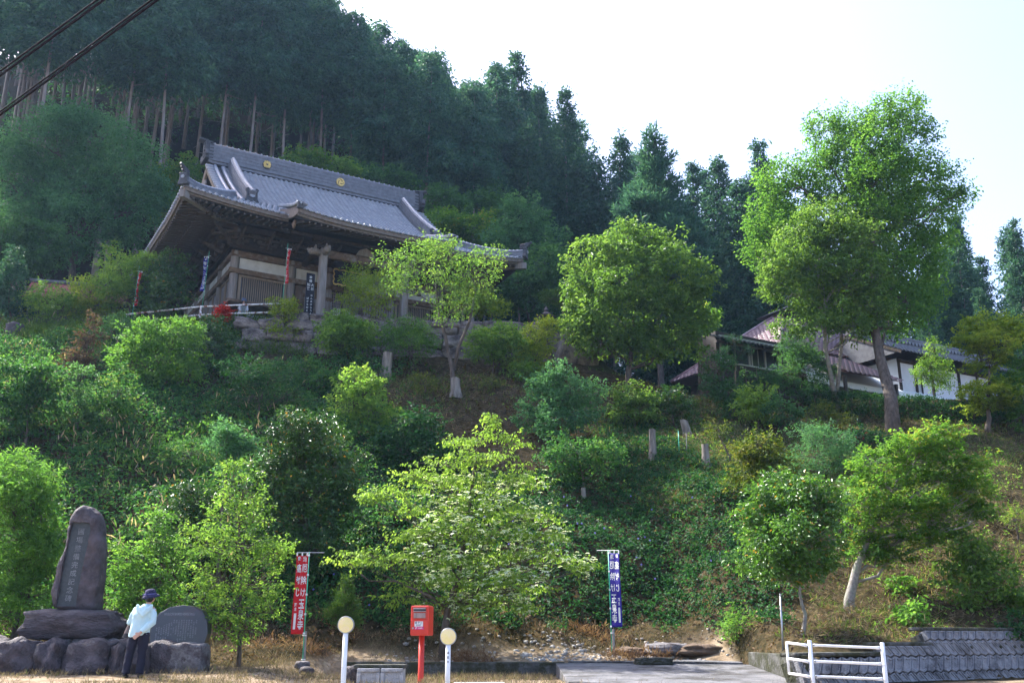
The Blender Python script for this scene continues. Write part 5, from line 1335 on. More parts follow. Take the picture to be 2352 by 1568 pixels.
def tent():
    a = math.radians(30); o = at(1840, 925, 47.3); o[2] = float(terr(o[0], 47.3)) - .05
    t = thing('event_tent', 'white event tent with a scalloped edge between the two houses and the hedge', 'tent', o, a)
    u = np.array([math.cos(a), math.sin(a), 0]); v = np.array([-math.sin(a), math.cos(a), 0])
    def loc(px, py, off):
        d = ray(px, py); c0 = np.array([0, 0, CAM_H]); tt = np.dot(o + v * off - c0, v) / np.dot(d, v); q = c0 + d * tt - o; return np.array([q @ u, q @ v, q[2]])
    e0 = loc(2045, 900, 0); e1 = loc(2200, 918, 0); r0 = loc(2045, 868, 1.8)
    zE = (e0[2] + e1[2]) / 2; zR = max(r0[2], zE + .6); x0 = loc(1850, 868, 0)[0]; x1 = e1[0] + .4
    M_TENT = mat('tent_canvas', (.74, .78, .8), (.68, .72, .74), rough=.7)
    g = G(); q = np.linspace(0, 1, 9)
    def f(p, s): 
        vv = -.1 + 3.6 * s; z = zE + (zR - zE) * (1 - abs(2 * s - 1)) - .05 * math.sin(p * math.pi * 4) ** 2; return (x0 + (x1 - x0) * p, vv, z)
    g.grid(f, np.linspace(0, 1, 17), q); rf = g.build('canopy', M_TENT, t)
    g = G(); n = 80; V = [(x0 + (x1 - x0) * i / n, -.1, zE) for i in range(n + 1)] + [(x0 + (x1 - x0) * i / n, -.1, zE - .28 - .05 * abs(math.sin(i * .8))) for i in range(n + 1)]
    g.add(V, [(i, i + 1, n + 2 + i, n + 1 + i) for i in range(n)]); g.build('valance', M_TENT, rf)
    for xx in (x0 + .1, (x0 + x1) / 2, x1 - .1):
        for yy in (-.05, 3.45): G().tube([(xx, yy, -.1), (xx, yy, zE)], .025, 8).build('pole', M_ALU, t)
tent()
def shed():
    o = at(160, 700, 50.); o[2] = 15.0
    t = thing('red_roof_shed', 'small shed with a faded red metal roof half hidden by bushes', 'shed', (o[0], 50., 15.0), math.radians(14))
    zt = at(130, 690, 50)[2] - 15; zr = at(140, 655, 51.3)[2] - 15
    G().box((.3, 1.2, zt / 2), (4.2, 2.2, zt)).build('wall', M_DWALL, t)
    M_RR = mat('red_roof', (.4, .1, .09), (.26, .08, .07), rough=.6, scale=3)
    g = G()
    for k in range(16): g.add([(-2.2 + k * .31, -.3, zt + .02), (-2.2 + k * .31 + .3, -.3, zt + .02), (-2.2 + k * .31 + .3, 1.3, zr), (-2.2 + k * .31, 1.3, zr)], [(0, 1, 2, 3)])
    rf = G().prism([(-2.3, -.3, zt), (2.8, -.3, zt), (2.8, 1.3, zr - .03), (-2.3, 1.3, zr - .03)], (0, 0, -.05), (0, 0, 0)).build('roof', M_RR, t)
    for k in range(17): G().bar((-2.2 + k * .3, -.3, zt + .02), (-2.2 + k * .3, 1.3, zr), .03, .04).build('roof_seam', M_RR, rf)
    G().tube([(-2.4, 1.3, zr + .06), (2.9, 1.3, zr + .06)], .12, 8).build('ridge', M_DTILE, rf)
shed()

# ------------------------------------------------------------------ overhead cables
M_CABLE = mat('black_cable', (.016, .014, .02), (.012, .011, .015), rough=.9, spec=.03)
def cable(pA, pB, z, lab, off):
    def fix(px, py): d = ray(px, py); k = (z - CAM_H) / d[2]; return np.array([0, 0, CAM_H]) + d * k
    A, B = fix(*pA), fix(*pB); d = (B - A) / np.linalg.norm(B - A); P0 = A - d * 40; P1 = B + d * 30
    t = thing('overhead_cable', lab, 'cable', P0); q = np.linspace(0, 1, 24)
    pts = [(P1 - P0) * s + np.array([0, 0, -1.2 * 4 * s * (1 - s) + 1.2]) for s in q]
    # straight in the stretch that shows: sag is measured from there
    G().tube(np.array(pts), .02, 8).build('wire', M_CABLE, t, smooth=True)
    side = np.cross(d, (0, 0, 1)); G().tube(np.array(pts) + side * off + np.array([0, 0, .05]), .016, 6).build('wire', M_CABLE, t, smooth=True)
cable((0, 175), (245, 0), 10., 'thick black overhead cable, the upper of two crossing the forest', .03)
cable((0, 265), (370, 0), 10., 'thin black overhead cable, the lower of two crossing the forest', .02)

# ------------------------------------------------------------------ stumps and stakes on the slope
def stump(bpx, top, w_px, lab, seed, lean=0.):
    b = hit(*bpx); k = mpp(bpx[0], bpx[1], b[1]); h = (bpx[1] - top) * k; r = w_px * k / 2; rng = np.random.default_rng(seed)
    t = thing('tree_stump', lab, 'stump', b); g = G(); n = 14; q = np.linspace(0, 1, 6); V = []; F = []
    ph = rng.uniform(0, 6, 4)
    for s_ in q:
        for j in range(n):
            a = 2 * np.pi * j / n; rr = r * (1.0 + .65 * (1 - s_) ** 3 * (1 + .5 * math.sin(3 * a + ph[0])) + .12 * math.sin(5 * a + ph[1]))
            V.append((lean * h * s_ + rr * math.cos(a), rr * math.sin(a), -.15 + s_ * (h + .15) + (.12 * r * math.sin(2 * a + ph[2]) if s_ == 1 else 0)))
    for i in range(5):
        for j in range(n): F.append((i * n + j, i * n + (j + 1) % n, (i + 1) * n + (j + 1) % n, (i + 1) * n + j))
    g.add(V, F); g.build('bark', M_DEADWOOD, t, smooth=True); G().add(V[-n:], [tuple(range(n))]).build('cut_top', M_DEADWOOD, t)
stump((884, 866), 808, 22, 'pale tapering tree stump below the boulder wall', 1, .1)
stump((1045, 908), 868, 20, 'broken pale stump at the foot of the forked slope tree', 2)
stump((1500, 1050), 985, 14, 'short grey stump below the two dark shrubs', 3)
stump((1582, 1000), 965, 18, 'grey leaning stump beside a dark round shrub', 4, -.3)
stump((1622, 1068), 1020, 15, 'squat grey stump on the open grass slope', 5)
stump((1340, 1140), 1120, 10, 'little dark stump in the ivy', 6)
def stake(bpx, tpx, r, m, lab):
    b = hit(*bpx); tp = at(tpx[0], tpx[1], b[1]); t = thing('stake', lab, 'stake', b); q = tp - b
    G().tube([(0, 0, -.2), q], r, 8).build('shaft', m, t, smooth=True); G().lathe([(r * 1.15, 0), (r * 1.15, .02), (r * .7, .03)], q, 8).build('cap', m, t)
stake((1799, 1500), (1792, 1366), .02, M_METAL, 'thin grey metal pole standing by the end of the block wall')
stake((1560, 1040), (1558, 990), .015, M_GREENP, 'thin green garden stake on the grass slope')
stake((1578, 1045), (1576, 995), .015, M_STAKE, 'thin grey garden stake on the grass slope')
ap = thing('wooden_props', 'pair of leaning pale boards on the slope behind the big left tree', 'props', at(270, 545, 62.0)); b = at(270, 545, 62.); ap.location = (b[0], b[1], float(terr(b[0], b[1])))
G().bar((-.35, 0, -.1), (0, 0, 1.0), .12, .06).build('board', M_WOODG, ap); G().bar((.35, .1, -.1), (.02, .1, 1.0), .12, .06).build('board', M_WOODG, ap)
m = rock_mesh('boulder', 71, 6, .5, .1); m.materials.append(M_ROCKD); o = link('boulder', m); b = at(32, 770, 44.6); o.location = (b[0], 44.6, float(terr(b[0], 44.6)) + .4); o.scale = (.36, .34, .42); tag(o, 'dark boulder in the bamboo grass at the foot of a dark conifer', 'boulder')

# ------------------------------------------------------------------ people
M_SKIN = mat('skin', (.5, .3, .22), (.44, .25, .18), rough=.55, scale=20)
M_HAIR = mat('hair', (.015, .012, .011), rough=.5)
M_MINT = mat('mint_jacket', (.5, .68, .7), (.44, .61, .64), rough=.85, scale=6, bump=.25, bscale=9)
M_NAVY = mat('navy_cloth', (.014, .016, .035), (.009, .01, .022), rough=.85, scale=8, bump=.3, bscale=12)
M_HATN = mat('navy_hat', (.028, .028, .075), (.018, .018, .05), rough=.9, scale=9, bump=.3, bscale=60)
M_RIBBON = mat('hat_ribbon', (.07, .07, .19), (.05, .05, .14), rough=.7)
M_SHOE = mat('black_shoe', (.02, .02, .022), rough=.6)
M_BAG = mat('taupe_bag', (.16, .12, .11), (.11, .085, .08), rough=.6, bump=.2)
M_BAGD = mat('dark_bag_base', (.02, .018, .022), rough=.5)
def hand(g, wrist, d, nrm, s=1.0, curl=.25):
    """palm and five bent fingers; d: towards the fingers, nrm: back of the hand"""
    wrist = np.array(wrist, float); d = unit(np.array(d, float)); nrm = unit(np.array(nrm, float)); r = unit(np.cross(d, nrm)); nrm = np.cross(r, d)
    pc = wrist + d * .045 * s
    g.ball(pc, (.001, .001, .001)); 
    for k in np.linspace(-1, 1, 4): g.tube([wrist + r * k * .014 * s, wrist + d * .05 * s + r * k * .025 * s, wrist + d * .088 * s + r * k * .028 * s], np.array([.016, .015, .012]) * s, 8)
    for k, L_ in zip((-1, -.35, .33, 1), (.062, .076, .08, .07)):
        b = wrist + d * .088 * s + r * k * .03 * s; dd = unit(d + r * k * .12)
        p1 = b + dd * L_ * .45 * s; p2 = p1 + unit(dd - nrm * curl * 1.2) * L_ * .33 * s; p3 = p2 + unit(dd - nrm * curl * 2.4) * L_ * .25 * s
        g.tube([b, p1, p2, p3], np.array([.0098, .0092, .0085, .0065]) * s, 8)
    b = wrist + d * .025 * s + r * .024 * s; p1 = b + unit(d * .7 + r * .8) * .04 * s; p2 = p1 + unit(d + r * .25 - nrm * .2) * .03 * s
    g.tube([b, p1, p2], np.array([.014, .0115, .008]) * s, 8)
def head(g, c, R, yaw, pitch=0.):
    """head with nose, jaw, ears; faces local -y rotated by yaw"""
    c = np.array(c, float); Rm = np.array((Matrix.Rotation(yaw, 3, 'Z') @ Matrix.Rotation(pitch, 3, 'X')))
    T = lambda p: c + Rm @ (np.array(p) * R)
    def bl(p, r):
        G_ = G(); G_.ball((0, 0, 0), np.array(r) * R, 14, 10); g.add([T(p) + Rm @ v for v in G_.V[0]], G_.F)
    bl((0, 0, .15), (.76, .9, .86)); bl((0, -.28, -.38), (.56, .62, .62)); bl((0, -.5, -.72), (.3, .32, .22))
    bl((0, -.92, -.2), (.13, .2, .16)); g.tube([T((0, -.86, .15)), T((0, -1.0, -.2))], [.06 * R, .12 * R], 6)
    for s_ in (-1, 1): bl((s_ * .76, .05, -.1), (.1, .2, .28)); bl((s_ * .3, -.74, .22), (.22, .14, .07))
    bl((0, -.83, -.52), (.26, .1, .06)); return T
def face_marks(T, R, parent):
    for s_ in (-1, 1):
        g = G(); g.ball(T((s_ * .3, -.84, .08)), .09 * R, 8, 6); g.build('eye', M_INK, parent, smooth=True)
    G().tube([T((-.22, -.92, -.52)), T((0, -.96, -.54)), T((.22, -.92, -.52))], .035 * R, 6).build('mouth', mat('lip', (.3, .1, .09), rough=.5), parent)
def visitor():
    Y = 20.6; b = at(300, 1558, Y)
    t = thing('person', 'person in a mint hooded jacket and navy hat looking at the stone monument', 'person', (b[0], Y, float(terr(b[0], Y)) - .0))
    hipL, hipR = (-.01, 0, .86), (.17, 0, .86); kL, kR = (-.08, .02, .47), (.16, .03, .46); aL, aR = (-.11, .0, .08), (.16, .0, .08)
    nk = np.array((.19, .03, 1.4)); hd = np.array((.215, .05, 1.545))
    shL, shR = (-.03, .02, 1.31), (.325, 0, 1.3); elL, elR = (-.15, .06, 1.05), (.345, -.07, 1.05); wrL, wrR = (-.1, .26, .98), (.16, -.19, .845)
    g = G()
    g.tube([(.08, 0, .8), (.09, 0, 1.0), (.14, 0, 1.25), (.16, .01, 1.34)], [.12, .11, .13, .1], 14); g.tube([(.16, .01, 1.32), nk, hd - [0, 0, .04]], [.06, .05, .05], 12)
    for a, k_, n_ in ((hipL, kL, aL), (hipR, kR, aR)): g.tube([a, k_, n_], [.085, .055, .04], 12)
    for a, k_, n_ in ((shL, elL, wrL), (shR, elR, wrR)): g.tube([a, k_, n_], [.05, .038, .026], 10)
    g.tube([shL, (.15, 0, 1.32), shR], .055, 10)
    hand(g, wrR, (-.75, -.05, -.62), (0, -1, .15), 1.0, .3); hand(g, wrL, (.2, .8, .2), (-1, .2, 0), 1., .6)
    T = head(g, hd, .105, math.radians(180 - 28), math.radians(-6))
    me = fused(g, 'body', .0085, 2); me.materials.append(M_SKIN); bd = link('body', me, M_SKIN, t); face_marks(T, .105, bd)
    g = G(); q = [T(p) for p in ((0, .1, .2), (0, .35, -.2), (0, .3, -.55))]; g.ball(q[0], .1, 14, 10); g.ball(q[1], (.088, .085, .09), 12, 8); g.ball(q[2], (.065, .06, .06), 12, 8)
    me = fused(g, 'hair', .012, 3); me.materials.append(M_HAIR); link('hair', me, M_HAIR, t)
    # trousers
    g = G(); g.ball((.08, 0, .86), (.185, .13, .13), 18, 10)
    for a, k_, n_, s_ in ((hipL, kL, aL, -1), (hipR, kR, aR, 1)): g.tube([a, np.array(a) * .5 + np.array(k_) * .5, k_, np.array(k_) * .45 + np.array(n_) * .55, np.array(n_) + [0, 0, .0]], [.115, .1, .082, .076, .08], 14)
    me = fused(g, 'trousers', .014, 3, .012, 9); me.materials.append(M_NAVY); link('trousers', me, M_NAVY, t)
    for n_, dx in ((aL, -.03), (aR, .03)):
        g = G(); x, y, _ = n_; g.ball((x + dx * .3, y, .05), (.05, .06, .05), 12, 8); g.ball((x + dx, y + .1, .035), (.046, .09, .036), 12, 8); me = fused(g, 'shoe', .01, 3); me.materials.append(M_SHOE); link('shoe', me, M_SHOE, t)
    # jacket: torso, sleeves, hood down the back
    g = G()
    ring = [((.075, 0, .79), .205, .15), ((.08, 0, .9), .2, .145), ((.1, 0, 1.05), .195, .14), ((.13, -.01, 1.2), .205, .145), ((.15, 0, 1.3), .19, .13), ((.165, .01, 1.36), .11, .1), ((.175, .02, 1.41), .068, .068)]
    n = 22; V = []; F = []
    for c, rx, ry in ring: V += [(c[0] + rx * math.cos(a), c[1] + ry * math.sin(a), c[2] + (.025 * math.cos(2 * a + 1) if c[2] < .8 else 0)) for a in np.linspace(0, 2 * math.pi, n, endpoint=False)]
    for i in range(len(ring) - 1):
        for j in range(n): F.append((i * n + j, i * n + (j + 1) % n, (i + 1) * n + (j + 1) % n, (i + 1) * n + j))
    F += [tuple(range(n - 1, -1, -1)), tuple((len(ring) - 1) * n + j for j in range(n))]; g.add(V, F)
    L_ = lambda a, b, f: np.array(a) * (1 - f) + np.array(b) * f
    g.tube([np.array(shL) + [.04, 0, -.01], L_(shL, elL, .5), elL, L_(elL, wrL, .5), L_(elL, wrL, .93)], [.085, .074, .067, .058, .048], 14)
    g.tube([np.array(shR) + [-.04, 0, -.01], L_(shR, elR, .5), elR, L_(elR, wrR, .5), L_(elR, wrR, .9)], [.085, .074, .068, .06, .052], 14)
    for z_, r_ in ((1.36, .035), (1.31, .04)): g.tube([(.02, -.1, z_ + .02), (.09, -.15, z_ - .05), (.17, -.17, z_ - .12), (.26, -.13, z_ - .04), (.32, -.08, z_ + .03)], [r_ * .8, r_, r_ * 1.1, r_, r_ * .7], 10)
    g.ball((.16, -.135, 1.27), (.11, .045, .11), 14, 10)
    me = fused(g, 'jacket', .011, 4, .012, 7); me.materials.append(M_MINT); link('jacket', me, M_MINT, t)
    # hat: crown, turned-down brim, ribbon with a bow
    Hc = T((0, .05, .42)); Rz = Matrix.Translation(Hc) @ Matrix.Rotation(math.radians(152), 4, 'Z') @ Matrix.Rotation(math.radians(-9), 4, 'X')
    g = G(); g.lathe([(.108, -.03), (.112, .0), (.106, .06), (.085, .098), (.045, .113), (.005, .116)], n=24); hat = g.build('hat', M_HATN, t, Rz, smooth=True)
    g = G(); n = 28; V = []; F = []
    for r_, z_, e_ in ((.108, -.01, 0.), (.13, -.03, .02), (.152, -.055, .05)):
        for a in np.linspace(0, 2 * math.pi, n, endpoint=False):
            fr = max(0, -math.sin(a)); V.append(((r_ + .01) * math.cos(a), (r_ + e_ * fr) * math.sin(a) * 1.05, z_ + .02 * fr))
    for i in range(2):
        for j in range(n): F.append((i * n + j, i * n + (j + 1) % n, (i + 1) * n + (j + 1) % n, (i + 1) * n + j))
    g.add(V, F); br = g.build('brim', M_HATN, hat, smooth=True); sd = br.modifiers.new('thick', 'SOLIDIFY'); sd.thickness = .006
    g = G(); g.lathe([(.115, -.01), (.117, .0), (.114, .03), (.112, .032)], n=24); g.build('ribbon', M_RIBBON, hat, smooth=True)
    g = G()
    for s_ in (-1, 1): g.prism([(0, .125, .005), (s_ * .05, .14, .03), (s_ * .055, .14, -.005)], (0, .0, 0), (0, .012, 0)); g.prism([(0, .125, .0), (s_ * .02, .135, -.07), (s_ * .05, .13, -.06)], (0, 0, 0), (0, .01, 0))
    g.build('bow', M_RIBBON, hat)
    # bag hanging from the bent arm
    o = np.array(t.location) + np.array([-.155, .1, .76])
    tb = thing('handbag', 'taupe handbag with a dark base hanging from the left arm of the visitor', 'handbag', o)
    def body(z0, z1, m_, nm):
        g = G(); lay = [(z0, 0), (z1, 1)]; V = []; n = 20
        for k in range(4):
            f = k / 3; z = z0 + (z1 - z0) * f; w_ = .12 - .05 * (z / .24); d_ = .07 - .02 * (z / .24)
            V += [(w_ * math.cos(a) - .04 * (1 - z / .24) + .02, d_ * math.sin(a), z) for a in np.linspace(0, 2 * math.pi, n, endpoint=False)]
        F = [(i * n + j, i * n + (j + 1) % n, (i + 1) * n + (j + 1) % n, (i + 1) * n + j) for i in range(3) for j in range(n)] + [tuple(range(n - 1, -1, -1)), tuple(3 * n + j for j in range(n))]
        return g.add(V, F).build(nm, m_, tb, smooth=False)
    body(.0, .08, M_BAGD, 'base'); body(.081, .24, M_BAG, 'body')
    G().tube([(-.03, 0, .23), (-.02, .03, .3), (.02, .06, .33), (.05, .03, .29), (.06, 0, .23)], .008, 8).build('handle', M_BAGD, tb, smooth=True)
    G().lathe([(.016, -.004), (.02, 0), (.016, .004)], (.03, -.05, .22), 12).build('ring', M_METAL, tb)
visitor()
M_PLAID = mat('plaid_shirt', (.6, .62, .66), (.45, .47, .52), rough=.85, scale=14)
def plaid():
    nt = M_PLAID.node_tree; N = nt.nodes; L = nt.links; p = N['Principled BSDF']
    tc = N.new('ShaderNodeTexCoord'); w1 = N.new('ShaderNodeTexWave'); w1.bands_direction = 'X'; w1.inputs['Scale'].default_value = 3.2
    w2 = N.new('ShaderNodeTexWave'); w2.bands_direction = 'Z'; w2.inputs['Scale'].default_value = 3.2
    for w_ in (w1, w2): L.new(tc.outputs['Object'], w_.inputs['Vector'])
    mx = N.new('ShaderNodeMath'); mx.operation = 'MAXIMUM'; L.new(w1.outputs['Fac'], mx.inputs[0]); L.new(w2.outputs['Fac'], mx.inputs[1])
    r = N.new('ShaderNodeValToRGB'); r.color_ramp.elements[0].position = .86; r.color_ramp.elements[0].color = (.62, .64, .67, 1); r.color_ramp.elements[1].position = .93; r.color_ramp.elements[1].color = (.06, .07, .1, 1)
    L.new(mx.outputs[0], r.inputs[0]); L.new(r.outputs[0], p.inputs['Base Color'])
plaid()
def terrace_person():
    Y = 45.4; b = at(560, 690, Y); t = thing('person', 'person in a denim bucket hat and open plaid shirt behind the rusty rail', 'person', (b[0], Y, 14.95), math.radians(25))
    zt = at(562, 686, Y)[2] - 14.95; S = zt / 1.66
    g = G(); g.tube([(0, 0, .8), (0, 0, 1.05), (0, 0, 1.28)], [.12, .12, .1], 12); g.tube([(0, 0, 1.28), (0, -.02, 1.4), (0, -.05, 1.5)], [.06, .05, .05], 10)
    for s_ in (-1, 1):
        g.tube([(s_ * .09, 0, .85), (s_ * .1, -.03, .45), (s_ * .1, .02, .07)], [.08, .055, .04], 10); g.tube([(s_ * .17, 0, 1.32), (s_ * .22, -.02, 1.07), (s_ * .17, -.16, .92)], [.05, .04, .027], 10); g.ball((s_ * .1, -.06, .04), (.045, .1, .04))
        hand(g, (s_ * .17, -.16, .92), (0, -.5, -.6), (s_, -.2, 0), 1., .4)
    T = head(g, (0, -.06, 1.53), .1, 0., math.radians(14)); me = fused(g, 'body', .011, 2); me.materials.append(M_SKIN); bd = link('body', me, M_SKIN, t, Matrix.Scale(S, 4)); face_marks(T, .1, bd)
    g = G(); g.tube([(0, 0, .84), (0, 0, 1.05), (0, 0, 1.25), (0, 0, 1.34)], [.15, .15, .16, .09], 16); me = fused(g, 'undershirt', .02, 4); me.materials.append(mat('grey_tee', (.2, .24, .24), rough=.9)); link('undershirt', me, None, t, Matrix.Scale(S, 4))
    g = G()
    for s_ in (-1, 1):
        g.tube([(s_ * .16, 0, 1.31), (s_ * .22, -.02, 1.07), (s_ * .18, -.13, .94)], [.085, .07, .055], 12)
        g.tube([(s_ * .13, .0, 1.3), (s_ * .14, 0, 1.05), (s_ * .14, 0, .78)], [.08, .1, .1], 14)
    g.ball((0, .08, 1.08), (.19, .1, .3), 16, 10); me = fused(g, 'shirt', .017, 4); me.materials.append(M_PLAID); link('shirt', me, M_PLAID, t, Matrix.Scale(S, 4))
    g = G()
    for s_ in (-1, 1): g.tube([(s_ * .08, 0, .86), (s_ * .1, -.03, .46), (s_ * .1, .02, .05)], [.12, .085, .075], 12)
    me = fused(g, 'trousers', .02, 4); me.materials.append(M_NAVY); link('trousers', me, M_NAVY, t, Matrix.Scale(S, 4))
    g = G(); g.lathe([(.165, -.06), (.155, -.045), (.118, .0), (.115, .05), (.1, .09), (.04, .1), (.005, .1)], n=20); c = T((0, 0, .5)); hat = g.build('bucket_hat', mat('denim', (.1, .14, .22), (.06, .09, .15), rough=.9, scale=30), t, Matrix.Scale(S, 4) @ Matrix.Translation(c) @ Matrix.Rotation(math.radians(14), 4, 'X'), smooth=True)
    g = G(); g.ball(T((0, .2, 0)), .095, 12, 8); g.build('hair', M_HAIR, t, Matrix.Scale(S, 4), smooth=True)
terrace_person()

# ------------------------------------------------------------------ the forest on the hill
def forest():
    sp1 = dict(n=13, L=.38, W=.46, twig=.95, up=1.2, droop=.5, tumble=.45, sag=.5, spread=.45, thick=.14)
    sp2 = dict(n=15, L=.34, W=.48, twig=.72, jit=(.78, 1.06), tier=(.86, 1.08), up=.7, droop=.1, tumble=.8, sag=.4, tipz=.1, spread=.45, thick=.18)
    CY, CE = [], []
    for k in range(5):
        h, cb = 30., 30 * (.55 + .03 * k)
        CY.append((trunk_mesh('trunk', h * .97, .18, 60 + k, 9, cb), conifer_mesh('crown', h, cb, 3.1 + .25 * k, 80 + k, sp1, .75, 34, 12, .5)))
    for k in range(4):
        h, cb = 24., 24 * (.1 + .05 * k)
        CE.append((trunk_mesh('trunk', h * .97, .22, 70 + k, 6, cb), conifer_mesh('crown', h, cb, 3.5 + .2 * k, 90 + k, sp2, 1.0, 42, 15, .08)))
    for tm, cm in CY: tm.materials.append(M_BARK_CED); cm.materials.append(LM['cypress'])
    for tm, cm in CE: tm.materials.append(M_BARK_CED); cm.materials.append(LM['cedar'])
    SIL = [(-300, -400), (640, -90), (780, 5), (870, 60), (905, 105), (990, 120), (1060, 195), (1120, 165), (1200, 128), (1255, 190), (1300, 215), (1350, 290), (1400, 310), (1440, 345), (1500, 420), (1570, 372), (1600, 395), (1645, 365), (1690, 430), (1740, 340), (1770, 400), (1900, 480), (2100, 590), (2190, 500), (2250, 620), (2310, 518), (2352, 600), (2700, 640)]
    sx, sy = zip(*SIL); rng = np.random.default_rng(21)
    LAB = {'cyf': ('cypress_tree', 'tall cypress with a pale bare trunk in the front rank above the temple roof', 'front rank of cypresses above the temple roof'), 'cy': ('cypress_tree', 'tall cypress with a long bare trunk in the forest behind the temple', 'conifers of the forest behind the temple'), 'ce': ('cedar_tree', 'dark pointed cedar in the wood to the right of the temple', 'cedars of the wood right of the temple')}
    def put(kind, x, y, h, rz=None, wf=1., var=None):
        lib, H0 = (CY, 30.) if kind != 'ce' else (CE, 24.); v = rng.integers(len(lib)) if var is None else var
        nm, lab, grp = LAB[kind]; z = float(terr(x, y))
        t = thing(nm, lab, 'tree', (x, y, z), rng.uniform(0, 6.28) if rz is None else rz, grp); s_ = h / H0; t.scale = (s_ * wf, s_ * wf, s_)
        t.rotation_euler[0] = rng.normal(0, .018); t.rotation_euler[1] = rng.normal(0, .018)
        link('trunk', lib[v][0], None, t); link('crown', lib[v][1], None, t)
    def top_limit(x, y):
        z = float(terr(x, y)); lo, hi = 4., 40.
        for _ in range(18):
            m = (lo + hi) / 2; px, py = proj(np.array([x, y, z + m]))
            if py > np.interp(px, sx, sy): lo = m
            else: hi = m
        return lo
    used = []
    # trunks of the front rank, where they show
    for px, Y in ((190, 72), (262, 69), (322, 71), (376, 63.5), (436, 74), (485, 69), (508, 75), (560, 70), (612, 77), (652, 73), (700, 79), (742, 76), (795, 76), (850, 80), (928, 79), (966, 75), (988, 82), (1068, 84), (1150, 82)):
        p = at(px, 480, Y); used.append((p[0], Y)); h = min(rng.uniform(31, 35), top_limit(p[0], Y)); put('cyf', p[0], Y, h, wf=min(1., 28 / h), var=rng.integers(1, 5))
    for px, py, Y, k in ((985, 116, 92, 'cy'), (925, 98, 96, 'cy'), (1195, 126, 84, 'ce'), (1135, 150, 90, 'ce'), (1300, 213, 82, 'ce'), (1390, 306, 80, 'ce'), (1575, 370, 86, 'ce'), (1642, 363, 84, 'ce'), (1740, 339, 88, 'ce'), (2190, 500, 78, 'ce'), (2150, 545, 80, 'ce'), (2312, 517, 80, 'ce'), (1440, 350, 90, 'cy'), (1250, 200, 88, 'ce'), (2352, 575, 84, 'ce'), (2245, 590, 86, 'ce')):
        p = at(px, py, Y); z = float(terr(p[0], Y)); used.append((p[0], Y)); put(k, p[0], Y, p[2] - z, wf=.86 if k == 'ce' else 1.)
    for r_ in range(12):
        for i in range(31):
            if r_ > 7 and i > 15: continue
            x = (-66 + i * 3.9 if i < 15 else -7.5 + (i - 15) * 4.9) + rng.uniform(-1.3, 1.3) + 2.2 * (r_ % 2); ys = float(np.interp(x, [-70, -34, -27, -22, -10, 0, 15, 30, 70], [48, 50.5, 53, 58, 66, 70, 68, 64, 62]))
            y = ys + 9 + r_ * 5.4 + rng.uniform(-1.8, 1.8)
            if any(math.hypot(x - a, y - b) < 3.0 for a, b in used): continue
            px, _ = proj(np.array([x, y, 30.]))
            if px < -250 or px > 2600: continue
            if x > 6 and r_ > 5: continue
            lim = top_limit(x, y); cy_ = px < 1040 or (px < 1500 and rng.random() < .35)
            h = min(rng.uniform(29, 34) if cy_ else rng.uniform(22, 28), lim - rng.uniform(.3, 3.5))
            if h < 11: continue
            used.append((x, y)); put('cy' if cy_ else 'ce', x, y, h, wf=rng.uniform(1.05, 1.25) if cy_ and r_ > 1 else rng.uniform(.9, 1.1))
forest()

# understorey among the trunks
def scatter(name, lab, cat, parts, m, kind='stuff'):
    o = link(name, leaf_mesh(name, parts), LM[m]); o['kind'] = kind; o['label'] = lab; o['category'] = cat; return o
def slope_points(n, x0, x1, y0, y1, rng):
    x = rng.uniform(x0, x1, n); y = rng.uniform(y0, y1, n); z = terr(x, y); return np.stack([x, y, z], 1)
rng = np.random.default_rng(5)
P = slope_points(24000, -62, 48, 52, 115, rng)
ys_ = np.interp(P[:, 0], [-70, -34, -27, -22, -10, 0, 15, 30, 70], [48, 50.5, 53, 58, 66, 70, 68, 64, 62]); P = P[P[:, 1] > ys_ + .5]
P = P[wob(P[:, 0], P[:, 1], .35, 9.) > -.35]
P[:, 2] += rng.random(len(P)) ** 2 * 1.6
scatter('forest_undergrowth', 'low dark undergrowth covering the forest floor', 'undergrowth', [sprays(P, rng.normal(0, 1, (len(P), 3)) + [0, 0, .3], dict(n=3, L=.34, W=.45, twig=.6, tumble=.7), rng)], 'ivy')

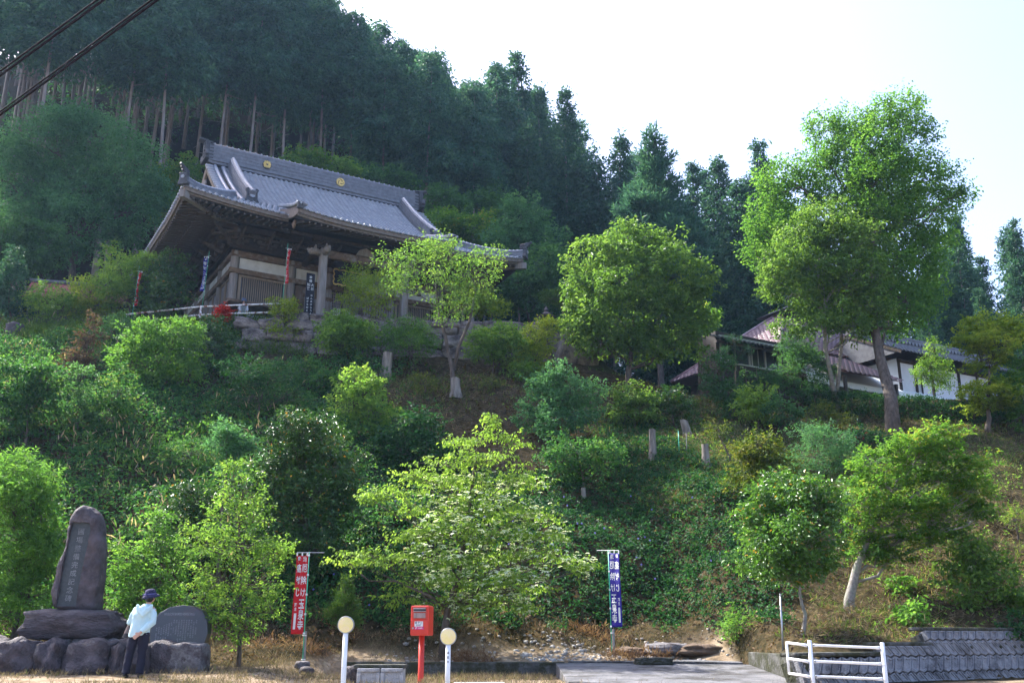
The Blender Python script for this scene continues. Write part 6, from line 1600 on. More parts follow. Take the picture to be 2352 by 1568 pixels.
# ------------------------------------------------------------------ ground cover of the bank
def bank_pts(n, seed, x0=-26., x1=25., y0=24.5, y1=46.2):
    r = np.random.default_rng(seed); P_ = slope_points(n, x0, x1, y0, y1, r); px, py = proj(P_); return P_, px, py, r
def ell(px, py, cx, cy_, rx, ry): return np.clip(1.25 - np.hypot((px - cx) / rx, (py - cy_) / ry), 0, 1)
def w_open(px, py):      # open ground: litter and thin grass
    return np.maximum.reduce([ell(px, py, 1060, 900, 230, 75), ell(px, py, 1560, 1010, 190, 130) , ell(px, py, 1620, 1150, 130, 70), ell(px, py, 2150, 1280, 260, 200), ell(px, py, 2100, 1040, 330, 80), ell(px, py, 2000, 1420, 300, 70)])
NRM = np.array([0, -.6, .8])
def cover(n, seed, wfun, k, L_, W_, name, lab, cat, m, hmax, up=NRM, tumble=.55, blade=False, old=0., twig=.35, y0=20.4, cl=None):
    P_, px, py, r = bank_pts(n, seed, y0=y0)
    if blade == 'lot': pass
    w_ = wfun(px, py, P_) * ~((px > 545) & (px < 1335) & (py < 842 - .02 * (px - 545))); P_ = P_[r.random(len(P_)) < w_]; px, py = proj(P_)
    bump = np.clip(.35 + .6 * wob(P_[:, 0], P_[:, 1], .9, seed * .7), .05, 1.2)
    P_[:, 2] += hmax * bump * r.random(len(P_)) ** .6; P_[:, 1] -= hmax * .4 * bump * r.random(len(P_))
    d = r.normal(0, 1, (len(P_), 3)) + np.array([0, -.5, .1])
    sp = dict(n=k, L=L_, W=W_, twig=twig, tumble=tumble, droop=.3, old=old)
    if blade: sp.update(droop=-.9, spread=.5, up=.3, tumble=1.0)
    parts = [sprays(P_, d, sp, r)]
    scatter(name, lab, cat, parts, m)
above = lambda P_: (P_[:, 1] > np.interp(P_[:, 0], [-70, -5.2, -4.3, 5, 5.6, 12, 70], [23.6, 23.8, 25.6, 25.8, 20.6, 24.2, 27]))
cover(52000, 1, lambda px, py, P_: above(P_) * np.clip((1010 - px) / 160, 0, 1) * (1 - w_open(px, py)) * np.clip((1445 - py) / 20, 0, 1), 7, .13, .6, 'vine_cover', 'tangle of leafy vines covering the left bank', 'vines', 'vine', .95, old=.02)
cover(105000, 2, lambda px, py, P_: above(P_) * np.clip((px - 560) / 200, 0, 1) * np.clip((1840 - px) / 120, 0, 1) * np.clip((py - 1010 - 60 * np.sin(px * .012)) / 60, 0, 1) * np.clip((1440 - py + 14 * np.sin(px * .05)) / 12, 0, 1), 9, .1, .62, 'ivy_cover', 'dark glossy creeping ground cover on the lower bank', 'ground cover', 'ivy', .22, old=.01, tumble=.45)
cover(24000, 3, lambda px, py, P_: above(P_) * np.maximum.reduce([ell(px, py, 330, 1150, 260, 190), ell(px, py, 190, 790, 230, 60), ell(px, py, 640, 980, 200, 90)]) * np.clip(.6 + wob(P_[:, 0], P_[:, 1], 1.3, 4.), 0, 1), 5, .3, .17, 'bamboo_grass', 'broad bladed bamboo grass with withered tan leaves on the left bank', 'bamboo grass', 'sasa', .9, old=.22, blade=True, twig=.4)
cover(45000, 4, lambda px, py, P_: above(P_) * np.clip(w_open(px, py) * 1.3, 0, 1) * np.clip(.5 + wob(P_[:, 0], P_[:, 1], .8, 7.), .06, 1), 5, .2, .07, 'slope_grass', 'thin green grass on the open slope', 'grass', 'grass', .08, blade=True, twig=.2, old=.12)
cover(80000, 5, lambda px, py, P_: above(P_) * np.clip(w_open(px, py) * 1.4, 0, 1) * np.where(px > 1850, 1., np.where(px < 1300, .5, .25)), 6, .24, .05, 'dry_grass', 'mown dry straw lying on the slope', 'dry grass', 'straw', .07, tumble=.6, old=.08)
cover(22000, 6, lambda px, py, P_: above(P_) * np.clip(np.maximum(w_open(px, py) * 1.2 * (px < 1900), np.clip((py - 1405) / 30, 0, 1) * (px < 1800)), 0, 1), 5, .1, .6, 'leaf_litter', 'brown fallen leaves on the bank', 'leaf litter', 'litter', .03, tumble=.3)
cover(20000, 7, lambda px, py, P_: above(P_) * np.clip((px - 1850) / 200, 0, 1) * np.clip((py - 980) / 80, 0, 1) * .35 + above(P_) * ell(px, py, 1500, 1000, 420, 220) * .3, 6, .1, .5, 'weed_cover', 'scattered low green weeds on the right slope', 'weeds', 'bright', .15)
cover(30000, 8, lambda px, py, P_: above(P_) * np.clip((900 - px) / 160, 0, 1) * (py < 1300) * np.clip(wob(P_[:, 0], P_[:, 1], .8, 3.) * 1.4 - .15, 0, 1), 7, .13, .55, 'climbing_vines', 'light green climbing vines in patches over the left bank', 'vines', 'ginkgo', 1.15, old=.01)
# terrace edge weeds, tall grass under the rail
P = slope_points(3600, -25, -9.5, 43.6, 46.8, np.random.default_rng(31)); r = np.random.default_rng(32); P[:, 2] += .25 * r.random(len(P))
scatter('terrace_weeds', 'tall pale green weeds along the rail of the temple terrace', 'weeds', [sprays(P, r.normal(0, .4, (len(P), 3)) + [0, 0, 1.], dict(n=9, L=.2, W=.13, twig=.6, droop=-.5, tumble=1., spread=.3), r)], 'grass')
# dry grass of the roadside lot and the foot of the bank
def lot_grass():
    r = np.random.default_rng(41); n = 42000
    x = r.uniform(-13, 9, n); y = r.uniform(17.8, 27.4, n)
    dens_ = np.clip(.35 + .75 * wob(x, y, 1.4, 2.), .02, 1) * np.where((x > .9) & (x < 5.35) & (y < 25.3), .05, 1.) * np.where((y > 25.2), .8, 1) * np.where(x > 5.4, .0, 1.)
    k = r.random(n) < dens_; x, y = x[k], y[k]; P_ = np.stack([x, y, terr(x, y) - .01], 1); m_ = len(P_)
    d = r.normal(0, .45, (m_, 3)) + [0, 0, 1.]; S = sprays(P_, d, dict(n=4, L=.12, W=.06, twig=.12, droop=-.8, tumble=1., spread=.4, old=.03), r)
    scatter('lot_dry_grass', 'short dry straw coloured grass on the roadside lot', 'dry grass', [S], 'straw')
    r = np.random.default_rng(42); n = 5200; x = r.uniform(-6.2, 5.2, n); y = r.uniform(24.2, 27.0, n); k = r.random(n) < np.clip(-.1 + .8 * wob(x, y, 1.7, 6.), 0, 1)
    x, y = x[k], y[k]; P_ = np.stack([x, y, terr(x, y)], 1); S = sprays(P_, r.normal(0, .5, (len(P_), 3)) + [0, 0, .8], dict(n=9, L=.2, W=.07, twig=.3, droop=-.4, tumble=1., spread=.5), r)
    scatter('rusty_dead_weeds', 'rust coloured dead weeds at the foot of the bank', 'dead weeds', [S], 'rust')
    # rubble and gravel at the foot of the bank
    ms = []
    V, F, n0 = [], [], 0
    r = np.random.default_rng(44); base = rock_mesh('g', 3, 1, .2, .3); bv = np.array([v.co[:] for v in base.vertices]); bf = np.array([p.vertices[:] for p in base.polygons]); bpy.data.meshes.remove(base)
    for i in range(480):
        c = r.random() < .5
        x_ = r.uniform(.3, 3.4) if c else r.uniform(-3, 5.2); y_ = 24.5 + 1.6 * r.random() ** 1.3; s_ = r.uniform(.012, .045) * (1.9 if r.random() < .06 else 1)
        a = r.uniform(0, 6.28); R_ = np.array([[math.cos(a), -math.sin(a), 0], [math.sin(a), math.cos(a), 0], [0, 0, 1]])
        V.append((bv * [s_, s_ * .8, s_ * .6]) @ R_.T + [x_, y_, float(terr(x_, y_)) + s_ * .2]); F.append(bf + n0); n0 += len(bv)
    o = link('rubble', np_mesh('rubble', np.concatenate(V), np.concatenate(F)), mat('pale_rubble', (.42, .4, .37), (.22, .2, .18), rough=.95, scale=3)); o['kind'] = 'stuff'; o['label'] = 'pale broken rubble at the foot of the bank'; o['category'] = 'rubble'
lot_grass()
for (px, py, sx_, lab) in ((1530, 1490, .42, 'heap of pale grey rubble in the middle of the foot of the bank'), (1610, 1495, .5, 'brownish heap of earth beside the pale rubble'), (1445, 1500, .4, 'low rust coloured mound of dead weeds behind the blue banner')):
    b = hit(px, py, 22); m = rock_mesh('mound', int(px), 7, .7, .16, 2.); roughen(m, .06, 5.); m.materials.append(M_ROCKG if 'pale' in lab and 'beside' not in lab else mat('mound_earth', (.16, .11, .075), (.07, .05, .035), rough=.95, scale=5, bump=.8)); o = link('earth_mound', m); o.location = b - np.array([0, 0, .02]); o.scale = (sx_ * 1.2, .5, .15); tag(o, lab, 'mound')

# ------------------------------------------------------------------ trees and shrubs, one by one
def bracts(t, tips, rng):
    """white four-petalled bracts on top of the sprays"""
    tp = np.concatenate(tips); k = tp[(tp[:, 0] > -.9 + .5 * rng.random(len(tp))) & (tp[:, 2] < 4.3)]; k = k[rng.random(len(k)) < .55]
    C, D, N_, L_, W_, T_ = [], [], [], [], [], []
    for p in k:
        for _ in range(3):
            c = p + rng.normal(0, .13, 3) + np.array([0, -.03, .05]); a0 = rng.uniform(0, 1.57); up = unit(np.array([0, -.25, 1.]) + rng.normal(0, .25, 3)); e = unit(np.cross(up, (1, 0, 0.))); f = np.cross(up, e)
            for j in range(4):
                a = a0 + j * 1.5708; C.append(c); D.append(e * math.cos(a) + f * math.sin(a)); N_.append(up); L_.append(.075); W_.append(.045); T_.append(rng.random())
    link('white_bracts', leaf_mesh('white_bracts', [tuple(np.array(q) for q in (C, D, N_, L_, W_, T_))]), LM['petal'], t)
def flowers(m, frac, size, nm):
    def f(t, tips, rng):
        a = np.arange(7) * .8976; D = np.stack([np.cos(a), -.35 + 0 * a, np.sin(a)], 1)
        fm = leaf_mesh(nm, [(np.zeros((7, 3)), D, np.tile([0, -1., .3], (7, 1)), np.full(7, size), np.full(7, size * .65), rng.random(7))]); fm.materials.append(LM[m])
        tp = np.concatenate(tips); c = tp.mean(0)
        for p in tp[rng.random(len(tp)) < frac]:
            q = p + (p - c) * .06; o = link(nm, fm, None, t); o.location = q; o.rotation_euler = (rng.normal(0, .4), rng.uniform(0, 6), rng.normal(0, .5))
    return f
T = pxplant
# far left, behind the terrace
T('oak_tree', 'large bluish green broadleaf tree left of the temple roof, in front of the forest', 'tree', (168, 625), [(105, 320, 85, 70), (215, 320, 95, 75), (300, 385, 75, 80), (110, 420, 110, 80), (215, 440, 115, 80), (70, 500, 90, 60), (290, 490, 80, 70), (190, 530, 110, 55), (30, 420, 70, 80), (345, 450, 45, 60)], dict(SPC['broad'], L=.22, n=11, dens=6, twig=.8), 'bluegreen', Y=57, r0=.28, trunk=[(175, 560), (205, 470), (200, 420)], seed=3)
T('broadleaf_tree', 'young pale trunked tree at the left edge behind the shed', 'tree', (105, 640), [(110, 560, 60, 45), (60, 590, 60, 45), (20, 560, 50, 50)], dict(SPC['broad'], L=.2, dens=7), 'oak', Y=53, r0=.1, seed=4, bark=M_BARK_PALE)
T('juniper', 'dark bluish conifer at the left end of the temple terrace', 'tree', (28, 750), [(30, 700, 42, 40), (30, 650, 36, 45), (32, 610, 22, 40), (0, 690, 40, 50)], dict(SPC['fine'], L=.15, n=14, dens=14), 'cedar', Y=46.5, r0=.1, seed=5)
T('broadleaf_tree', 'dense dark green tree at the left picture edge above the shed', 'tree', (10, 640), [(15, 520, 60, 60), (50, 600, 50, 40), (-20, 600, 60, 60)], dict(SPC['broad'], L=.2, dens=7), 'oak', Y=52, r0=.12, seed=6)
T('flowering_shrub', 'leafy light green bush with pale blossoms in front of the red roof shed', 'shrub', (110, 735), [(110, 690, 45, 35), (75, 700, 35, 30), (155, 705, 35, 28)], dict(SPC['broad'], dens=10), 'bright', Y=47, r0=.04, seed=7, extra=flowers('petal', .04, .1, 'blossom'))
T('shrub', 'yellowish green bush right of the red roof shed', 'shrub', (215, 735), [(205, 670, 40, 30), (225, 700, 45, 30), (185, 715, 40, 22)], dict(SPC['broad'], L=.13, dens=11), 'yellow', Y=47.2, r0=.04, seed=8)
T('broadleaf_tree', 'light green small tree beside the faded red banner', 'tree', (300, 730), [(270, 605, 45, 35), (300, 640, 55, 40), (250, 650, 40, 35), (330, 610, 30, 30), (290, 690, 60, 35), (350, 600, 25, 18)], dict(SPC['big'], L=.16, W=.32, dens=11), 'bright', Y=46.8, r0=.07, seed=9)
T('camellia_tree', 'dark glossy camellia in front of the temple side wall', 'tree', (392, 725), [(395, 600, 28, 30), (375, 640, 48, 38), (415, 640, 38, 36), (390, 685, 55, 38), (350, 680, 35, 34)], dict(SPC['camellia'], L=.13, dens=17), 'camellia', Y=46.6, r0=.07, seed=10)
T('maple_tree', 'yellow green maple behind the gable end of the temple', 'tree', (410, 500), [(415, 395, 45, 32), (395, 440, 45, 45), (370, 490, 35, 45), (440, 430, 30, 40)], dict(SPC['maple'], L=.2, n=14, dens=8), 'maple', Y=63, r0=.1, seed=11)
# behind the main roof
for i, (x, y, rx, ry, Y, m, lab) in enumerate(((700, 365, 50, 25, 68, 'maple', 'light green maple just above the left of the temple ridge'), (755, 385, 60, 24, 69, 'bright', 'bright green shrub just above the middle of the temple ridge'), (850, 405, 60, 26, 70, 'oak', 'mid green shrub behind the ridge near the comma crest'), (905, 415, 40, 22, 71, 'oak', 'small dark shrub behind the right of the temple ridge'))):
    T('shrub', lab, 'shrub', (x, y + 60), [(x - 20, y, rx * .7, ry), (x + 25, y + 8, rx * .8, ry), (x, y + 30, rx, ry)], dict(SPC['broad'], L=.26, n=10, dens=5), m, Y=Y, r0=.08, seed=20 + i)
for i, (bl, Y, m, lab) in enumerate((
        ([(1010, 465, 50, 28), (1035, 490, 45, 30)], 68, 'oak', 'green shrub beside the right end of the temple ridge'),
        ([(1030, 515, 60, 30), (1090, 530, 60, 35), (1060, 560, 80, 30)], 64, 'maple', 'light green spreading maple behind the right roof corner'),
        ([(1195, 500, 55, 45), (1215, 560, 70, 55), (1160, 560, 50, 45)], 62, 'bluegreen', 'grey green feathery tree right of the temple roof'),
        ([(1240, 620, 60, 60), (1190, 650, 55, 55), (1250, 690, 70, 50), (1150, 680, 50, 50)], 58, 'oak', 'dark green tree between the roof corner and the round tree'),
        ([(1150, 600, 60, 40), (1100, 610, 50, 40)], 66, 'oak', 'dim green tree behind the right eaves'),
        ([(1100, 480, 50, 40), (1150, 480, 40, 50)], 72, 'oak', 'dark shrub at the foot of the cypresses right of the ridge'),
        ([(1632, 755, 20, 34), (1626, 725, 24, 24)], 50, 'maple', 'light green tree left of the brown roof'))):
    T('broadleaf_tree', lab, 'tree', (bl[0][0], bl[0][1] + 90), bl, dict(SPC['broad'], L=.24, n=10, dens=6), m, Y=Y, r0=.1, seed=30 + i)
T('pruned_pine', 'dark cloud pruned pine behind the round tree on the terrace', 'tree', (1295, 730), [(1275, 683, 38, 12), (1310, 700, 30, 12)], dict(SPC['needle'], L=.2, dens=25), 'pine', Y=49, r0=.07, seed=40)
T('shrub', 'yellow green clipped bush on the terrace right of the temple', 'shrub', (1130, 730), [(1120, 705, 45, 25), (1090, 690, 40, 25), (1060, 680, 40, 30)], dict(SPC['fine'], L=.14, n=14, dens=14), 'yellow', Y=50, r0=.05, seed=41)
# on the slope below the wall
T('broadleaf_tree', 'sparse forked tree with bare lower branches rooted on the open slope', 'tree', (1044, 905), [(950, 600, 75, 48), (1010, 590, 60, 42), (1090, 640, 68, 60), (1020, 660, 75, 50), (920, 650, 48, 40), (1120, 590, 42, 30), (1010, 565, 36, 26), (890, 590, 30, 28), (1060, 700, 55, 40)], dict(SPC['sparse'], L=.13, dens=7, n=10, subs=3), 'bright', r0=.1, trunk=[(1040, 850), (1026, 790), (1010, 720), (1000, 650)], trunk2=[(1042, 850), (1052, 800), (1078, 740), (1095, 660)], seed=50, bark=M_BARK, twigs=60)
T('shrub', 'thin yellow green tree against the temple front, left of the forked tree', 'shrub', (850, 792), [(830, 640, 45, 38), (860, 680, 55, 42), (810, 690, 35, 35), (880, 640, 30, 28)], dict(SPC['sparse'], L=.12, dens=15), 'yellow', r0=.05, seed=51, trunk=[(848, 760), (845, 720)], bark=M_BARK_PALE)
for i, (b, bl, sp, m, lab) in enumerate((
        ((655, 800), [(655, 715, 30, 26), (652, 745, 40, 32), (660, 770, 34, 20)], 'fine', 'yellow', 'small upright yellow green shrub against the boulder wall'),
        ((800, 842), [(790, 752, 55, 22), (800, 790, 65, 32), (760, 775, 40, 26), (835, 770, 35, 25)], 'small', 'bright', 'round shrub with a yellow green top below the boulder wall'),
        ((945, 845), [(930, 755, 45, 28), (945, 795, 55, 38), (975, 780, 35, 30), (905, 785, 30, 26)], 'narrow', 'ginkgo', 'green shrub beside the pale tapering stump'),
        ((1130, 865), [(1120, 800, 48, 36), (1150, 775, 50, 28), (1175, 810, 50, 34), (1100, 790, 30, 26)], 'small', 'bright', 'spreading shrub with bright shoots right of the forked tree'),
        ((1225, 860), [(1230, 780, 34, 44), (1215, 820, 45, 38), (1255, 770, 24, 34)], 'fine', 'yellow', 'yellowish bush beside the end of the boulder wall'),
        ((1205, 880), [(1215, 855, 35, 22), (1190, 860, 25, 18)], 'small', 'bright', 'low bright bush under the yellowish bush'),
        ((975, 905), [(975, 880, 30, 18)], 'narrow', 'olive', 'low olive rhododendron on the open slope'),
        ((1130, 900), [(1130, 880, 26, 14)], 'narrow', 'olive', 'small dull rhododendron right of the broken stump'))):
    T('shrub', lab, 'shrub', b, bl, dict(SPC[sp], L=.13, dens=17 if sp != 'fine' else 20, n=13), m, r0=.04, seed=60 + i)
T('red_maple_shrub', 'small vivid red maple shrub beside the rusty rail', 'shrub', (512, 735), [(512, 718, 13, 12), (506, 730, 11, 9)], dict(SPC['maple'], L=.1, dens=30), 'red', Y=44.3, r0=.02, seed=70)
# left bank masses
for i, (b, bl, sp, m, lab) in enumerate((
        ((400, 900), [(330, 780, 60, 36), (400, 765, 60, 34), (370, 820, 70, 40), (300, 830, 50, 40), (420, 860, 60, 40), (340, 890, 60, 35), (380, 930, 45, 30)], 'small', 'ginkgo', 'big sprawling light green thicket hung with vines below the rail'),
        ((490, 850), [(490, 765, 45, 36), (480, 800, 52, 40), (510, 830, 36, 30)], 'camellia', 'camellia', 'dark camellia at the top of the bank beside the boulder wall'),
        ((265, 820), [(262, 760, 36, 40), (255, 800, 40, 36)], 'fine', 'oak', 'dark green dense shrub under the left rail post'),
        ((180, 1000), [(175, 880, 34, 44), (185, 930, 46, 44), (175, 970, 42, 30)], 'fine', 'oak', 'young bushy cedar on the left bank'),
        ((60, 1020), [(40, 880, 70, 50), (90, 930, 60, 45), (20, 960, 60, 50), (110, 870, 50, 40)], 'broad', 'vine', 'broad dark shrub mass at the left edge of the bank'),
        ((260, 1010), [(270, 900, 45, 50), (250, 960, 50, 40)], 'small', 'vine', 'dense green shrub in the middle of the left bank'),
        ((590, 960), [(560, 850, 55, 30), (620, 870, 60, 34), (580, 910, 60, 36), (660, 910, 45, 32)], 'narrow', 'ivy', 'dark shrub mass below the left end of the boulder wall'),
        ((720, 900), [(700, 850, 40, 24), (740, 880, 45, 26)], 'small', 'vine', 'low green thicket below the round yellow topped shrub'),
        ((830, 1010), [(815, 868, 40, 24), (835, 900, 52, 34), (800, 930, 46, 36), (860, 950, 46, 36), (830, 985, 50, 30)], 'small', 'bright', 'vine covered stump mound with a bright yellow green crown'),
        ((450, 1090), [(440, 1040, 60, 30), (380, 1060, 60, 30), (500, 1080, 50, 28)], 'narrow', 'vine', 'low leafy thicket in the middle of the lower left bank'),
        ((930, 1080), [(960, 980, 50, 34), (920, 1030, 50, 38), (980, 1040, 50, 40)], 'broad', 'ivy', 'dark leafy mass behind the white flowering dogwood'))):
    T('thicket' if 'thicket' in lab else 'shrub', lab, 'shrub', b, bl, dict(SPC[sp], L=.13 if sp != 'broad' else .15, n=13, dens=14), m, r0=.05, seed=80 + i)
T('dead_conifer', 'brown withered conifer on the left bank', 'tree', (195, 860), [(205, 760, 20, 40), (190, 800, 34, 40), (180, 835, 36, 22)], dict(SPC['fine'], L=.14, n=14, dens=11), 'dead', r0=.05, seed=95)
T('cypress_sapling', 'slender young cypress with a bare stem behind the leafy roadside trees', 'tree', (500, 1370), [(520, 985, 26, 24), (515, 1020, 38, 30), (535, 1050, 34, 24), (575, 1030, 22, 24)], dict(SPC['fine'], L=.1, n=18, dens=26), 'bluegreen', Y=27.6, r0=.06, trunk=[(505, 1220), (520, 1090), (520, 1030)], seed=96, limbs=True)
T('camellia_tree', 'big dark glossy camellia behind the red banner', 'tree', (715, 1400), [(690, 985, 60, 38), (740, 1010, 70, 42), (700, 1060, 85, 50), (770, 1080, 60, 55), (650, 1100, 65, 50), (720, 1140, 90, 55), (680, 1200, 85, 50), (770, 1180, 60, 50), (610, 1140, 45, 50), (720, 1260, 80, 45), (640, 1250, 60, 45)], SPC['camellia'], 'camellia', Y=28.4, r0=.12, seed=97, bark=M_BARK)
T('camellia_shrub', 'dark camellia shrub behind the upright monument and the leafy trees', 'shrub', (470, 1400), [(450, 1150, 60, 45), (420, 1200, 60, 50), (480, 1220, 60, 50), (440, 1270, 60, 50)], SPC['camellia'], 'camellia', Y=28.2, r0=.07, seed=98)
# roadside trees
T('willow_leaved_tree', 'narrow leaved bright green tree at the left edge beside the monument', 'tree', (25, 1500), [(30, 1085, 60, 38), (85, 1110, 48, 42), (30, 1150, 75, 50), (95, 1180, 42, 52), (40, 1230, 80, 52), (90, 1270, 46, 48), (30, 1310, 80, 55), (70, 1370, 60, 50), (10, 1400, 70, 50)], SPC['narrow'], 'ginkgo', Y=24.3, r0=.08, seed=100)
T('broadleaf_tree', 'slender bright green tree with a thin trunk beside the inscribed slab', 'tree', (548, 1528), [(535, 1085, 26, 40), (560, 1130, 40, 44), (520, 1180, 44, 44), (590, 1190, 44, 40), (480, 1250, 52, 40), (560, 1250, 64, 46), (620, 1270, 44, 36), (500, 1320, 68, 42), (590, 1330, 62, 42), (540, 1390, 74, 44), (480, 1400, 44, 34), (620, 1390, 34, 32), (650, 1270, 26, 20), (550, 1445, 52, 34), (450, 1230, 28, 24)], dict(SPC['small'], L=.085, dens=13, n=14, shell=.35, subs=4), 'bright', Y=22.9, r0=.045, trunk=[(550, 1440), (552, 1300), (545, 1160)], seed=101, twigs=30)
T('broadleaf_shrub', 'light green shrubby tree between the monument and the inscribed slab', 'shrub', (365, 1490), [(360, 1190, 20, 24), (370, 1250, 40, 34), (330, 1280, 50, 34), (400, 1290, 46, 34), (300, 1320, 40, 30), (360, 1330, 60, 38), (310, 1370, 55, 34), (390, 1380, 50, 36), (290, 1410, 40, 26), (350, 1420, 60, 30)], dict(SPC['small'], L=.095, dens=17, n=15, shell=.3), 'ginkgo', Y=23.7, r0=.04, seed=102)
T('dogwood_tree', 'dogwood with layered yellow green branches and white bracts by the post box', 'tree', (1016, 1480), [(1095, 1005, 42, 14), (1120, 965, 14, 18), (1060, 1020, 30, 12), (1180, 1012, 34, 12), (1030, 1060, 62, 16), (1130, 1055, 66, 18), (950, 1090, 50, 12), (1000, 1110, 90, 22), (1120, 1110, 90, 22), (1210, 1100, 48, 14), (900, 1135, 70, 14), (1000, 1165, 90, 22), (1110, 1170, 100, 26), (1220, 1180, 62, 18), (850, 1145, 26, 10), (1030, 1220, 100, 24), (1150, 1230, 100, 26), (1250, 1230, 50, 18), (960, 1230, 60, 16), (850, 1275, 70, 12), (800, 1290, 32, 10), (920, 1290, 70, 16), (1010, 1280, 90, 22), (1120, 1290, 110, 26), (1240, 1275, 66, 18), (1310, 1290, 34, 12), (1345, 1305, 16, 12), (950, 1335, 70, 18), (1070, 1340, 100, 24), (1180, 1340, 90, 22), (920, 1370, 46, 16), (1130, 1385, 70, 18), (1050, 1380, 60, 16), (1200, 1395, 40, 14)], SPC['dog'], 'dogwood', Y=25.2, r0=.085, trunk=[(1025, 1420), (1055, 1320), (1080, 1150), (1095, 1040)], seed=103, extra=bracts, twigs=14)
T('pine_sapling', 'small soft needled pine sapling behind the road marker', 'tree', (786, 1462), [(790, 1355, 12, 22), (786, 1385, 26, 22), (800, 1400, 26, 18), (770, 1410, 26, 18), (790, 1425, 30, 14)], SPC['needle'], 'pine', Y=24.8, r0=.02, seed=104)
T('camellia_tree', 'camellia with old orange leaves on a forked pale stem by the guard rail', 'tree', (1842, 1462), [(1800, 1120, 52, 30), (1850, 1130, 60, 36), (1760, 1160, 50, 40), (1820, 1180, 80, 50), (1890, 1170, 46, 46), (1750, 1220, 56, 46), (1830, 1240, 86, 50), (1900, 1240, 42, 40), (1770, 1290, 60, 40), (1850, 1295, 66, 40), (1790, 1320, 56, 22), (1880, 1300, 36, 26), (1720, 1190, 24, 30)], dict(SPC['camellia'], old=.02, L=.1), 'camellia2', Y=22.6, r0=.05, trunk=[(1848, 1410), (1835, 1360), (1835, 1300)], seed=105, bark=M_BARK_PALE)
T('maple_tree', 'green maple with a leaning mossy trunk on the right bank', 'tree', (1950, 1422), [(2140, 1000, 56, 22), (2170, 1010, 40, 20), (2080, 1030, 62, 26), (2010, 1060, 56, 26), (2130, 1060, 80, 30), (2210, 1080, 60, 26), (2030, 1110, 80, 32), (2130, 1120, 90, 34), (2230, 1130, 56, 30), (1990, 1160, 60, 36), (2080, 1180, 90, 36), (2180, 1180, 80, 34), (2260, 1170, 36, 24), (2000, 1215, 60, 34), (2080, 1240, 70, 28), (2160, 1230, 50, 24), (1990, 1265, 46, 26), (2040, 1280, 40, 20)], SPC['maple'], 'maple', Y=25.2, r0=.12, trunk=[(1952, 1370), (1968, 1300), (2000, 1220), (2050, 1130)], seed=106, bark=M_BARK_PALE, twigs=24)
T('flowering_magnolia', 'bushy magnolia with white flowers above the block wall', 'shrub', (2270, 1440), [(2220, 1250, 40, 34), (2210, 1300, 48, 34), (2260, 1290, 46, 32), (2300, 1330, 52, 32), (2230, 1350, 60, 34), (2330, 1370, 46, 34), (2290, 1395, 60, 32), (2220, 1395, 46, 26), (2345, 1410, 40, 30)], dict(SPC['big'], L=.13, dens=14), 'magnolia', Y=25.0, r0=.05, seed=107, extra=flowers('petal', .02, .09, 'flower'))
# middle right
T('magnolia_tree', 'big round dense tree with large light green leaves on the slope edge', 'tree', (1447, 890), [(1440, 560, 70, 42), (1395, 590, 60, 46), (1510, 580, 70, 44), (1360, 650, 66, 60), (1450, 640, 100, 70), (1540, 640, 80, 60), (1580, 690, 44, 56), (1340, 720, 52, 56), (1430, 740, 100, 70), (1530, 740, 90, 66), (1590, 760, 38, 48), (1380, 782, 62, 40), (1480, 795, 80, 38), (1560, 785, 56, 38)], dict(SPC['big'], dens=8), 'magnolia', r0=.14, trunk=[(1445, 850), (1450, 800), (1455, 720)], seed=110, twigs=20)
T('pine_tree', 'tall conical pine between the round tree and the ginkgo', 'tree', (1510, 720), [(1503, 320, 14, 26), (1505, 365, 30, 30), (1508, 410, 46, 32), (1510, 455, 60, 34), (1500, 500, 76, 36), (1530, 520, 66, 36), (1500, 560, 86, 36), (1540, 580, 70, 36), (1510, 620, 90, 38)], dict(SPC['needle'], n=12, L=.46, W=.2, twig=.65, dens=9), 'cypress', Y=63, r0=.22, trunk=[(1505, 500), (1503, 320)], seed=111)
T('ginkgo_tree', 'tall bright green ginkgo with a thick leaning trunk rising above the houses', 'tree', (2052, 1000), [(1960, 300, 56, 40), (2030, 270, 40, 40), (2085, 265, 38, 44), (1900, 300, 44, 34), (1990, 350, 80, 56), (2080, 340, 70, 56), (1930, 390, 70, 56), (2120, 410, 66, 50), (2030, 430, 90, 60), (1950, 470, 80, 56), (2160, 470, 48, 36), (2205, 450, 26, 20), (2100, 500, 80, 60), (1800, 410, 56, 34), (1770, 450, 46, 40), (1840, 460, 64, 50), (1790, 520, 60, 46), (1740, 530, 28, 36), (2020, 540, 90, 60), (2110, 580, 70, 50), (2060, 640, 90, 56), (2100, 700, 60, 46), (1990, 700, 60, 50), (2050, 740, 66, 40), (1740, 590, 36, 36), (1800, 590, 50, 40), (2120, 640, 50, 50), (2150, 540, 50, 40), (1870, 380, 50, 40), (2000, 500, 70, 56, -1.8), (2010, 420, 66, 50, -1.8), (2000, 350, 50, 50, -1.2), (2060, 620, 60, 50, -1.8), (2080, 690, 50, 46, -1.4)], dict(SPC['broad'], n=14, L=.14, W=.75, dens=8, rise=.9, twig=.85, spread=.22, lump=.36, subs=8, sub_r=(.2, .36)), 'ginkgo', r0=.25, trunk=[(2040, 900), (2010, 780), (2005, 660), (2000, 480), (2010, 350)], seed=112, bark=M_BARK, twigs=10, dy=5.0)
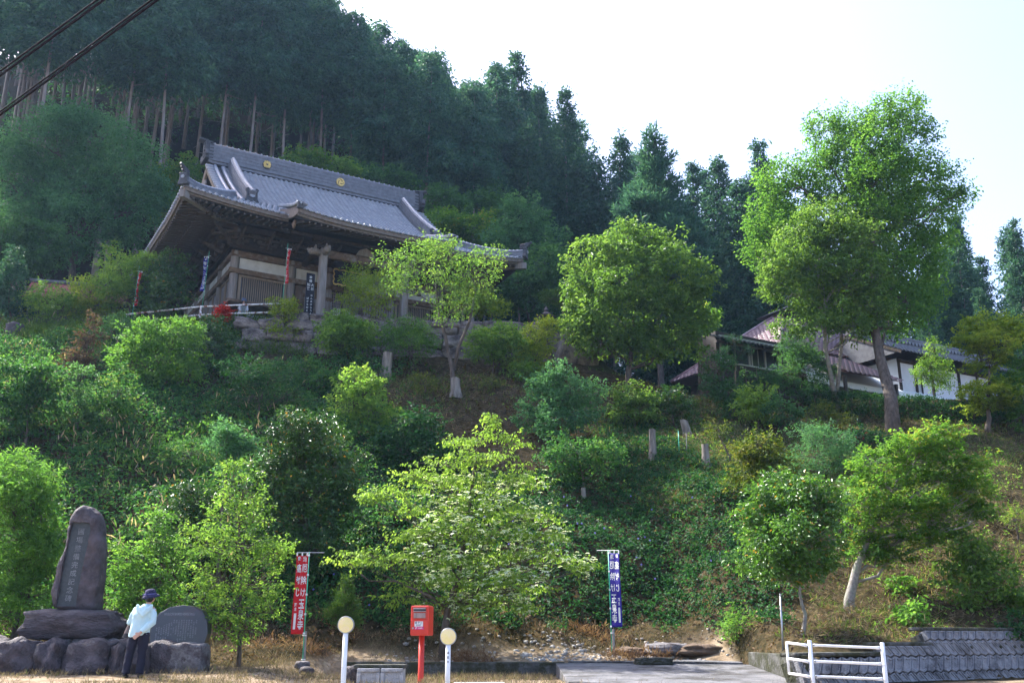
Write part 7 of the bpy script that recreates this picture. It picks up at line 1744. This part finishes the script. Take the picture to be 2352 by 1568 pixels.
T('broadleaf_tree', 'dense darker tree with two pale mottled trunks in front of the brown roof', 'tree', (1920, 940), [(1890, 490, 50, 34), (1850, 540, 70, 44), (1940, 545, 74, 46), (1800, 600, 56, 44), (1880, 610, 86, 50), (1970, 620, 70, 52), (1830, 670, 80, 44), (1920, 690, 86, 50), (1990, 700, 50, 46), (1870, 740, 76, 34), (1790, 650, 40, 40), (1960, 750, 50, 30), (2010, 640, 44, 50), (1990, 560, 50, 44), (2020, 720, 36, 36), (1900, 560, 60, 40)], dict(SPC['big'], L=.15, dens=11), 'magnolia', r0=.13, trunk=[(1912, 880), (1896, 800), (1895, 700)], trunk2=[(1915, 935), (1925, 880), (1932, 800), (1935, 700)], seed=113, bark=M_BARK_PALE, twigs=18, dy=-2.2)
T('maple_tree', 'golden green maple with tiered crown beside the hedge', 'tree', (2268, 995), [(2250, 745, 36, 24), (2300, 750, 40, 26), (2240, 785, 50, 30), (2295, 790, 56, 32), (2265, 825, 40, 26), (2330, 760, 26, 22), (2265, 885, 36, 18), (2235, 905, 30, 16), (2310, 905, 48, 26), (2270, 930, 50, 20)], dict(SPC['maple'], L=.12, dens=15), 'yellow', r0=.11, trunk=[(2270, 930), (2272, 850)], seed=114)
T('broadleaf_tree', 'green tree at the right picture edge beside the golden maple', 'tree', (2350, 985), [(2345, 830, 30, 50), (2340, 900, 36, 50), (2352, 960, 30, 40)], dict(SPC['maple'], L=.12, dens=14), 'ginkgo', Y=42, r0=.08, seed=115)
T('broadleaf_tree', 'thin upright light green tree in front of the white walled house', 'tree', (2147, 925), [(2145, 800, 16, 26), (2140, 840, 30, 26), (2155, 870, 30, 24), (2120, 860, 18, 20)], dict(SPC['sparse'], L=.12, dens=22), 'bright', Y=46.3, r0=.04, seed=116)
T('bamboo_clump', 'dark narrow leaved bush in front of the house windows', 'shrub', (1830, 915), [(1830, 800, 44, 40), (1850, 850, 50, 50), (1810, 860, 30, 36), (1870, 900, 40, 26)], dict(SPC['narrow'], L=.16, dens=13), 'oak', Y=44.6, r0=.04, seed=117)
T('pruned_pine', 'dark layered garden pine at the left corner of the house windows', 'tree', (1685, 880), [(1684, 782, 20, 9), (1706, 805, 20, 9), (1672, 806, 16, 9), (1690, 826, 20, 9)], dict(SPC['needle'], L=.14, dens=35, subs=2), 'cedar', Y=45.2, r0=.05, seed=118)
for i, (b, bl, sp, m, lab) in enumerate((
        ((1290, 1010), [(1270, 870, 56, 34), (1310, 900, 64, 44), (1250, 920, 52, 46), (1330, 950, 50, 46), (1280, 970, 66, 42), (1220, 960, 30, 36)], 'camellia', 'bluegreen', 'big glossy bluish camellia on the slope left of the grass'),
        ((1340, 1120), [(1320, 1040, 70, 34), (1380, 1050, 50, 36), (1290, 1060, 50, 36)], 'small', 'vine', 'loose olive green thicket below the glossy camellia'),
        ((1462, 985), [(1450, 905, 36, 24), (1470, 940, 42, 34), (1430, 950, 24, 30)], 'big', 'magnolia', 'bright leaved shrub below the round tree'),
        ((1550, 980), [(1545, 915, 36, 26), (1565, 945, 36, 28), (1525, 945, 26, 26)], 'camellia', 'camellia', 'dark round shrub on the slope below the round tree'),
        ((1740, 985), [(1735, 915, 34, 30), (1755, 945, 34, 28), (1715, 940, 26, 28)], 'big', 'dogwood', 'pale yellow green bush below the house windows'),
        ((1680, 960), [(1650, 850, 30, 40), (1640, 885, 34, 34), (1670, 905, 34, 30), (1690, 935, 34, 28)], 'small', 'oak', 'dark bush below the left end of the house'),
        ((1735, 895), [(1725, 872, 36, 18), (1760, 880, 34, 16)], 'broad', 'oak', 'low dark bush against the house wall'),
        ((1800, 985), [(1790, 935, 34, 30), (1815, 960, 30, 26)], 'small', 'oak', 'dark bush right of the pale yellow green bush'),
        ((1740, 1150), [(1740, 1020, 50, 34), (1720, 1060, 56, 44), (1780, 1060, 46, 44), (1740, 1110, 66, 36)], 'camellia', 'olive', 'olive brown camellia thicket on the right slope'),
        ((1890, 1090), [(1860, 1000, 46, 28), (1910, 1010, 50, 32), (1880, 1045, 76, 34), (1940, 1050, 44, 30), (1860, 1080, 50, 24)], 'narrow', 'bluegreen', 'feathery bluish green bush beside the ginkgo trunk'),
        ((1905, 985), [(1890, 950, 46, 24), (1920, 965, 34, 18)], 'narrow', 'olive', 'straw coloured rhododendron at the foot of the pale trunks'),
        ((1680, 1060), [(1650, 985, 24, 18)], 'narrow', 'olive', 'tiny rhododendron beside the grey stump'),
        ((2090, 1440), [(2090, 1415, 30, 18)], 'big', 'ginkgo', 'low hydrangea on the right bank above the block wall'),
        ((2070, 1365), [(2070, 1345, 22, 18)], 'big', 'ginkgo', 'small leafy hydrangea on the dry right bank'),
        ((2340, 1240), [(2335, 1190, 30, 20)], 'narrow', 'grass', 'tuft of fresh green weeds on the dry right slope'),
        ((1700, 1475), [(1700, 1430, 34, 30), (1680, 1450, 30, 22)], 'narrow', 'ginkgo', 'bright weedy bush at the foot of the ivy bank'),
        ((2360, 1470), [(2340, 1440, 36, 26), (2365, 1470, 40, 30)], 'camellia', 'ivy', 'dark evergreen bush overhanging the right end of the block wall'))):
    T('shrub', lab, 'shrub', b, bl, dict(SPC[sp], L=.14 if sp == 'big' else .115, n=13, dens=16), m, r0=.04, seed=130 + i)
T('azalea', 'low azalea with red flowers at the foot of the ginkgo', 'shrub', (1990, 1035), [(1975, 1000, 36, 20), (2010, 1010, 30, 18)], dict(SPC['camellia'], L=.1), 'ivy', r0=.03, seed=150, extra=flowers('petal_red', .05, .07, 'flower'))
# clipped hedge
def hedge(p0, p1, h, dpt, lab, seed):
    rng = np.random.default_rng(seed); a = np.array(p0, float); b = np.array(p1, float); L_ = np.linalg.norm(b - a); t = thing('hedge', lab, 'hedge', (*a, float(terr(*a))), math.atan2(b[1] - a[1], b[0] - a[0]))
    n = int(L_ * (2 * h + dpt) * 110); s_ = rng.uniform(0, L_, n); f = rng.uniform(0, 2 * h + dpt, n); y = np.where(f < h, 0, np.where(f < h + dpt, f - h, dpt)); z = np.where(f < h, f, np.where(f < h + dpt, h, f - h - dpt))
    gx = a[0] + (b[0] - a[0]) * s_ / L_; gy = a[1] + (b[1] - a[1]) * s_ / L_; z = z + terr(gx, gy) - float(terr(*a)); P_ = np.stack([s_, y, z], 1) + rng.normal(0, .05, (n, 3)) + np.stack([0 * s_, .05 * np.sin(s_ * 2.1), .05 * np.sin(s_ * 1.3)], 1)
    link('foliage', leaf_mesh('foliage', [sprays(P_, rng.normal(0, 1, (n, 3)) + [0, -.3, .4], dict(n=9, L=.085, W=.5, twig=.2, tumble=.8), rng)]), LM['ivy'], t)
    for k in range(int(L_ / .8)): q = a + (b - a) * (k + .5) / int(L_ / .8); G().tube([((k + .5) * L_ / int(L_ / .8), dpt / 2, float(terr(*q)) - float(terr(*a)) - .1), ((k + .5) * L_ / int(L_ / .8), dpt / 2, float(terr(*q)) - float(terr(*a)) + h * .9)], .04, 6).build('stem', M_BARK, t)
h0 = at(1862, 950, 43.8); h1 = at(2165, 975, 43.6); h2 = at(2330, 995, 43.6)
hedge((h0[0], 44.1), (h1[0] - .1, 43.6), 1.15, .7, 'clipped dark hedge along the terrace below the white tent', 160)
hedge((h1[0] + .1, 43.6), (h2[0], 43.6), 1.05, .7, 'clipped dark hedge continuing beneath the golden maple', 161)
# a few violet blossoms in the ivy
r = np.random.default_rng(171); P_, px, py, _ = bank_pts(900, 172); k = (px > 700) & (px < 1700) & (py > 1150) & (py < 1430); P_ = P_[k][:70] + [0, -.22, .2]
a = np.tile(np.arange(5) * 1.2566, len(P_)); C = np.repeat(P_, 5, 0)
scatter('periwinkle_blossoms', 'tiny violet blossoms dotted over the ivy bank', 'blossoms', [(C, np.stack([np.cos(a), -.2 + 0 * a, np.sin(a)], 1), np.tile([0, -1., .3], (len(C), 1)), np.full(len(C), .035), np.full(len(C), .03), r.random(len(C)))], 'petal_violet')

# ------------------------------------------------------------------ haze of a humid morning
def haze():
    g = G(); g.box((0, 80, 47), (302, 284, 100)); o = g.build('haze', None); o['kind'] = 'stuff'; o['label'] = 'thin bluish haze over the whole valley'; o['category'] = 'haze'
    m = bpy.data.materials.new('haze'); nt = nodes(m); N = nt.nodes; N.remove(N['Principled BSDF'])
    v = N.new('ShaderNodeVolumePrincipled'); v.inputs['Color'].default_value = (.42, .66, 1., 1); v.inputs['Density'].default_value = .0002; v.inputs['Anisotropy'].default_value = .35
    nt.links.new(v.outputs[0], N['Material Output'].inputs['Volume']); o.data.materials.append(m)
haze()
